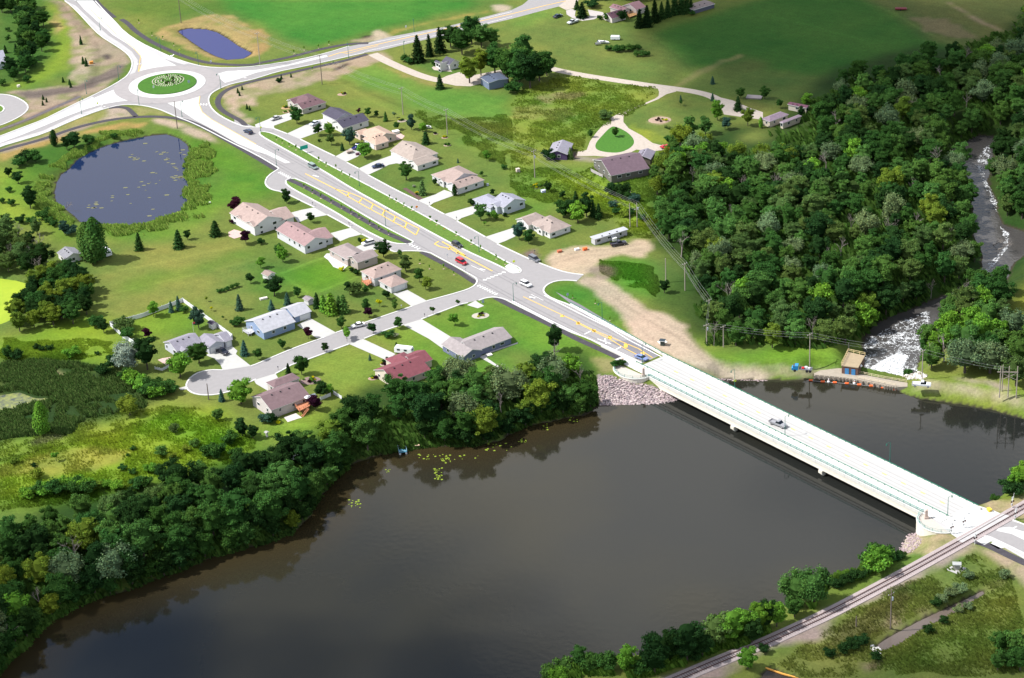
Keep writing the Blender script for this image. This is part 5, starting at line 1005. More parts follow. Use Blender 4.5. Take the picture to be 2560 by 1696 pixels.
yard('''E c:1290,745:7.3:d c:1655,725:7.5:d:1.2 c:2215,1300:6.3:e b:1735,650:4.2:d n:1995,612:6.4:d:1.1 o:825,845:15:m:1.1 o:900,850:17:g:1.2 o:870,860:14:m:1.3
b:170,130:5.5:d:1.2 b:80,70:4.5:d s:85,210:2.2:g b:285,362:9.5:d s:105,330:2.6:g s:410,460:4.6:g s:460,505:3:g b:600,600:6:e s:660,600:4:e s:195,495:3.4:d b:345,600:6.5:o s:500,525:2.6:g s:120,640:4:g p:2170,400:6:p:1.1 p:2275,690:5.2:p s:2142,498:1.6:p
p:2320,1055:4:d s:2025,1140:1.5:g s:2068,1130:1.5:g s:2105,1118:1.5:g s:2148,1102:1.6:g s:2190,1088:1.7:g y:1908,1222:1.9:y y:1958,1310:2:l y:2065,1390:1.6:g p:1420,1362:5.6:b c:1585,1320:4.6:e:.9 c:1653,1300:5.6:e:.9 s:1700,1318:2.6:g l:1838,1468:8.3:e:.8 s:2210,1440:3.2:g s:2165,1445:2.4:g
s:1145,1482:4.4:o:1.3 b:962,1508:5.4:d s:890,1452:4:g p:1365,1566:4:p s:1180,1560:4:g s:300,505:3:g s:20,310:2:g s:30,450:1.6:d
A o:505,1352:7:d:1.1 b:690,1372:8:d:1.1 b:620,1385:6.4:d s:820,1330:4:g s:1060,1282:2.6:g s:250,1500:5:d s:330,1500:5:g s:180,1540:4.6:g
I w:1190,292:10.5:v:1. b:1365,285:13:d:.9 l:1668,350:9.4:b:1.05 b:1842,222:8.4:g c:2262,150:5.8:e:1.1 c:2052,575:4.6:e l:2232,602:9.6:b b:2020,752:4.6:m b:2240,900:6.6:d b:2345,925:5.4:d w:1200,700:6.6:y:1.05 o:400,882:11.6:b:1.0
b:75,190:5.5:g s:155,192:3.6:d s:345,92:2:d s:392,112:2:d s:455,102:2.2:d s:665,172:4:b s:900,146:1.3:d s:955,335:4.2:d s:1060,255:4.4:d s:1610,862:3:o s:1500,1082:3.4:m s:1592,1112:2.4:y s:1720,1042:2.4:y s:1960,1090:5:g s:2010,1088:4.6:g s:2192,1122:4:g s:2130,968:4:g y:518,1132:3.4:b s:140,1150:2.2:y s:345,1290:3.2:y s:642,1322:1.6:d s:315,1182:1.4:d s:1230,1030:1.5:g s:1185,1085:1:g s:1140,1212:2.2:g s:1230,1250:2:g s:1482,1242:3:g s:1800,1000:2.6:m s:1400,1232:3:b
s:1230,430:5.2:b s:1300,470:5.4:b s:1380,520:5.6:g s:1455,542:5:b s:1522,520:4.6:g s:1592,500:4.2:g s:1180,385:4.4:g s:1560,470:4:g s:1420,470:5:g
s:270,1480:4.4:b s:350,1440:4:g s:430,1450:4.2:b s:520,1440:5:g s:600,1400:4.4:b s:680,1420:5:g s:760,1390:5:b s:820,1430:4.4:g s:880,1400:3.6:y s:1280,1390:4:g s:1350,1370:3.8:g s:980,1380:3:b s:1080,1400:3.4:b
F l:285,312:6.4:d:.75 p:510,497:4.2:d l:250,857:6.6:b:.8 l:215,800:5:g:.9 p:45,912:4.4:b s:45,690:2.4:d b:172,1168:7.8:d:1.1 c:292,1250:4.8:e:1.1 l:385,1182:4.4:g:.8 c:145,1302:4.3:e:1.1 c:565,1278:6:d n:628,1312:6.6:b:.8 n:700,1335:8.4:b:.95 n:812,1325:7.2:m:.9 n:770,1310:6.2:m:.8 p:865,1152:4.4:d s:920,1160:4.4:o p:1015,1152:3.2:g p:1215,1202:3.5:d:1.1 l:1020,1312:5:g:.8 p:1048,1368:3.9:p l:1285,1302:4.2:m:.7 y:1140,1272:3:l l:790,1472:5.2:g:.8 p:485,1566:4.2:p b:1180,812:7.2:d:1.05 y:1330,822:3.4:g b:1385,942:6.6:o:1.1 p:1512,1042:5:g p:1570,1112:4.5:y:1.1 s:962,670:1.7:d s:995,670:1.4:l s:792,937:1.7:l s:932,972:2:d s:885,945:1.6:d n:1540,235:6.4:o:.8 b:1390,97:8:g t:1838,242:4.6:d:1.2 b:1655,147:3:d b:2080,472:7.2:m p:2212,472:4:b s:1998,330:2.5:d p:2188,242:2.6:d y:2115,520:1.9:b p:2085,62:2.2:g s:1460,165:1.1:v y:1867,1262:2.4:g y:1640,1342:3.2:g p:1308,1472:4:g p:1085,1522:4.2:d p:1840,1442:4.6:b y:835,1566:4.4:b s:1225,1556:2.8:g:1.1 s:1292,1552:1.7:v s:2300,436:1.5:d s:2150,430:1.6:g s:2220,460:1.4:b
B l:380,1142:8:g:.85 p:572,1252:4.8:d l:682,1252:6:b:.9 p:700,1342:4.6:o b:868,1342:8:e:.9 c:800,1392:3.6:d l:1005,1462:7:b:1.1 p:950,1052:2.4:p p:1035,1082:4:g p:1117,1087:2.9:d c:1200,1122:4.4:g y:1282,1092:2.8:r p:1305,1202:3.6:g l:1437,1202:7:e:.7 l:1542,1222:4.2:b n:1572,1332:5.6:d c:1868,1507:2:e p:2135,1492:4.4:b s:2290,1562:2:g s:585,1312:1.1:d
c:1500,572:12.5:k:1.1 c:1605,522:10.6:k:.75 c:1702,484:12:k:.95 c:1702,822:6.6:d:1.2 s:1382,572:3.2:g s:1412,592:3:g s:1645,602:2.6:g b:1800,442:11:d b:1905,505:13.5:g b:1995,402:14:g b:2085,442:12:m b:2190,432:9:m b:1975,770:13:y b:2080,700:13:y:.8 b:2210,690:15:g b:2330,760:17:g:.9 s:210,762:2.1:d c:235,732:2.3:d c:325,716:2.1:d c:212,760:2:d
C b:70,800:17:g:.95 b:170,822:18:d:.9 b:255,752:15:g b:322,702:12:g b:110,602:14:g b:20,700:15:m:.9 s:20,860:5:g
c:650,165:7.6:k:1.4 c:600,90:5:d:1.2 s:745,70:4:d:1.4 p:872,200:3.8:g b:1020,196:5.6:d:1.1 s:812,182:2:d c:1180,255:9:k c:1250,248:10.4:k c:1322,205:11:k:.9 c:1385,176:8.5:d:.9 c:1442,156:9:d:.9 c:1505,135:10:d c:1570,125:10.4:d c:1620,120:10:d:.8 c:1655,112:8:d:.7 c:1855,778:3.6:e:1.1 b:2115,912:5:g c:2090,1022:6.4:d:1.2 b:2338,918:6:g:1.1 c:1855,932:3.6:e l:1898,1112:9.2:b:.7 c:1560,932:2.6:e y:1560,982:2.8:g b:2180,1165:8.4:y:.8 b:955,1268:4.4:g s:1668,142:2.3:g s:858,1102:4.4:o b:728,1272:3.4:g l:1640,1292:10:m:.9 l:1790,1242:7.4:m p:1970,1202:5:e t:2300,1185:4.6:b s:1500,1330:3.6:m s:1440,1310:2.4:g
s:895,465:2.6:g s:940,470:2.8:m s:985,480:3:g s:1030,478:2.9:g s:1080,474:3:m s:1130,468:3:g s:1170,462:2.4:g s:1155,520:2.6:m s:1200,522:2.6:m s:1245,520:2.5:g s:330,1468:4:d s:370,1480:3.6:d c:540,1470:5:o
c:1415,1185:1.7:d:.7 c:1428,1189:1.7:d:.7 c:1441,1193:1.7:d:.7 c:1455,1198:1.7:d:.7 c:1468,1202:1.7:d:.7 c:1481,1206:1.7:d:.7 c:1495,1211:1.7:d:.7 c:1508,1215:1.7:d:.7 c:1521,1219:1.7:d:.7 c:1535,1224:1.7:d:.7 c:1548,1228:1.7:d:.7
D p:112,1002:4:g l:352,982:6.4:b:.9 b:305,1092:5:d
A c:750,412:4.6:d:.7 c:770,592:3.6:d c:800,612:4:d:.9 c:585,762:2.6:d c:645,782:2.6:d c:655,810:3:d:.8 c:400,922:2.4:d c:432,946:2.2:d c:397,975:2.3:d c:2200,862:2.5:d c:2216,887:2.1:d c:2240,832:2.1:d c:2285,1010:2.5:d c:2310,1022:2.2:d c:150,482:4.2:d:1.1 c:52,492:4:d:1.1 s:430,400:3:d s:300,610:4:g s:250,760:3:g s:20,790:3:g p:75,390:3.4:g b:20,120:9:d s:75,290:2:g
G b:335,208:4.6:d p:465,272:3.2:d l:480,442:7.6:g b:545,400:6:d c:590,330:6:d l:610,492:8.6:b b:690,442:10:d:.85 c:752,432:6.2:d c:802,452:6.2:d l:65,650:7.8:e:.8 l:155,690:6.6:g:.8 b:1410,1142:5.6:d s:915,232:4.6:d s:1020,262:6:d:.8 s:1065,282:3.2:g s:1130,302:3.6:e s:940,352:3:e s:960,410:2.4:g s:1040,440:3:y s:1100,420:2.6:g s:1200,470:2.6:g
K b:392,118:10.6:d:.8 s:950,260:2.2:g s:990,250:2.2:d s:1020,240:2:g
J l:245,92:4:g:.8 p:20,192:4:g p:635,122:3.2:d b:425,332:8.2:g:.75 c:302,330:4.4:k c:1055,196:2.4:e c:1300,92:2.7:d c:1780,337:2.3:d s:1205,222:2:d s:505,380:.9:d s:545,412:.9:d p:595,545:5.6:d s:640,492:3:b s:690,502:2.2:b p:555,665:5.4:p:1.1 s:95,775:3.6:e s:140,778:3.2:d y:840,22:4.2:b s:205,782:1.2:l s:1660,370:1.8:b s:1620,320:2.2:b
P s:1020,562:6.6:b:1. s:1010,520:6.4:g b:1015,556:8.4:b:.8 w:270,885:10:m w:425,885:11:m:.9 o:530,742:6.6:d:1. b:80,1092:9:b:.8 b:245,1002:6.4:g s:1180,480:3:d s:1120,500:3:g s:1220,460:2.6:d s:620,730:2.6:d s:680,720:2.8:d s:740,690:3:d s:800,660:3:d s:860,640:2.6:d s:920,600:2.4:g b:2150,1332:7:g b:2300,1350:8:m b:2120,1500:6:m b:2330,1500:8:g s:2220,1450:5:g s:1000,1400:2.5:d s:700,1330:3:d s:780,1290:3:d s:860,1250:3:d s:560,1360:2.6:d s:1550,900:2.6:d s:1620,860:3:r s:1700,820:3:r s:1780,780:3:r s:1850,650:2.6:r s:2180,640:2.6:r s:1480,1150:2.4:d s:1620,1060:2.2:d s:1760,960:2.4:r s:1850,930:2.2:r
O b:620,1455:6.6:g s:880,1490:4.6:g l:1060,1505:9:b:.75 b:1320,1525:12.4:d:.95 b:1450,1420:10:d b:1620,1405:13:d:.95 b:1760,1370:8:d l:1900,1255:10:o b:2040,1235:11:b b:2150,1190:10:b:.9 b:2290,1140:10:b:.9 b:2220,1240:8:d b:2350,1110:9:d s:480,1505:4.4:m s:350,1570:4.6:m s:750,1485:4.6:g s:1190,1530:4:g s:1560,1390:3:d s:1690,1410:2.6:d s:430,1590:4:b l:2180,1482:7:b:.9 s:2330,1330:2.4:d
L b:2300,1400:8:b s:2240,1440:5:d b:2360,1380:9:b s:2100,1480:2.2:g b:1440,120:6:g:.8 s:1290,320:2.6:g''')
def forest(poly,dens,seed,kinds,label_zone,hr,group,maxn=400,zmin=-9.,k_=1.12):
    q=pts(poly); xs=[p[0] for p in q];ys=[p[1] for p in q]; rr=random.Random(seed); W_=[P(x,y,0) for x,y in q]
    x0,x1,y0,y1=min(p.x for p in W_),max(p.x for p in W_),min(p.y for p in W_),max(p.y for p in W_); N=9000
    A_=np.array([[rr.uniform(x0,x1),rr.uniform(y0,y1)] for _ in range(N)]); H_=hfun(A_[:,0],A_[:,1]); D=(A_[:,0]*CF[0]+A_[:,1]*CF[1]+(H_-CAMH)*CF[2])
    ux=1280+FPX*(A_[:,0]*CR[0]+A_[:,1]*CR[1]+(H_-CAMH)*CR[2])/D; uy=848-FPX*(A_[:,0]*CU[0]+A_[:,1]*CU[1]+(H_-CAMH)*CU[2])/D; m=inpoly(ux,uy,q)
    got=[]; ga=np.zeros((maxn+1,2))
    for (x,y),ok,h in zip(A_,m,H_):
        if not ok or h<RZ+.3 or h<zmin: continue
        d=dens*rr.uniform(.75,1.25)
        n_g=len(got)
        if n_g and (((ga[:n_g]-(x,y))**2).sum(1)<d*d).any(): continue
        ga[n_g]=(x,y)
        got.append((x,y)); 
        if len(got)>=maxn: break
    for x,y in got:
        k,cn,w=rr.choices(kinds,[c[2] for c in kinds])[0]; h=rr.uniform(*hr)*(1. if k!='s' else .35); g=Vector((x,y,gz(x,y)))
        lab='%s %s %s'%(cn,KD[k],label_zone); plant(k,g,h,cn,lab,lab,rr.uniform(.85,1.15),k_=k_,name=('woodland_tree' if 'left of the river' not in label_zone else 'hardwood_tree' if cn in('mid green','olive green') else None) if k=='f' else None)  # names split one broadleaf kind by wood and leaf colour, species unknown
    return len(got)
mix=[('f','dark green',8),('f','green',7),('f','mid green',4),('f','yellow green',1.2),('l','bright green',.8),('f','olive green',2),('w','grey green',1.2),('d','olive green',1.1)]
cnt=[]
cnt.append(forest('N -160,1440 -100,1400 100,1330 300,1290 400,1262 480,1225 640,1200 745,1155 800,1105 850,1070 960,1025 1100,985 1280,965 1380,935 1485,945 1495,1005 1455,1030 1350,1070 1300,1090 1170,1130 1060,1120 1060,1062 960,1062 930,1150 860,1180 815,1230 785,1280 770,1310 715,1355 630,1385 530,1405 440,1445 310,1490 180,1530 100,1590 0,1700 -160,1760',5.6,1,mix,'in the wood along the left shore of the lake',(8,12.5),'',230,zmin=LZ+.35))
mix2=[('f','dark green',5),('f','green',7),('f','mid green',6),('f','yellow green',1.),('l','bright green',1.),('f','olive green',4.5),('w','grey green',2.),('d','olive green',1.9)]
cnt.append(forest('G 1420,150 1370,500 1480,760 1690,960 1850,1250 1790,1470 1850,1568 K 1800,60 2367,85 L 400,72 700,80 850,20 H 1000,1540 1450,1330 1600,1150 1950,1010 1960,850 1880,620 1850,350 1830,100 1780,0 D 1700,1420 1900,1300 2050,1250 2450,1000 2450,220 2250,420 1950,600 1450,600 1350,700 900,760 660,800 660,1000 480,1100 480,1300 350,1500 D 100,1590 C 2200,1590 1900,1500 1700,1440 1500,1480',6.1,2,mix2,'in the dense wood left of the river',(7,11.5),'',430,k_=.98))
cnt.append(forest('D 2130,1600 2090,1420 2200,1300 2600,1050 H 2600,480 2350,540 2220,480 2130,300 2060,30',7.2,3,mix2,'on the far right bank beyond the rapids',(7.5,11),'',40))
cnt.append(forest('H 1640,1400 1760,1230 2050,1120 2230,1120 2180,1350 2260,1560 L 2367,30 2500,200 2500,470 2200,450 2000,325 1700,340 1500,325 1430,150 1520,-60',7.0,4,[('f','mid green',4),('f','green',3),('w','grey green',2),('l','bright green',3),('d','olive green',1.2),('f','olive green',2)],'in the grove right of the dam',(8,12),'',40))
cnt.append(forest('E -120,640 80,650 430,720 470,900 330,1040 150,985 0,975 -120,975',5.2,5,[('f','dark green',5),('f','olive green',3),('d','olive green',2),('f','yellow green',1)],'in the grove left of the poplar garage',(7,11),'',24))
cnt.append(forest('E 330,1080 470,1000 700,960 790,1060 830,1250 800,1400 600,1450 200,1510 70,1480 190,1330 260,1220',4.6,6,[('f','dark green',4),('f','yellow green',4),('f','green',2)],'in the grove beside the duckweed pool',(6,9),'',40))
cnt.append(forest('A 60,60 260,60 430,260 440,420 330,590 210,760 60,760 60,640 190,560 180,300',4.6,7,[('f','dark green',5),('l','mid green',2),('f','green',2)],'in the tree belt left of the roundabout',(6,9.5),'',30))
cnt.append(forest('C 1350,1520 1480,1430 1560,1350 1700,1360 1880,1430 2050,1500 2367,1500 D 150,1500 250,1560 100,1600 C 2200,1500 2100,1568 G 1300,60 1400,140 1350,300 1300,200',5.8,8,[('w','yellow green',3),('f','mid green',3),('l','bright green',2),('f','olive green',2)],'at the sunny edge of the wood near the olive brown house',(6,9.5),'',50))
cnt.append(forest('C 560,70 900,-60 1500,-120 1500,0 1150,20 800,10',6,9,[('f','dark green',3),('f','green',2)],'behind the house at the top',(6,9),'',14))
for k_s,(pl_,zn_) in enumerate((('N -160,1700 0,1640 100,1540 320,1452 440,1408 530,1370 640,1338 720,1315 770,1270 800,1225 850,1160 880,1140 890,1190 835,1250 790,1320 720,1372 640,1400 530,1425 320,1510 180,1560 60,1640 0,1730 -160,1810','overhanging the left shore of the lake'),('N 1060,1085 1180,1090 1260,1072 1340,1036 1420,1018 1490,990 1505,1030 1420,1072 1340,1095 1260,1125 1180,1150 1070,1150','overhanging the shore near the rock bank'))):
    cnt.append(forest(pl_,3.9,40+k_s,[('l','dark green',5),('l','green',4),('l','mid green',1.6),('l','yellow green',.7)],zn_,(5.5,8.5),'',120,zmin=LZ+.05,k_=1.3))
print('FOREST',cnt)
# lawn verge saplings with mulch rings
ms=MB(); ms.blob((0,0,.03),(1.0,1.0,.07),n=12,m=4); mme=ms.mesh('mulch_ring'); mme.materials.append(mulch)
def vt(s,lab,h=2.0):
    for x,y in pts(s):
        g=P(x,y,0.14); e=plant('y',g,h*rt.uniform(.85,1.15),'bright green',lab,lab,.62,k_=.95); o=bpy.data.objects.new('mulch_ring',mme); C.objects.link(o); o.parent=e
vt('B 190,1295 243,1325 308,1357 370,1388 582,1498 650,1537 F 740,-5 795,42 868,78 1237,272 1297,303 1367,342 1440,380 1612,472 1672,512 1852,612 1992,692 2078,742 2222,830 2302,878','young street tree in a mulch ring on the grass verge right of the main road')
vt('F 445,172 522,222 600,268 695,312 790,362 878,412 955,455 1052,512 1138,558 1226,602','young street tree in a mulch ring on the strip left of the main road')
vt('F 1735,920 1830,975 1515,870 1605,920','young tree in a mulch ring on the corner lot by the side street')
vt('B 352,500 447,466 578,448 674,415 520,655 715,598','young tree in a mulch ring along the road to the right of the roundabout'); vt('A 1285,215 1405,332 1505,368 1607,425','young tree in a mulch ring between the path and the small pond by the crop field')
vt('G 560,1190 770,1240 905,1400','young tree on the grass tongue right of the main road before the bridge',1.6)
# ---------------- wild grass, reeds and stones (uncountable) ----------------
def fastmesh(name,v,Q):
    me=bpy.data.meshes.new(name); v=np.asarray(v,np.float32); Q=np.asarray(Q,np.int32); me.vertices.add(len(v)); me.vertices.foreach_set('co',v.ravel()); me.loops.add(Q.size); me.loops.foreach_set('vertex_index',Q.ravel()); me.polygons.add(len(Q)); me.polygons.foreach_set('loop_start',np.arange(0,Q.size,4,dtype=np.int32)); me.update(calc_edges=True); return me
def tufts(name,label,polys,n,hh,ww,colr,seed,zoff=0.,col2=None,cat=None,blend=False,hmin=None):
    rs=np.random.RandomState(seed); V_=[];Cc=[]
    for poly in polys:
        q=pts(poly); W_=[P(x,y,0) for x,y in q]; x0,x1,y0,y1=min(p.x for p in W_),max(p.x for p in W_),min(p.y for p in W_),max(p.y for p in W_); k=n*5
        A_=np.stack([rs.uniform(x0,x1,k),rs.uniform(y0,y1,k)],1); nv_=vnoise(A_[:,0],A_[:,1],6,seed,4); A_=A_[(nv_-.30)*2.6>rs.rand(len(A_))] if blend else A_[nv_>.40]; H_=hfun(A_[:,0],A_[:,1]); D=(A_[:,0]*CF[0]+A_[:,1]*CF[1]+(H_-CAMH)*CF[2])
        ux=1280+FPX*(A_[:,0]*CR[0]+A_[:,1]*CR[1]+(H_-CAMH)*CR[2])/D; uy=848-FPX*(A_[:,0]*CU[0]+A_[:,1]*CU[1]+(H_-CAMH)*CU[2])/D; m=inpoly(ux+(vnoise(A_[:,0],A_[:,1],9,5,2)-.5)*70,uy+(vnoise(A_[:,0],A_[:,1],9,6,2)-.5)*36,q)&(H_>(hmin if hmin is not None else -.3 if blend else RZ))
        A_=A_[m][:n];H_=H_[m][:n]; k=len(A_); an=rs.rand(k)*3.14; w=ww*rs.uniform(.5,1.3,k); h=hh*rs.uniform(.4,1.3,k); lx=rs.randn(k)*.25*h-(1.*h if blend else .5*h);ly=rs.randn(k)*.25*h+(.8*h if blend else .45*h)
        dx=np.cos(an)*w;dy=np.sin(an)*w; 
        a=np.stack([A_[:,0]-dx,A_[:,1]-dy,H_-.05],1);b=np.stack([A_[:,0]+dx,A_[:,1]+dy,H_-.05],1);c=np.stack([A_[:,0]+dx*.5+lx,A_[:,1]+dy*.5+ly,H_+h],1);d=np.stack([A_[:,0]-dx*.6+lx,A_[:,1]-dy*.6+ly,H_+h*.9],1)
        V_.append(np.stack([a,b,c,d],1).reshape(-1,3)); 
        t=rs.rand(k)[:,None]; base=np.array(colr)*(1-t)+np.array(col2 or colr)*t; base=(COLG[np.clip(np.searchsorted(gy,A_[:,1]),0,SH[0]-1),np.clip(np.searchsorted(gx,A_[:,0]),0,SH[1]-1)]*np.array((1.02,1.06,.9)) if blend else base)*rs.uniform(.74,1.26,k)[:,None]; Cc.append(np.repeat(np.concatenate([base,np.ones((k,1))],1),4,0))
    v=np.concatenate(V_);c=np.concatenate(Cc); me=fastmesh(name,v,np.arange(len(v)).reshape(-1,4)); at=me.color_attributes.new('Col','FLOAT_COLOR','POINT'); at.data.foreach_set('color',c.ravel())
    o=obj(name,me,LM); tag(o,label,cat,kind='stuff'); return o
tufts('reeds','dense dark green cattail reeds filling the marsh',['I -40,200 480,200 900,250 1150,340 1380,520 1180,700 800,800 600,860 300,890 -40,940'],40000,1.1,.26,alb(66,98,44,1.5),1,col2=alb(96,116,62,1.5),hmin=-.12,cat='reeds')
tufts('reeds','tall green reeds around the round pond',['E 1725,-10 1945,-10 1950,120 1960,260 1880,370 1700,460 1400,560 1250,620 1000,625 900,560 1000,535 1300,502 1650,385 1735,320','A 1750,1330 1950,1340 1960,1568 1730,1568','E 380,60 520,60 505,200 540,330 600,390 700,450 740,490 700,560 500,480 360,330','A 750,1400 1000,1280 1400,1240 1400,1210 1000,1230 700,1400 400,1568 600,1568'],9000,1.0,.26,alb(118,160,62,1.5),2,col2=alb(156,178,84,1.5),cat='reeds')
tufts('meadow_grass','rough yellow green meadow grass and weeds on the left',['I -40,960 500,860 1500,620 1750,640 2150,760 2367,1000 2300,1150 1700,1250 1300,1400 600,1568 -40,1568','I -40,0 1050,0 1050,180 -40,170'],20000,.42,.32,alb(140,168,48),3,col2=alb(112,146,40),cat='meadow',blend=True)
tufts('meadow_grass','rough green meadow grass on the open slope and power line strip',['C 0,880 400,700 1340,840 1100,1000 850,1150 690,1400 330,1400 0,1568','G -20,-20 900,20 1350,60 1330,640 1080,640 700,300 300,330 0,200','B 1450,1030 2367,1100 2367,1560 1800,1250','G 800,840 1330,900 1300,1200 1000,1080 900,1000'],14000,.40,.34,alb(124,160,56),4,col2=alb(160,172,76),cat='meadow',blend=True)
tufts('meadow_grass','dark weedy grass between the railway and the ditch',['P 600,1080 1100,800 1640,560 1960,400 2300,620 2367,1560 -40,1560 300,1250'],15000,.45,.32,alb(92,122,50),5,col2=alb(126,136,72),cat='meadow',blend=True)
tufts('undergrowth','dark undergrowth below the trees of the woods',['N -160,1440 640,1235 850,1070 1100,985 1480,940 1500,1012 1440,1036 1180,1112 930,1132 780,1260 640,1360 320,1470 0,1680','G 1420,150 1370,500 1690,960 1790,1470 K 1800,60 L 700,85 H 1450,1330 1950,1010 1830,100 D 1700,1420 2450,1000 2450,220 1450,600 660,800 150,1260'],24000,1.8,.8,alb(62,96,38,1.5),6,col2=alb(90,122,54,1.5),cat='undergrowth')
tufts('shore_brush','leafy brush hanging over the water along the wooded left shore',['N -160,1700 0,1650 110,1530 320,1440 530,1350 640,1325 720,1295 770,1250 800,1190 860,1120 930,1095 1100,1080 1180,1082 1260,1060 1340,1022 1490,985 1500,1022 1420,1050 1340,1068 1290,1090 1180,1124 1010,1130 930,1150 870,1180 835,1220 800,1275 780,1300 725,1350 640,1376 530,1402 440,1440 320,1486 190,1524 110,1570 0,1700 -160,1790'],18000,1.2,.6,alb(46,72,32,1.5),16,col2=alb(74,100,46,1.5),cat='brush')
tufts('shore_brush','low green brush along the lake bank beside the railway',['P 1200,380 1100,420 900,540 600,690 560,780 400,920 300,960 560,800 900,600 1200,430','O 300,1568 700,1450 1200,1420 1700,1300 2100,1180 2367,1020 2367,1120 2100,1280 1700,1420 1200,1540 700,1600'],9000,1.6,.6,alb(70,108,40,1.5),26,col2=alb(110,146,56,1.5),cat='brush')
def stones(name,label,polys,n,r0,r1,cols,seed,zf=None):
    rr=random.Random(seed); mb=MB(); mats=[mat('stone_%s_%d'%(name,i),c,.9,.15,2) for i,c in enumerate(cols)]
    for poly in polys:
        q=pts(poly); xs=[p[0] for p in q];ys=[p[1] for p in q]; A_=np.array([[rr.uniform(min(xs),max(xs)),rr.uniform(min(ys),max(ys))] for _ in range(n*4)]); A_=A_[inpoly(A_[:,0],A_[:,1],q)][:n]
        for x,y in A_:
            z=0
            for _ in range(9): p=P(x,y,z); z=.5*(z+gz(p.x,p.y))
            r=rr.uniform(r0,r1); mb.blob((p.x,p.y,z+r*.15),(r*rr.uniform(.7,1.3),r*rr.uniform(.7,1.3),r*rr.uniform(.5,.9)),rr.randrange(len(cols)),n=5,m=3,rnd=rr,jit=.2)
    o=mb.build(name,mats); tag(o,label,'rocks',kind='stuff')
stones('riprap','pinkish grey boulders covering the bank below the far end of the bridge',['K 795,350 900,335 1000,370 1240,425 1310,440 1555,562 1500,606 1100,620 812,612'],1500,.22,.5,[(.31,.24,.25),(.38,.30,.30),(.22,.18,.19),(.44,.37,.36)],1)
stones('riprap','pale stones on the bank at the near end of the bridge',['P 1215,360 1260,250 1385,170 1395,270 1430,300 1350,400 1200,430','K 1500,330 1950,372 2367,385 2367,400 1900,395 1560,350'],260,.15,.38,[(.46,.40,.33),(.36,.31,.27)],2)
stones('rocks','white boulders lying at the end of the brown ditch',['P 935,1270 990,1262 1055,1310 1040,1345 960,1320'],45,.2,.5,[(.66,.64,.60)],3); stones('rocks','pale rubble on the river edge beside the dam',['L 1240,345 1400,300 1480,340 1440,370 1260,370'],120,.25,.6,[(.6,.56,.52),(.4,.36,.32)],4)
stones('rocks','flat white and pink stones of the roundabout centre bed',['A 1420,760 1500,715 1580,705 1680,720 1695,750 1640,790 1520,805 1430,795'],1,.3,.4,[(.6,.52,.44)],5) if False else None
# stone ring bed on the roundabout
bed=w1('A 1555,755'); mb=MB(); rr=random.Random(8)
for r in (1.6,2.9,4.2,5.4,6.6):
    for k in range(int(r*6.5)):
        a=k/int(r*6.5)*6.283
        if rr.random()<.12: continue
        mb.blob((bed.x+r*math.cos(a),bed.y+r*math.sin(a),.50),(.30,.30,.16),n=5,m=3,rnd=rr,jit=.2)
tag(mb.build('stone_bed',mat('cream_stone',(.6,.53,.46),.9,.1,3)),'rings of cream stones with low plants in the middle of the roundabout island','flower bed',kind='stuff')
rt2=random.Random(9)
for k in range(26):
    r=rt2.choice((2.2,3.5,4.8,6.0)); a=rt2.uniform(0,6.28); plant('s',Vector((bed.x+r*math.cos(a),bed.y+r*math.sin(a),.42)),rt2.uniform(.5,.9),'olive green','low olive plant between the stone rings on the roundabout island','low plants on the roundabout island')
# garden beds, lily pads
def bedisc(s,rx,label,colr=(224,190,160),plants=3):
    g=G(pts(s)[0]); b=MB(); b.blob((0,0,.02),(rx,rx*.8,.1),n=12,m=4); e=empty('garden_bed',g); tag(e,label,'flower bed'); ch2(b,'mulch',mat('mulch_%d'%colr[0],alb(*colr),.95,.15,3),e)
    for k in range(plants):
        a=rt2.uniform(0,6.28); r=rt2.uniform(.1,.7)*rx; o=bpy.data.objects.new('plant',PR['s'][k%5][0]); C.objects.link(o); o.parent=e; o.location=(r*math.cos(a),r*math.sin(a)*.8,.05); sc=rt2.uniform(.15,.28); o.scale=(sc,sc,sc); o.color=leafc(rt2.choice(['green','bright green','golden yellow','purple']),rt2)
for s,rx,l,c in (('B 795,875',2.0,'round rock garden with yellow shrub on the lawn behind the maroon roofed house',(214,180,160)),('B 280,1000',2.2,'tan curved planting bed left of the maroon roofed house',(222,188,140)),('B 290,1035',2.0,'tan planting bed by the driveway of the maroon roofed house',(224,190,150)),('B 1768,1345',1.5,'ring of stones with orange flowers behind the beige roofed house',(220,196,176)),('B 1662,1240',1.0,'small ring bed with yellow flowers on the back lawns',(226,200,180)),('B 1745,1275',1.4,'low bed of white stones and shrubs at the foot of a power pole',(214,210,196)),('B 1350,1120',2.0,'curved stone bed below the tall power pole',(206,190,170)),('C 1365,1112',4.6,'large oval bark bed with shrubs inside the gravel drive',(216,186,164)),('F 2075,1352',3.0,'kidney shaped white edged bed with two yellow shrubs on the corner lawn',(230,222,206)),('J 505,385',3.4,'grey gravel bed with two dwarf shrubs beside the brown roofed house',(176,150,146)),('F 1490,230',1.0,'small dark bed on the lawn of the long tan roofed house',(120,92,84)),('G 230,160',3.2,'long vegetable garden behind the blue grey roofed house',(96,110,60)),('J 1080,365',1.6,'orange mulch bed at the corner of the red roofed house',(214,120,70)),('J 1190,235',1.6,'orange mulch bed behind the red roofed house',(206,110,66))): bedisc(s,rx,l,c,4 if rx<3 else 9)
sheet('tilled_bed',wp('F 1355,178 1390,170 1555,275 1500,280 1440,235'),.04,mat('tilled_soil',alb(130,102,96),.95,.15,2))
pad=MB(); pr_=random.Random(31)
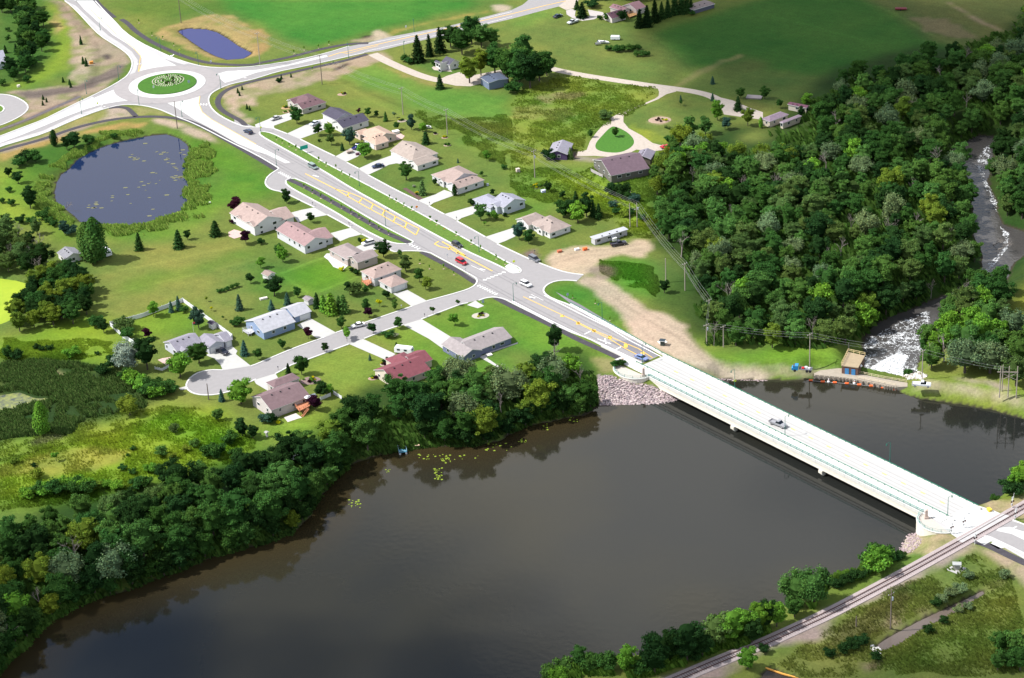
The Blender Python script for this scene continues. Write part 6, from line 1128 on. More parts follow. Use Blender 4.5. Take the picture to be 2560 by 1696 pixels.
for poly,n_ in (('J 1200,1205 1240,1205 1240,1240 1200,1240',6),('J 1640,1190 1720,1200 1700,1290 1640,1300',26),('J 1480,1060 2060,1060 2000,1120 1500,1100',26),('J 1700,1080 1800,1090 1790,1150 1700,1140',14),('K 530,720 620,740 600,780 530,770',8),('K 60,920 130,920 120,960 60,960',10),('J 870,1480 980,1490 900,1560 850,1560',16),('J 2100,960 2350,1000 2367,1040 2200,1020',14),('K 270,770 330,780 330,850 270,840',8)):
    q=pts(poly); xs=[p[0] for p in q];ys=[p[1] for p in q]
    for _ in range(n_): 
        p=P(pr_.uniform(min(xs),max(xs)),pr_.uniform(min(ys),max(ys)),LZ); r=pr_.uniform(.15,.45); pad.add([(p.x+r*math.cos(k),p.y+r*math.sin(k),LZ+.03) for k in (0,1.05,2.1,3.14,4.2,5.2)],[(0,1,2,3,4,5)])
tag(pad.build('lily_pads',mat('lily_pad',alb(170,196,60),.7,.15,2)),'yellow green lily pads floating near the wooded lake shore','lily pads',kind='stuff')
pad=MB()
for poly,n_ in (('A 1380,1320 1720,1330 1720,1560 1200,1560',70),('E 1300,0 1700,0 1700,180 1400,150',60),('E 900,150 1650,160 1500,400 1000,460',40),('E 640,300 830,330 900,420 720,430',25)):
    q=pts(poly); xs=[p[0] for p in q];ys=[p[1] for p in q]
    for _ in range(n_):
        x,y=pr_.uniform(min(xs),max(xs)),pr_.uniform(min(ys),max(ys)); p=P(x,y,-1.)
        if vnoise(np.array([p.x]),np.array([p.y]),5,55,2)[0]<.52: continue
        r=pr_.uniform(.2,.7); pad.add([(p.x+1.6*r*math.cos(k),p.y+r*math.sin(k),-.97) for k in (0,1.05,2.1,3.14,4.2,5.2)],[(0,1,2,3,4,5)])
tag(pad.build('pond_weed',mat('pond_weed',alb(150,150,110),.7,.2,2)),'tan floating weed patches on the round pond','pond weed',kind='stuff')
# fallen branches
def snag(s,z,h,label,nm='driftwood'):
    p=w1(s,z); me=PR['d'][0][0]; e=empty(nm,p,1.); tag(e,label,'driftwood'); e.rotation_euler=(1.0,.3,.6); e.scale=(h/9,)*3; o=bpy.data.objects.new('branches',me); C.objects.link(o); o.parent=e
snag('E 600,370',-1.,7,'fallen reddish dead tree in the round pond'); snag('H 2130,740',RZ,8,'heap of dead branches stranded in the rapids'); snag('H 2080,700',RZ,6,'smaller heap of dead branches at the edge of the rapids')
# ---------------- vehicles ----------------
tyre=mat('tyre',(.02,.02,.022),.8); chrome=mat('wheel_rim',(.35,.35,.36),.4); cglass=mat('car_glass',(.012,.015,.02),.08,spec=.7); lamp=mat('lamp_lens',(.6,.6,.6),.2); redl=mat('tail_lamp',(.35,.01,.01),.3)
def paint(nm,c): return mat('paint_'+nm,c,.28,spec=.6)
def car(kind,s,c,label,head=None,cn='x',group='vehicles on the roads and driveways',scale=1.,cat=None,z=.06):
    """s: photo pixels of the rear and the front of the vehicle on the ground"""
    a,b_=wp(s,z); d=(b_-a); ang=math.atan2(d.y,d.x); mid=(a+b_)/2; mid.z=z+max(0,0)
    nm={'sedan':'car','suv':'suv','van':'minivan','pickup':'pickup_truck'}[kind]
    e=empty(nm,mid,ang); e.scale=(scale,)*3; tag(e,label,cat or {'sedan':'car','suv':'suv','van':'minivan','pickup':'pickup truck'}[kind],group); pm=paint(cn,c)
    L={'sedan':4.7,'suv':4.7,'van':5.0,'pickup':5.8}[kind]; h=L/2; w=1.85 if kind!='pickup' else 1.95
    b=MB()
    if kind=='sedan':
        b.prof([(-h,.32),(h,.32),(h+.02,.62),(h-.25,.80),(h-1.25,.92),(-h+.95,.98),(-h+.1,.92),(-h-.02,.6)],w); roof=[(-h+.75,.96),(-h+1.45,1.40),(h-1.95,1.42),(h-1.15,.92)]; top=[(-h+1.4,1.385),(-h+1.5,1.44),(h-2.05,1.46),(h-1.9,1.40)]
    elif kind=='pickup':
        b.prof([(-h,.5),(h,.45),(h+.02,.85),(h-.2,1.05),(h-1.5,1.16),(h-3.3,1.16),(h-3.32,.82),(-h+.12,.82),(-h+.1,1.14),(-h,1.14)],w); 
        for sy in(-1,1): b.box((-h+1.25,sy*(w/2-.06),.98),(2.45,.12,.34))
        roof=[(h-3.25,1.14),(h-3.05,1.78),(h-2.2,1.80),(h-1.4,1.14)]; top=[(h-3.08,1.76),(h-3.0,1.84),(h-2.3,1.86),(h-2.1,1.78)]
    elif kind=='suv':
        b.prof([(-h,.42),(h,.42),(h+.02,.8),(h-.2,.98),(h-1.1,1.06),(-h+.1,1.1),(-h-.02,.8)],w); roof=[(-h+.08,1.08),(-h+.35,1.62),(h-2.1,1.66),(h-1.05,1.06)]; top=[(-h+.3,1.6),(-h+.38,1.69),(h-2.2,1.72),(h-2.0,1.62)]
    else:
        b.prof([(-h,.36),(h,.36),(h+.02,.7),(h-.3,.92),(h-.9,1.0),(-h+.05,1.08),(-h-.02,.7)],w); roof=[(-h+.05,1.06),(-h+.28,1.66),(h-1.9,1.68),(h-.75,1.0)]; top=[(-h+.22,1.63),(-h+.32,1.73),(h-2.0,1.75),(h-1.8,1.64)]
    body=ch2(b,'body',pm,e); bm=bmesh.new(); bm.from_mesh(body.data); bmesh.ops.bevel(bm,geom=[x for x in bm.edges if len(x.link_faces)==2 and x.calc_face_angle(0)>.9],offset=.07,segments=2,affect='EDGES'); bm.to_mesh(body.data); bm.free()
    b=MB(); n=len(roof); wb_,wt=w*.93,w*.78; vs=[(x,-(wb_ if k in(0,n-1) else wt)/2,zz) for k,(x,zz) in enumerate(roof)]+[(x,(wb_ if k in(0,n-1) else wt)/2,zz) for k,(x,zz) in enumerate(roof)]
    b.add(vs,[(k,(k+1)%n,n+(k+1)%n,n+k) for k in range(n)]+[tuple(range(n-1,-1,-1)),tuple(range(n,2*n))]); ch2(b,'window',cglass,e)
    b=MB(); b.prof(top,w*.80); ch2(b,'roof',pm,e)
    b=MB()
    for sx in (h-.85,-h+.95):
        for sy in (-1,1):
            b=MB(); b.tube((sx,sy*(w/2-.22),.34),(sx,sy*(w/2+.01),.34),.34,n=12); t=ch2(b,'wheel',tyre,e); b=MB(); b.tube((sx,sy*(w/2+.005),.34),(sx,sy*(w/2+.03),.34),.2,n=8); r=b.build('rim',chrome); r.parent=t
    for sy in (-1,1):
        b=MB(); b.box((h-.02,sy*(w/2-.28),.74 if kind!='pickup' else .9),(.1,.36,.16)); ch2(b,'headlight',lamp,e); b=MB(); b.box((-h+.02,sy*(w/2-.16),.84 if kind!='pickup' else .98),(.1,.2,.24)); ch2(b,'tail_light',redl,e)
    return e
# direction along the photo: list gives two ground pixels (rear then front)
car('suv','A 2330,1248 2262,1215',(.015,.03,.075),'dark blue suv driving towards the roundabout','M',cn='navy')
car('sedan','B 215,1095 152,1115',(.40,.40,.40),'silver sedan on the driveway of the maroon roofed house',cn='silver')
car('sedan','B 575,1138 512,1165',(.55,.60,.66),'pale blue silver car on the driveway of the black roofed house',cn='pale')
car('pickup','B 900,1390 968,1350',(.015,.03,.16),'deep blue pickup beside the peach roofed house',cn='blue',scale=.9)
car('sedan','B 1165,1542 1090,1555',(.01,.025,.08),'dark blue sedan on the wide driveway of the beige roofed house',cn='navy2')
car('van','B 488,1532 568,1575',(.20,.26,.25),'grey green minivan on the main road nearing the frontage island',cn='sage')
car('sedan','C 395,170 452,150',(.01,.03,.05),'dark teal sedan parked on the grass near the top road',cn='teal')
car('pickup','C 605,200 522,230',(.45,.47,.47),'silver pickup parked on the grass below the pale turnaround',cn='silver2')
car('suv','F 1825,692 1895,728',(.03,.035,.04),'charcoal suv in the far lane beside the yellow hatching',cn='charcoal')
car('van','F 1858,845 1940,888',(.42,.01,.02),'red minivan in the near lane approaching the side street',cn='red')
car('suv','F 1082,680 992,705',(.66,.66,.67),'white suv on the driveway by the dark street tree',cn='white')
car('sedan','F 1000,1440 892,1465',(.68,.68,.68),'white sedan parked along the side street kerb',cn='white2')
car('van','G 165,818 248,862',(.14,.15,.17),'grey minivan parked at the right kerb of the frontage road',cn='grey')
car('suv','G 82,1052 175,1095',(.70,.70,.70),'white suv on the main road at the wide junction',cn='white3')
car('pickup','G 925,710 1040,690',(.03,.03,.045),'dark pickup with orange gear parked beside the office trailer',cn='black')
car('pickup','I 2000,100 2105,155',(.012,.012,.022),'black pickup parked at the triple garage by the turning circle',cn='black2',scale=1.02)
car('sedan','K 1145,165 1250,205',(.16,.22,.42),'blue sedan about to drive onto the bridge',cn='midblue')
car('pickup','L 30,775 155,822',(.26,.26,.28),'silver grey pickup driving on the bridge',cn='silver3',z=.1)
car('pickup','L 1352,432 1485,440',(.68,.69,.70),'white pickup parked on the gravel track at the right end of the dam',cn='white4')
car('pickup','C 1478,1395 1390,1370',(.45,.01,.03),'red and white pickup at the end of the gravel loop',cn='red2')
# blue flatbed truck
e=empty('flatbed_truck',w1('L 315,295'),math.atan2(*(lambda d:(d.y,d.x))(w1('L 235,290')-w1('L 400,300')))); tag(e,'blue flatbed truck parked on the gravel track beside the dam','truck','vehicles on the roads and driveways'); bl=paint('cab',(.02,.20,.42))
b=MB(); b.prof([(1.2,.6),(3.2,.6),(3.25,1.25),(2.6,1.4),(2.2,2.1),(1.2,2.1)],2.0); ch2(b,'cab',bl,e); b=MB(); b.box((2.35,0,1.7),(.75,1.9,.5)); ch2(b,'window',cglass,e); b=MB(); b.box((-1.1,0,.95),(4.2,2.2,.14)); ch2(b,'flatbed',mat('bed_steel',(.12,.12,.14),.6),e)
for sx in (2.2,-1.6,-2.6):
    for sy in (-1,1): b=MB(); b.tube((sx,sy*.8,.45),(sx,sy*1.05,.45),.45,n=10); ch2(b,'wheel',tyre,e)
for k,(c,sx) in enumerate((((.5,.02,.02),-.3),((.7,.7,.7),-1.2),((.6,.6,.6),-2.2))): b=MB(); b.box((sx,(-1)**k*.3,1.25),(.8,.7,.45)); ch2(b,'cargo',mat('cargo%d'%k,c,.7),e)
# trailers, boats, camper
def trailer(s,L,w,h,col,label,name,cat,head=0.,z0=.5,rnd_=.25,wins=False):
    g=G(pts(s)[0]); e=empty(name,g,R_(head)); tag(e,label,cat); b=MB(); b.prof([(-L/2,z0),(L/2,z0),(L/2+.1,z0+h*.5),(L/2-rnd_,z0+h),(-L/2+rnd_*.6,z0+h),(-L/2,z0+h*.8)],w); ch2(b,'body',col,e)
    for sy in(-1,1): b=MB(); b.tube((-.1,sy*(w/2-.2),.33),(-.1,sy*(w/2+.02),.33),.33,n=10); ch2(b,'wheel',tyre,e)
    b=MB(); b.tube((L/2,0,.45),(L/2+1.1,0,.45),.05); ch2(b,'drawbar',tyre,e)
    if wins:
        for x,sy in ((-L*.25,-1),(L*.15,-1)): b=MB(); b.box((x,sy*(w/2+.02),z0+h*.62),(1.0,.06,.55)); ch2(b,'window',glass,e)
        b=MB(); b.box((L/2+.02,0,z0+h*.6),(.12,1.4,.6)); ch2(b,'window',glass,e); b=MB(); b.box((0,0,z0+h+.1),(.8,.7,.25)); ch2(b,'air_conditioner',trim,e)
    return e
wp_=mat('white_gelcoat',(.72,.73,.75),.35)
trailer('E 985,790',5.0,2.2,2.0,wp_,'white camper trailer parked behind the tall poplar','camper_trailer','camper',-58,wins=True)
trailer('J 1370,130',6.0,2.2,1.8,wp_,'white camper parked behind the red roofed house','camper_trailer','camper',-20,wins=True)
trailer('C 955,370',4.0,2.0,1.3,wp_,'small white camper alone on the open lawn near the top','camper_trailer','camper',-10)
trailer('D 1228,95',5.0,2.0,.5,mat('red_trailer',(.16,.02,.025),.6),'dark red flat trailer at the top field edge','flat_trailer','trailer',-10)
trailer('B 868,1418',2.6,1.4,.6,mat('brown_trailer',(.35,.28,.24),.7),'small utility trailer on the driveway of the peach roofed house','utility_trailer','trailer',20)
def boat(s,L,w,label,head,col=None,z=None):
    g=G(pts(s)[0]) if z is None else w1(s,z); e=empty('boat',g,R_(head)); tag(e,label,'boat'); b=MB(); n=7
    lo=[];up=[]
    for k in range(n):
        t=k/(n-1); x=-L/2+L*t; ww=w/2*(1-max(0,(t-.5)/.5)**2*.96); lo.append((x,ww*.6,.35+.15*t));up.append((x,ww,1.0+.1*t))
    vs=lo+[(x,-y,z_) for x,y,z_ in lo]+up+[(x,-y,z_) for x,y,z_ in up]; f=[]
    for k in range(n-1): f+=[(k,k+1,n*2+k+1,n*2+k),(n+k+1,n+k,n*3+k,n*3+k+1),(k+1,k,n+k,n+k+1)]
    f+=[(0,2*n,3*n,n)]; b.add(vs,f); ch2(b,'hull',col or wp_,e); b=MB(); b.box((-.2,0,.85),(L*.5,w*.7,.06)); ch2(b,'deck',mat('boat_deck',(.12,.12,.14),.6),e); b=MB(); b.box((.35,0,1.15),(.1,w*.6,.4)); ch2(b,'windscreen',cglass,e); b=MB(); b.box((-L/2-.1,0,.9),(.3,.35,.7)); ch2(b,'outboard_motor',tyre,e)
boat('C 845,405',5.4,2.1,'white motorboat parked on the lawn near the top',-25); boat('C 798,420',2.6,1.2,'tiny grey boat on the lawn beside the white motorboat',0,mat('grey_hull',(.4,.4,.42),.5)); boat('B 1590,1190',3.2,1.6,'pale pontoon boat on the back lawn of the beige roofed house',-30)
e=empty('pontoon_boat',w1('J 1350,1020',LZ+.1),R_(98)); tag(e,'blue decked pontoon boat moored at the wooded shore','boat')
for sy in(-1,1): b=MB(); b.tube((-3.2,sy*.95,.15),(2.9,sy*.95,.15),.32,n=8); ch2(b,'pontoon',mat('aluminium',(.42,.44,.47),.4),e)
b=MB(); b.box((-.1,0,.55),(5.8,2.5,.12)); ch2(b,'deck',mat('blue_deck',(.05,.17,.24),.7),e)
b=MB()
for a_,c_ in (((-3,-1.2),(-3,1.2)),((2.8,-1.2),(2.8,1.2)),((-3,1.2),(2.8,1.2)),((-3,-1.2),(2.8,-1.2))): b.tube((*a_,1.15),(*c_,1.15),.05,n=4); b.tube((*a_,.6),(*a_,1.15),.05,n=4); b.tube((*c_,.6),(*c_,1.15),.05,n=4)
ch2(b,'railing',mat('pale_blue_rail',(.35,.52,.62),.5),e); b=MB(); b.box((1.2,.7,.8),(1.2,.6,.4)); ch2(b,'seat',trim,e)
# barrel roofed shed
e=empty('woodshed',G(T('J',340,1120)),R_(-35)); tag(e,'shed with white barrel roof and brown ends among the shore trees','shed'); b=MB(); k_=[(math.cos(t)*1.4,1.3+math.sin(t)*.8) for t in [math.pi*i/8 for i in range(9)]]
b.add([(-1.9,y,z) for y,z in k_]+[(1.9,y,z) for y,z in k_],[(i,i+1,10+i,9+i) for i in range(8)]); ch2(b,'roof',wp_,e); b=MB(); b.box((0,0,.6),(3.6,2.6,1.5)); b.add([(1.82,y*.95,z*.97) for y,z in k_],[tuple(range(9))]); ch2(b,'wall',mat('brown_wall',(.20,.09,.05),.9),e)
e=empty('landing_raft',G(T('J',1480,985))); tag(e,'small tan landing raft beside the pontoon boat','raft'); b=MB(); b.box((0,0,.35),(2.2,1.5,.14)); ch2(b,'deck',mat('raft_wood',(.5,.36,.26),.9),e); b=MB(); [b.tube((x,y,-.3),(x,y,.35),.1) for x in(-.9,.9) for y in(-.6,.6)]; ch2(b,'leg',bark,e)  # landing raft as a plain deck on short legs
# ---------------- poles and wires ----------------
polew=mat('pole_wood',(.15,.12,.10),.95,.15,3); poleg=mat('grey_pole_wood',(.30,.26,.22),.95,.15,3); insul=mat('insulator',(.5,.5,.5),.5); POL={}
def pole(key,s,h,label,m=poleg,arm=None,ang=36.,tr=False,z=None):
    g=G(pts(s)[0]) if z is None else w1(s,z); e=empty('power_pole',g,R_(ang)); tag(e,label,'power pole','wooden power poles'); b=MB(); b.tube((0,0,-.5),(0,0,h),.20,.13,8); ch2(b,'pole',m,e)
    for zz in (arm or []):
        b=MB(); b.box((.0,.12,zz),(2.2,.12,.14)); ch2(b,'crossarm',m,e)
        for x in(-.95,0,.95): b=MB(); b.tube((x,.12,zz+.05),(x,.12,zz+.35),.07); ch2(b,'insulator',insul,e)
    if tr: b=MB(); b.tube((.32,-.1,h*.72),(.32,-.1,h*.72+.9),.28,n=10); ch2(b,'transformer',mat('transformer_grey',(.45,.5,.56),.5),e)
    POL[key]=(g,h,ang); return e
PL=[('a','A 1675,215',14,'dark power pole beside the small pond by the crop field',polew,None),('b','B 38,602',14.5,'tall power pole right of the small pond by the crop field',poleg,[14.2]),('c','B 612,782',13,'tall power pole left of the maroon roofed house lawn',polew,[12.8]),('d','B 1360,1062',11.6,'power pole with low stone bed at its foot behind the houses',poleg,[11.3]),('e','B 1770,1247',10.7,'power pole behind the beige roofed house at the field edge',poleg,[10.4]),('f','G 212,75',11,'power pole with transformer behind the long vegetable garden',poleg,[10.7]),('g','G 1092,540',9.6,'left pole of the pair behind the office trailer',poleg,None),('h','G 1158,537',9.6,'right pole of the pair behind the office trailer with transformer',poleg,[7.2]),('i','G 1423,1045',9.,'power pole beside the round bush on the mown slope',poleg,None),('j','G 1600,1120',10.2,'power pole at the wood edge right of the round bush',poleg,[9.9]),('k','G 1825,1420',8.6,'power pole half hidden in the wood edge above the haul road',poleg,[8.2]),('l','K 1800,60',7.6,'power pole at the lower wood edge with transformer',poleg,[7.3]),('m','K 1955,75',7.6,'power pole at the lower wood edge without transformer',poleg,[7.3]),('n','L 385,262',11.9,'tall power pole beside the blue flatbed truck',poleg,[11.6]),('o','L 1423,385',10.5,'power pole beside the white pickup right of the dam',poleg,[10.2]),('p','P 1132,1112',12.2,'dark power pole with side arm between the railway and the ditch',polew,[10.6]),('q','A 1640,1190',11.8,'dark power pole below the roundabout beside the round pond',polew,None),('r','L 745,120',3.4,'thin mast behind the gatehouse',poleg,None),('s','I 1930,562',5.8,'thin dark lamp pole at the edge of the turning circle',polew,None),('u','P 815,1090',3.2,'short leaning stub pole in the weeds below the railway',polew,None),('v','C 1680,105',3.6,'thin pole beside the pines at the top',poleg,None)]
for k,s,h,l,m,a in PL: pole(k,s,h,l,m,a,tr=k in 'fhlp')
wirem=mat('wire',(.30,.30,.30),.5)
def wires(name,keys,offs,label,dz=0.):
    b=MB()
    for i in range(len(keys)-1):
        g0,h0,a0=POL[keys[i]];g1,h1,a1=POL[keys[i+1]]
        for (ox,oz) in offs:
            p=g0+Vector((math.cos(R_(36))*ox,math.sin(R_(36))*ox,h0+oz)); q=g1+Vector((math.cos(R_(36))*ox,math.sin(R_(36))*ox,h1+oz)); L=(q-p).length; n=8; prev=p
            for k in range(1,n+1):
                t=k/n; c=p.lerp(q,t); c.z-=L*.022*4*t*(1-t); b.tube(prev,c,.028,n=3); prev=c
    o=b.build(name,wirem); tag(o,label,'power line'); return o
wires('power_line',['a','b','c','d','e','f','h','j','k'],[(-.95,.1),(0,.1),(.95,.1),(0,-2.2),(.2,-3.)],'bundle of power wires strung along the poles behind the houses'); wires('power_line',['l','m','n','o'],[(-.95,.1),(.95,.1),(0,-1.2)],'power wires crossing above the dam from the wood edge')
wires('power_line',['k','l'],[(-.3,.1),(.3,.1)],'short power wires between the wood edge poles')
# H frame
e=empty('power_pylon',w1('L 2218,530')); tag(e,'three legged wooden H frame power structure at the right edge of the lake track','power pole')
tops=[];  
for u,v_ in ((2140,530),(2218,530),(2295,532)):
    g=w1('L %d,%d'%(u,v_)); b=MB(); b.tube((g.x,g.y,-.4),(g.x,g.y,10.4),.2,.14,8); ch(b,'pole',poleg,e); tops.append(g)
g=w1('L 2162,480'); b=MB(); b.tube((g.x,g.y,-.4),(g.x,g.y,9.),.18,.13,8); ch(b,'pole',poleg,e)
a_,c_=tops[0],tops[2]; d=(c_-a_).normalized(); b=MB(); b.tube(a_-d*1.+Vector((0,0,8.4)),c_+d*.3+Vector((0,0,8.4)),.14,n=5); b.tube(a_+Vector((0,0,5.6)),c_+Vector((0,0,8.2)),.07,n=4); b.tube(a_+Vector((0,0,8.2)),c_+Vector((0,0,5.6)),.07,n=4); ch(b,'crossarm',poleg,e)
POL['H']=(tops[1],9.2,36); wires('power_line',['o','H'],[(-.95,.1),(.95,.1)],'power wires running from the dam pole to the H frame')
# street lamps
lg=mat('lamp_green',(.02,.13,.10),.5); lgl=mat('lamp_globe',(.25,.32,.30),.4)
def slamp(s,side,label,h=6.3,z=0.,m=lg):
    g=w1(s,z); e=empty('street_lamp',g,side); tag(e,label,'street lamp','green street lamps'); b=MB(); b.tube((0,0,0),(0,0,h),.10,.065,8); ch2(b,'pole',m,e); b=MB(); b.tube((0,0,0),(0,0,.5),.19,.14,8); ch2(b,'base',m,e)
    b=MB(); b.tube((0,0,h-.1),(.5,0,h+.15),.05); b.tube((.5,0,h+.15),(1.5,0,h+.1),.05); ch2(b,'arm',m,e); b=MB(); b.tube((1.5,0,h+.1),(1.5,0,h-.35),.10,.2,8); b.blob((1.5,0,h-.45),(.2,.2,.18),n=8,m=4); ch2(b,'lamp_head',lg,e)
w_=R_(36);f_=R_(216)
for s,a,l,z in (('A 755,1055',.8,'street lamp on the near side of the left road into the roundabout',0),('A 1287,972',1.6,'street lamp at the near edge of the roundabout',0),('A 1100,740',-.5,'street lamp at the left edge of the roundabout',0),('A 800,870',-.8,'street lamp where the dirt track meets the left road',0),('A 1835,605',-1.8,'street lamp at the far edge of the roundabout by the path',0),('A 2042,822',2.6,'street lamp at the right edge of the roundabout',0),('A 928,282',-.6,'street lamp on the upper left road to the roundabout',0),('A 1487,468',3.6,'street lamp by the path on the upper road to the roundabout',0),('A 1683,1080',1.,'street lamp beside the path below the roundabout',0),('B 857,537',1.7,'street lamp on the near side of the right road',0),('B 1463,298',-1.6,'street lamp on the far side of the right road by the crop field',0),('B 1372,520',1.4,'thin street lamp near the farm lane entrance',0),('B 43,1220',f_,'street lamp at the upper end of the frontage island',0),('B 190,1530',w_,'street lamp on the left side of the main road near the upper junction',0),('F 957,158',f_,'street lamp on the frontage verge beside the long tan roofed house',0),('F 1200,528',w_,'street lamp on the path strip left of the yellow hatching',0),('F 2063,765',f_,'street lamp on the frontage verge beside the charcoal suv',0),('G 15,1215',w_,'street lamp beside the white suv at the wide junction',0),('G 835,1388',f_,'street lamp on the low wall above the grass tongue',0),('K 1207,215',w_,'street lamp at the far end of the bridge beside the blue sedan',0),('K 2060,448',f_,'street lamp on the far parapet near the bridge start with yellow sign',0.6),('L 157,888',w_,'street lamp on the inner rail beside the silver grey pickup',.4),('L 1127,1128',f_,'street lamp on the far parapet halfway along the bridge',.6),('P 1660,75',w_,'street lamp at the near end of the bridge',0)): slamp(s,a,l,z=z)
# ---------------- signs ----------------
yg=mat('sign_yellow_green',(.62,.72,.03),.5); org=mat('sign_orange',(.8,.25,.02),.5); sgn=mat('sign_green',(.0,.32,.24),.5); swh=mat('sign_white',(.7,.7,.7),.5); sbl=mat('sign_blue_grey',(.30,.36,.46),.5)
def sign(s,m,label,w=.75,h=.75,z=1.7,n=4,rot=0.3,name='road_sign',posts=1):
    g=w1(s,0.12); e=empty(name,g,rot); tag(e,label,'sign'); b=MB()
    for k in range(posts): x=0 if posts==1 else (-w*.35 if k==0 else w*.35); b.tube((x,.03,0),(x,.03,z+h*.6),.04); 
    ch2(b,'post',chrome,e); b=MB()
    if n==4 and posts==1 and w==h: b.add([(0,-.03,z),(w*.6,-.03,z+h*.6),(0,-.03,z+h*1.2),(-w*.6,-.03,z+h*.6),(0,.02,z),(w*.6,.02,z+h*.6),(0,.02,z+h*1.2),(-w*.6,.02,z+h*.6)],[(0,1,2,3),(7,6,5,4),(0,4,5,1),(1,5,6,2),(2,6,7,3),(3,7,4,0)])
    else: b.box((0,-.04,z+h/2),(w,.05,h))
    ch2(b,'panel',m,e)
sign('A 1663,505',yg,'yellow green crossing sign above the roundabout by the path'); sign('A 1985,960',yg,'yellow green crossing sign right of the roundabout'); sign('B 50,1225',yg,'yellow green sign at the upper tip of the frontage island'); sign('G 20,905',yg,'yellow green sign at the lower tip of the frontage island',1.0,1.0); sign('K 2062,450',yg,'yellow green sign at the lamp on the far bridge parapet',.9,.9,1.9); sign('A 907,1000',yg,'yellow green sign at the left crosswalk of the roundabout'); sign('B 2187,5',yg,'faint yellow sign on the right splitter',.5,.5) if False else None
sign('F 1490,410',org,'two orange warning signs on one post on the frontage verge',.95,.95,2.2); sign('F 1740,560',org,'small orange marker on the frontage verge',.35,.5,.3)
sign('B 447,1412',sgn,'green guide sign on two posts on the frontage verge',3.4,1.6,1.4,posts=2,rot=.55); sign('G 515,1195',sbl,'small pale blue sign on the grass tongue',.7,.9,1.2); sign('F 1770,820',swh,'small white sign left of the red minivan',.6,.8,1.0); sign('F 1937,950',swh,'small white sign at the near kerb before the side street',.6,.8,1.0); sign('A 1748,785',sbl,'white and blue sign on the right side of the roundabout island',.9,1.1,.9); sign('A 1422,830',swh,'small white sign on the left side of the roundabout island',.7,1.0,.8); sign('F 2098,1235',sbl,'grey electrical cabinet on the corner pavement',.8,1.4,.0,name='electrical_cabinet'); sign('B 1388,285',swh,'white sign at the roadside by the crop field',.7,.9,1.5); sign('A 1950,580',swh,'white utility box by the path above the roundabout',.7,1.0,.1,name='utility_box'); sign('F 1345,1278',swh,'white mailbox on the lawn by the side street',.35,.4,.7,name='mailbox')
# mailboxes
for s,l in (('F 862,520','mailbox at the kerb by the rosy brown roofed house'),('F 525,332','mailbox at the kerb by the two storey white house'),('F 1605,330','mailbox at the driveway of the long tan roofed house'),('F 1855,468','mailbox at the driveway of the blue grey roofed house'),('F 1560,1365','mailbox on the corner lawn by the side street'),('J 205,285','mailbox with shrub by the brown roofed house'),('G 210,775','dark mailbox beside the dark soil patch')):
    g=w1(s,.1); e=empty('mailbox',g,.4); tag(e,l,'mailbox'); b=MB(); b.tube((0,0,0),(0,0,1.0),.05); ch2(b,'post',bark,e); b=MB(); b.box((0,0,1.12),(.25,.5,.28)); ch2(b,'box',mat('mailbox_dark',(.04,.04,.05),.5),e)
# ---------------- fences ----------------
vin=mat('white_vinyl',(.66,.67,.70),.5)
def fence(name,s,h,label,m=vin,gap=2.4,solid=True):
    L=wp(s); e=empty(name,L[0]); tag(e,label,'fence')
    for i in range(len(L)-1):
        a,c=L[i],L[i+1]; b=MB(); v,f=ribbon_v([a,c],.07,.08,h); b.add(v,f); ch(b,'panel',m,e); n=max(1,int((c-a).length/gap))
        for k in range(n+(1 if i==len(L)-2 else 0)): q=a.lerp(c,k/n); b=MB(); b.box((q.x,q.y,(h+.12)/2),(.16,.16,h+.12),math.atan2(c.y-a.y,c.x-a.x)); b.tube((q.x,q.y,h+.12),(q.x,q.y,h+.24),.12,.02,4); ch(b,'post',m,e)
fence('vinyl_fence','E 1690,1228 1310,1370 1022,1445',1.5,'white vinyl fence along the back of the slate grey roofed house garden'); fence('vinyl_fence','E 1695,1228 2150,1560 2120,1600',1.5,'white vinyl fence on the right side of the slate grey roofed house garden'); fence('vinyl_fence','E 1022,1450 1140,1560 I 1230,45 1290,100',1.5,'white vinyl fence on the left side of the slate grey roofed house garden')
fence('vinyl_fence','J 597,568 690,530',1.2,'short white fence panel beside the brown roofed house',gap=1.5); fence('vinyl_fence','J 715,510 795,560',1.2,'short white fence panel at the shore wood by the brown roofed house',gap=1.5); fence('picket_fence','I 1435,280 1500,295 1560,262',.9,'low white picket fence left of the slate grey roofed house',gap=.8)
fence('board_fence','l 945,740 1160,850',1.3,'weathered grey board fence beside the olive brown house',mat('grey_boards',(.36,.33,.33),.9,.15,2)); fence('wall_rail','J 1570,350 1690,410',.7,'white railing behind the red roofed house in the shore trees',gap=2)
# ---------------- decks and patios ----------------
redw=mat('red_cedar',(.42,.17,.09),.8,.15,2); patio=mat('brick_patio',(.46,.33,.30),.9,.15,1.5)
def deck(s,z,label,m=redw,rail=True,name='deck'):
    L=wp(s,z); c=sum(L,Vector())/len(L); e=empty(name,(c.x,c.y,0)); tag(e,label,'deck'); n=len(L); tr=tessellate_polygon([[Vector((p.x,p.y,0)) for p in L]]); b=MB(); b.add([(p.x,p.y,z) for p in L]+[(p.x,p.y,z-.2) for p in L],[tuple(q) for q in tr]+[(i,(i+1)%n,n+(i+1)%n,n+i) for i in range(n)]); ch(b,'floor',m,e)
    if rail:
        b=MB(); fence_line([Vector((p.x,p.y,0)) for p in L+[L[0]]],z,.9,1.2,b,.06,2); ch(b,'railing',m,e)
    if z>.5:
        for p in L: b=MB(); b.tube((p.x,p.y,0),(p.x,p.y,z),.08,n=4); ch(b,'leg',m,e)
    return e
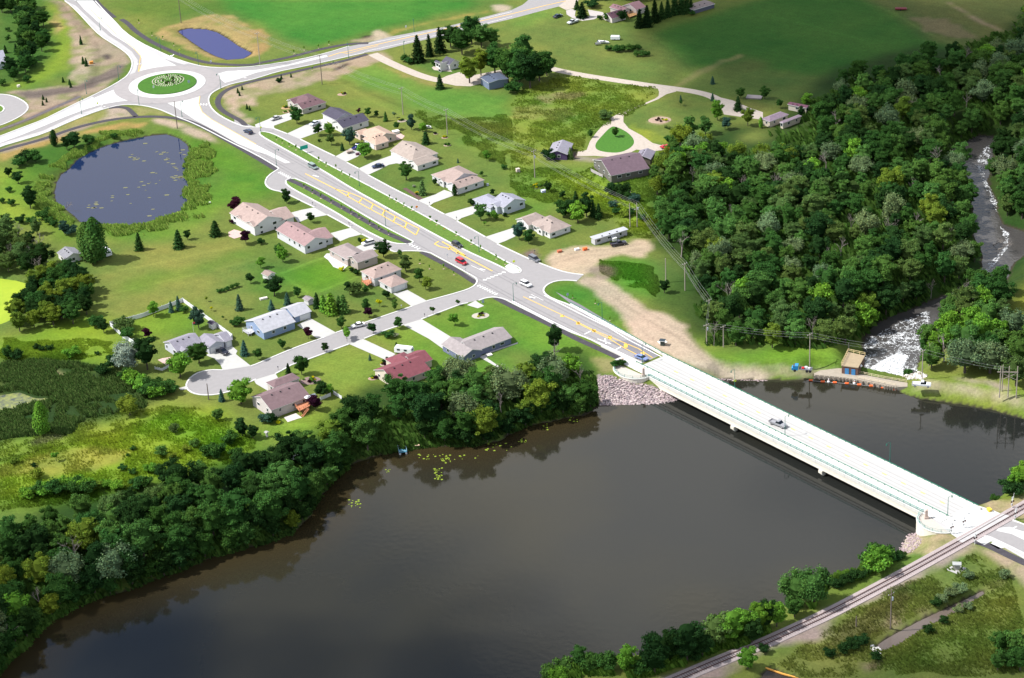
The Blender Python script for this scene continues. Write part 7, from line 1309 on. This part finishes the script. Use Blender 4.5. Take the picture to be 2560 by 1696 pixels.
deck('i 1130,915 1290,850 1550,790 1640,850 1480,960 1270,1060',1.7,'red cedar deck on posts behind the brown roofed house'); deck('f 1125,1110 1320,1060 1375,1140 1265,1225',1.6,'brown cedar deck of the hip roofed house'); deck('g 160,850 330,800 480,860 370,930 300,940',.9,'grey deck at the left end of the white metal roofed house',mat('grey_deck',(.44,.44,.46),.8,.1,2)); deck('nn 650,260 800,230 830,270 690,320',.8,'orange wooden deck behind the top house',mat('orange_cedar',(.52,.30,.13),.8,.1,2))
sheet('patio',wp('e 10,900 150,830 330,880 330,1010 150,1060 20,1000'),.05,patio); sheet('patio',wp('f 190,520 260,440 420,440 760,700 790,740 660,850 430,770 300,600'),.06,conc); sheet('patio',wp('i 880,1220 1180,1120 1330,1230 1220,1260 980,1340'),.05,mat('pale_slabs',(.5,.45,.42),.9,.1,1.5)); sheet('patio',wp('b 1120,400 1300,340 1400,400 1340,470 1150,510'),.05,patio); sheet('patio',wp('j 1740,590 1880,500 2330,350 2330,370 1890,520 1850,580'),.045,concg); sheet('patio',wp('k 190,590 230,560 500,600 640,640 700,690 520,680 250,650'),.05,gravel); sheet('patio',wp('h 40,1090 150,1050 350,1020 380,1120 240,1210'),.05,patio)
# parasol and loungers on the decks
e=empty('parasol',w1('i 1480,830',1.7)); tag(e,'white parasol on the red cedar deck','parasol'); b=MB(); b.tube((0,0,0),(0,0,1.9),.04); ch2(b,'pole',trim,e); b=MB(); b.tube((0,0,1.6),(0,0,2.05),1.15,.05,8); ch2(b,'canopy',wp_,e)
b=MB(); e=empty('stair',w1('i 1400,1120')); tag(e,'red cedar stairs leading down from the deck to the lawn','stairs')
a_=w1('i 1480,1000',1.6); c_=w1('i 1330,1200',.1); d=(c_-a_); nn_=Vector((-d.y,d.x,0)).normalized()*.5
for k in range(8): q=a_.lerp(c_,(k+.5)/8); b.box(tuple(q),(.3,1.0,.06),math.atan2(d.y,d.x))
b.tube(a_+nn_,c_+nn_,.07,n=4); b.tube(a_-nn_,c_-nn_,.07,n=4); b.tube(a_+nn_+Vector((0,0,.8)),c_+nn_+Vector((0,0,.8)),.05,n=4); b.tube(a_-nn_+Vector((0,0,.8)),c_-nn_+Vector((0,0,.8)),.05,n=4); ch(b,'flight',redw,e)
# ---------------- buoys, boom, crossing gear, small things ----------------
ob=mat('buoy_orange',(.75,.13,.03),.5); wb=mat('buoy_white',(.75,.75,.75),.5); prev=None; bm_=MB()
BU='L 395,385 505,397 617,405 728,413 843,425 953,436 1062,452 1170,470'
for i,(x,y) in enumerate(pts(BU)):
    p=P(x,y,LZ); e=empty('barrier_buoy',p,R_(-8)); tag(e,'orange barrier buoy floating in the line before the dam','buoy','orange buoys in the line before the dam'); b=MB(); b.tube((-.6,0,.12),(.6,0,.12),.34,n=10); ch2(b,'float',ob,e); b=MB(); b.tube((-.85,0,.12),(.85,0,.12),.07); ch2(b,'shaft',trim,e)
    if prev is not None: bm_.tube(prev,p+Vector((0,0,.05)),.05,n=4)
    prev=p+Vector((0,0,.05))
tag(bm_.build('buoy_cable',chrome),'cable linking the orange buoys in front of the dam','cable')
for (x,y),n_ in zip(pts('L 560,398 798,412 1010,434'),('left','middle','right')):
    e=empty('marker_buoy',P(x,y,LZ)); tag(e,'white conical warning buoy, %s one of three before the dam'%n_,'buoy'); b=MB(); b.tube((0,0,-.1),(0,0,.35),.42,.42,10); b.tube((0,0,.35),(0,0,1.2),.22,.12,8); ch2(b,'float',wb,e); b=MB(); b.tube((0,0,.7),(0,0,.82),.2,n=8); ch2(b,'band',ob,e)
b=MB(); L=wp('P -120,1440 0,1482 140,1530 360,1590',-.9); v,f=ribbon_v(L,.35,-1.0,-.7); b.add(v,f); tag(b.build('floating_boom',mat('boom_orange',(.8,.38,.08),.6)),'orange floating boom across the dark pool at the bottom edge','boom')
bwm=mat('gate_white',(.7,.7,.7),.5); blk=mat('signal_black',(.02,.02,.02),.5)
def xsig(s,label,rot=0.,arm=True):
    g=w1(s,.05); e=empty('crossing_signal',g,rot); tag(e,label,'railway signal','railway crossing signals'); b=MB(); b.tube((0,0,0),(0,0,3.6),.08); ch2(b,'mast',bwm,e)
    for t in (-.7,.7): b=MB(); d=Vector((math.cos(t),0,math.sin(t)))*.6; b.tube(Vector((0,-.1,3.1))-d,Vector((0,-.1,3.1))+d,.08,n=4); ch2(b,'crossbuck_board',bwm,e)
    for x in(-.4,.4): b=MB(); b.tube((x,-.05,2.1),(x,-.25,2.1),.26,n=10); ch2(b,'flasher',blk,e); b=MB(); b.tube((x,-.26,2.1),(x,-.30,2.1),.13,n=8); ch2(b,'lens',redl,e)
    b=MB(); b.box((0,.1,1.0),(.4,.4,.5)); ch2(b,'gate_motor',chrome,e)
    if arm: b=MB(); b.tube((0,0,1.1),(.6,0,4.6),.06,.04); ch2(b,'gate_arm',bwm,e)
xsig('P 1695,230','railway crossing signal on the near footpath left of the tracks',.6); xsig('P 1808,175','railway crossing signal on the median left of the tracks',.6); xsig('P 1912,330','railway crossing signal at the dark path right of the tracks',.6); xsig('P 2285,100','railway crossing signal at the far side right of the tracks',.6); xsig('L 2255,1560','slim railway crossing signal at the far left of the tracks',.6)
# railing of the path end, small yard things
def thingbox(name,s,sz,c,label,cat,rot=.4,top=None):
    g=G(pts(s)[0]); e=empty(name,g,rot); tag(e,label,cat); b=MB(); b.box((0,0,sz[2]*.5),sz,taper=.92); ch2(b,'body',mat('c_%d_%d_%d'%tuple(int(q*100) for q in c),c,.7),e); b=MB(); b.box((0,0,sz[2]+.04),(sz[0]*1.06,sz[1]*1.06,.1)); ch2(b,'lid',mat('c2_%d_%d_%d'%tuple(int(q*100) for q in (top or c)),top or c,.7),e)
thingbox('barrier_stack','G 675,745',(1.6,1.0,.8),(.75,.15,.04),'stack of orange barriers on the sandy lot','barrier'); thingbox('barrier_stack','G 440,765',(1.6,1.1,.7),(.4,.12,.06),'heap of orange and grey gear left of the office trailer','barrier'); thingbox('water_tank','G 600,747',(1.6,.8,.6),(.7,.7,.7),'white tank lying on the sandy lot','tank'); thingbox('material_crate','G 945,658',(1.6,1.2,1.1),(.7,.7,.7),'white box between the office trailer and the dark pickup','box'); thingbox('lumber_pile','C 2240,905',(6.,3.4,.4),(.20,.17,.17),'pile of grey timber beside the gravel drive','lumber',-.3,(.24,.21,.21)); thingbox('yellow_object','P 2045,22',(1.0,1.4,.7),(.7,.5,.05),'unidentified yellow object beside the far footpath at the crossing','object'); thingbox('playhouse','C 1440,1310',(1.,1.,1.),(.4,.2,.1),'','') if False else None  # yellow box stands for an unidentified yellow object at the crossing
thingbox('hot_tub','i 1570,720',(2.6,1.2,.6),(.18,.2,.24),'grey covered hot tub beside the brown roofed house','hot tub'); thingbox('play_set','G 290,215',(1.6,1.2,1.0),(.5,.55,.72),'white and blue play set behind the blue grey roofed house','play set'); thingbox('doghouse','G 1075,232',(1.4,1.2,1.1),(.66,.60,.54),'small white doghouse among the shrubs on the slope','doghouse'); thingbox('play_tower','G 55,25',(1.4,1.2,1.4),(.5,.42,.36),'small wooden play tower on the back lawn','play tower'); thingbox('rock','E 1938,312',(.7,.6,.4),(.75,.75,.73),'white rock at the reed edge of the round pond','rock'); thingbox('planter_box','F 70,1200',(2.6,1.0,.5),(.6,.56,.5),'raised planter box behind the white metal roofed house','planter'); thingbox('pale_rock','A 172,805',(1.2,.8,.8),(.7,.62,.55),'pale rock at the end of the tree belt','rock'); thingbox('concrete_pad','K 1390,30',(2.6,2.2,.08),(.55,.52,.46),'concrete pad under the green cabinet','pad'); thingbox('orange_roller','A 845,590',(1.6,1.0,1.0),(.6,.25,.05),'small orange roller on the dirt track left of the roundabout','roller'); thingbox('parked_motorcycle','B 940,1435',(1.5,.8,.8),(.12,.05,.08),'dark motorcycle on the driveway of the peach roofed house','motorcycle') ; thingbox('picnic_table','b 1180,330',(2.6,2.,1.),(.6,.58,.56),'grey covered patio furniture behind the peach roofed house','patio furniture'); thingbox('patio_set','b 2080,850',(2.2,1.6,.6),(.6,.62,.6),'patio table set behind the beige roofed house','patio furniture'); thingbox('air_conditioner','c 1470,540',(.7,.7,.8),(.4,.42,.5),'air conditioner at the corner of the long tan roofed house','air conditioner'); thingbox('white_bin','J 1965,220',(.8,.6,.5),(.75,.75,.73),'white lawn box at the porch corner of the ranch house','box'); thingbox('picnic_table','J 2155,150',(1.8,1.4,.25),(.72,.70,.64),'white slab table beside the ranch house path','table'); thingbox('concrete_block','K 215,255',(2.2,1.,.6),(.7,.68,.64),'pale shed roof showing through the shore trees','shed') if False else None  # lidded boxes stand for the hot tub, play set, rock, roller and motorcycle
# flag
g=G(T('E',1790,1500)); e=empty('flag',g+Vector((0,0,2.4)),.3); tag(e,'small red and white flag above the slate grey roofed house','flag'); b=MB(); b.tube((0,0,-2.4),(0,0,1.2),.04); ch2(b,'pole',trim,e); b=MB(); b.box((.4,0,.8),(.8,.03,.55)); ch2(b,'cloth',mat('flag_red',(.6,.06,.08),.7),e)
# columns under the ranch porch etc. are parts of their houses
# ---------------- tidy labels ----------------
tops=[o for o in S.objects if o.parent is None and o.get('label')]; by={}
for o in tops:
    w=o['label'].split()
    if len(w)>16: o['label']=' '.join(w[1:17]) if w[0] in('large','small','medium') else ' '.join(w[:16])
    by.setdefault(o['label'],[]).append(o)
for l,L in by.items():
    if len(L)>1 and len({o.get('group') for o in L})>=1 and not all(o.get('group') for o in L):
        for o in L: o['group']=l
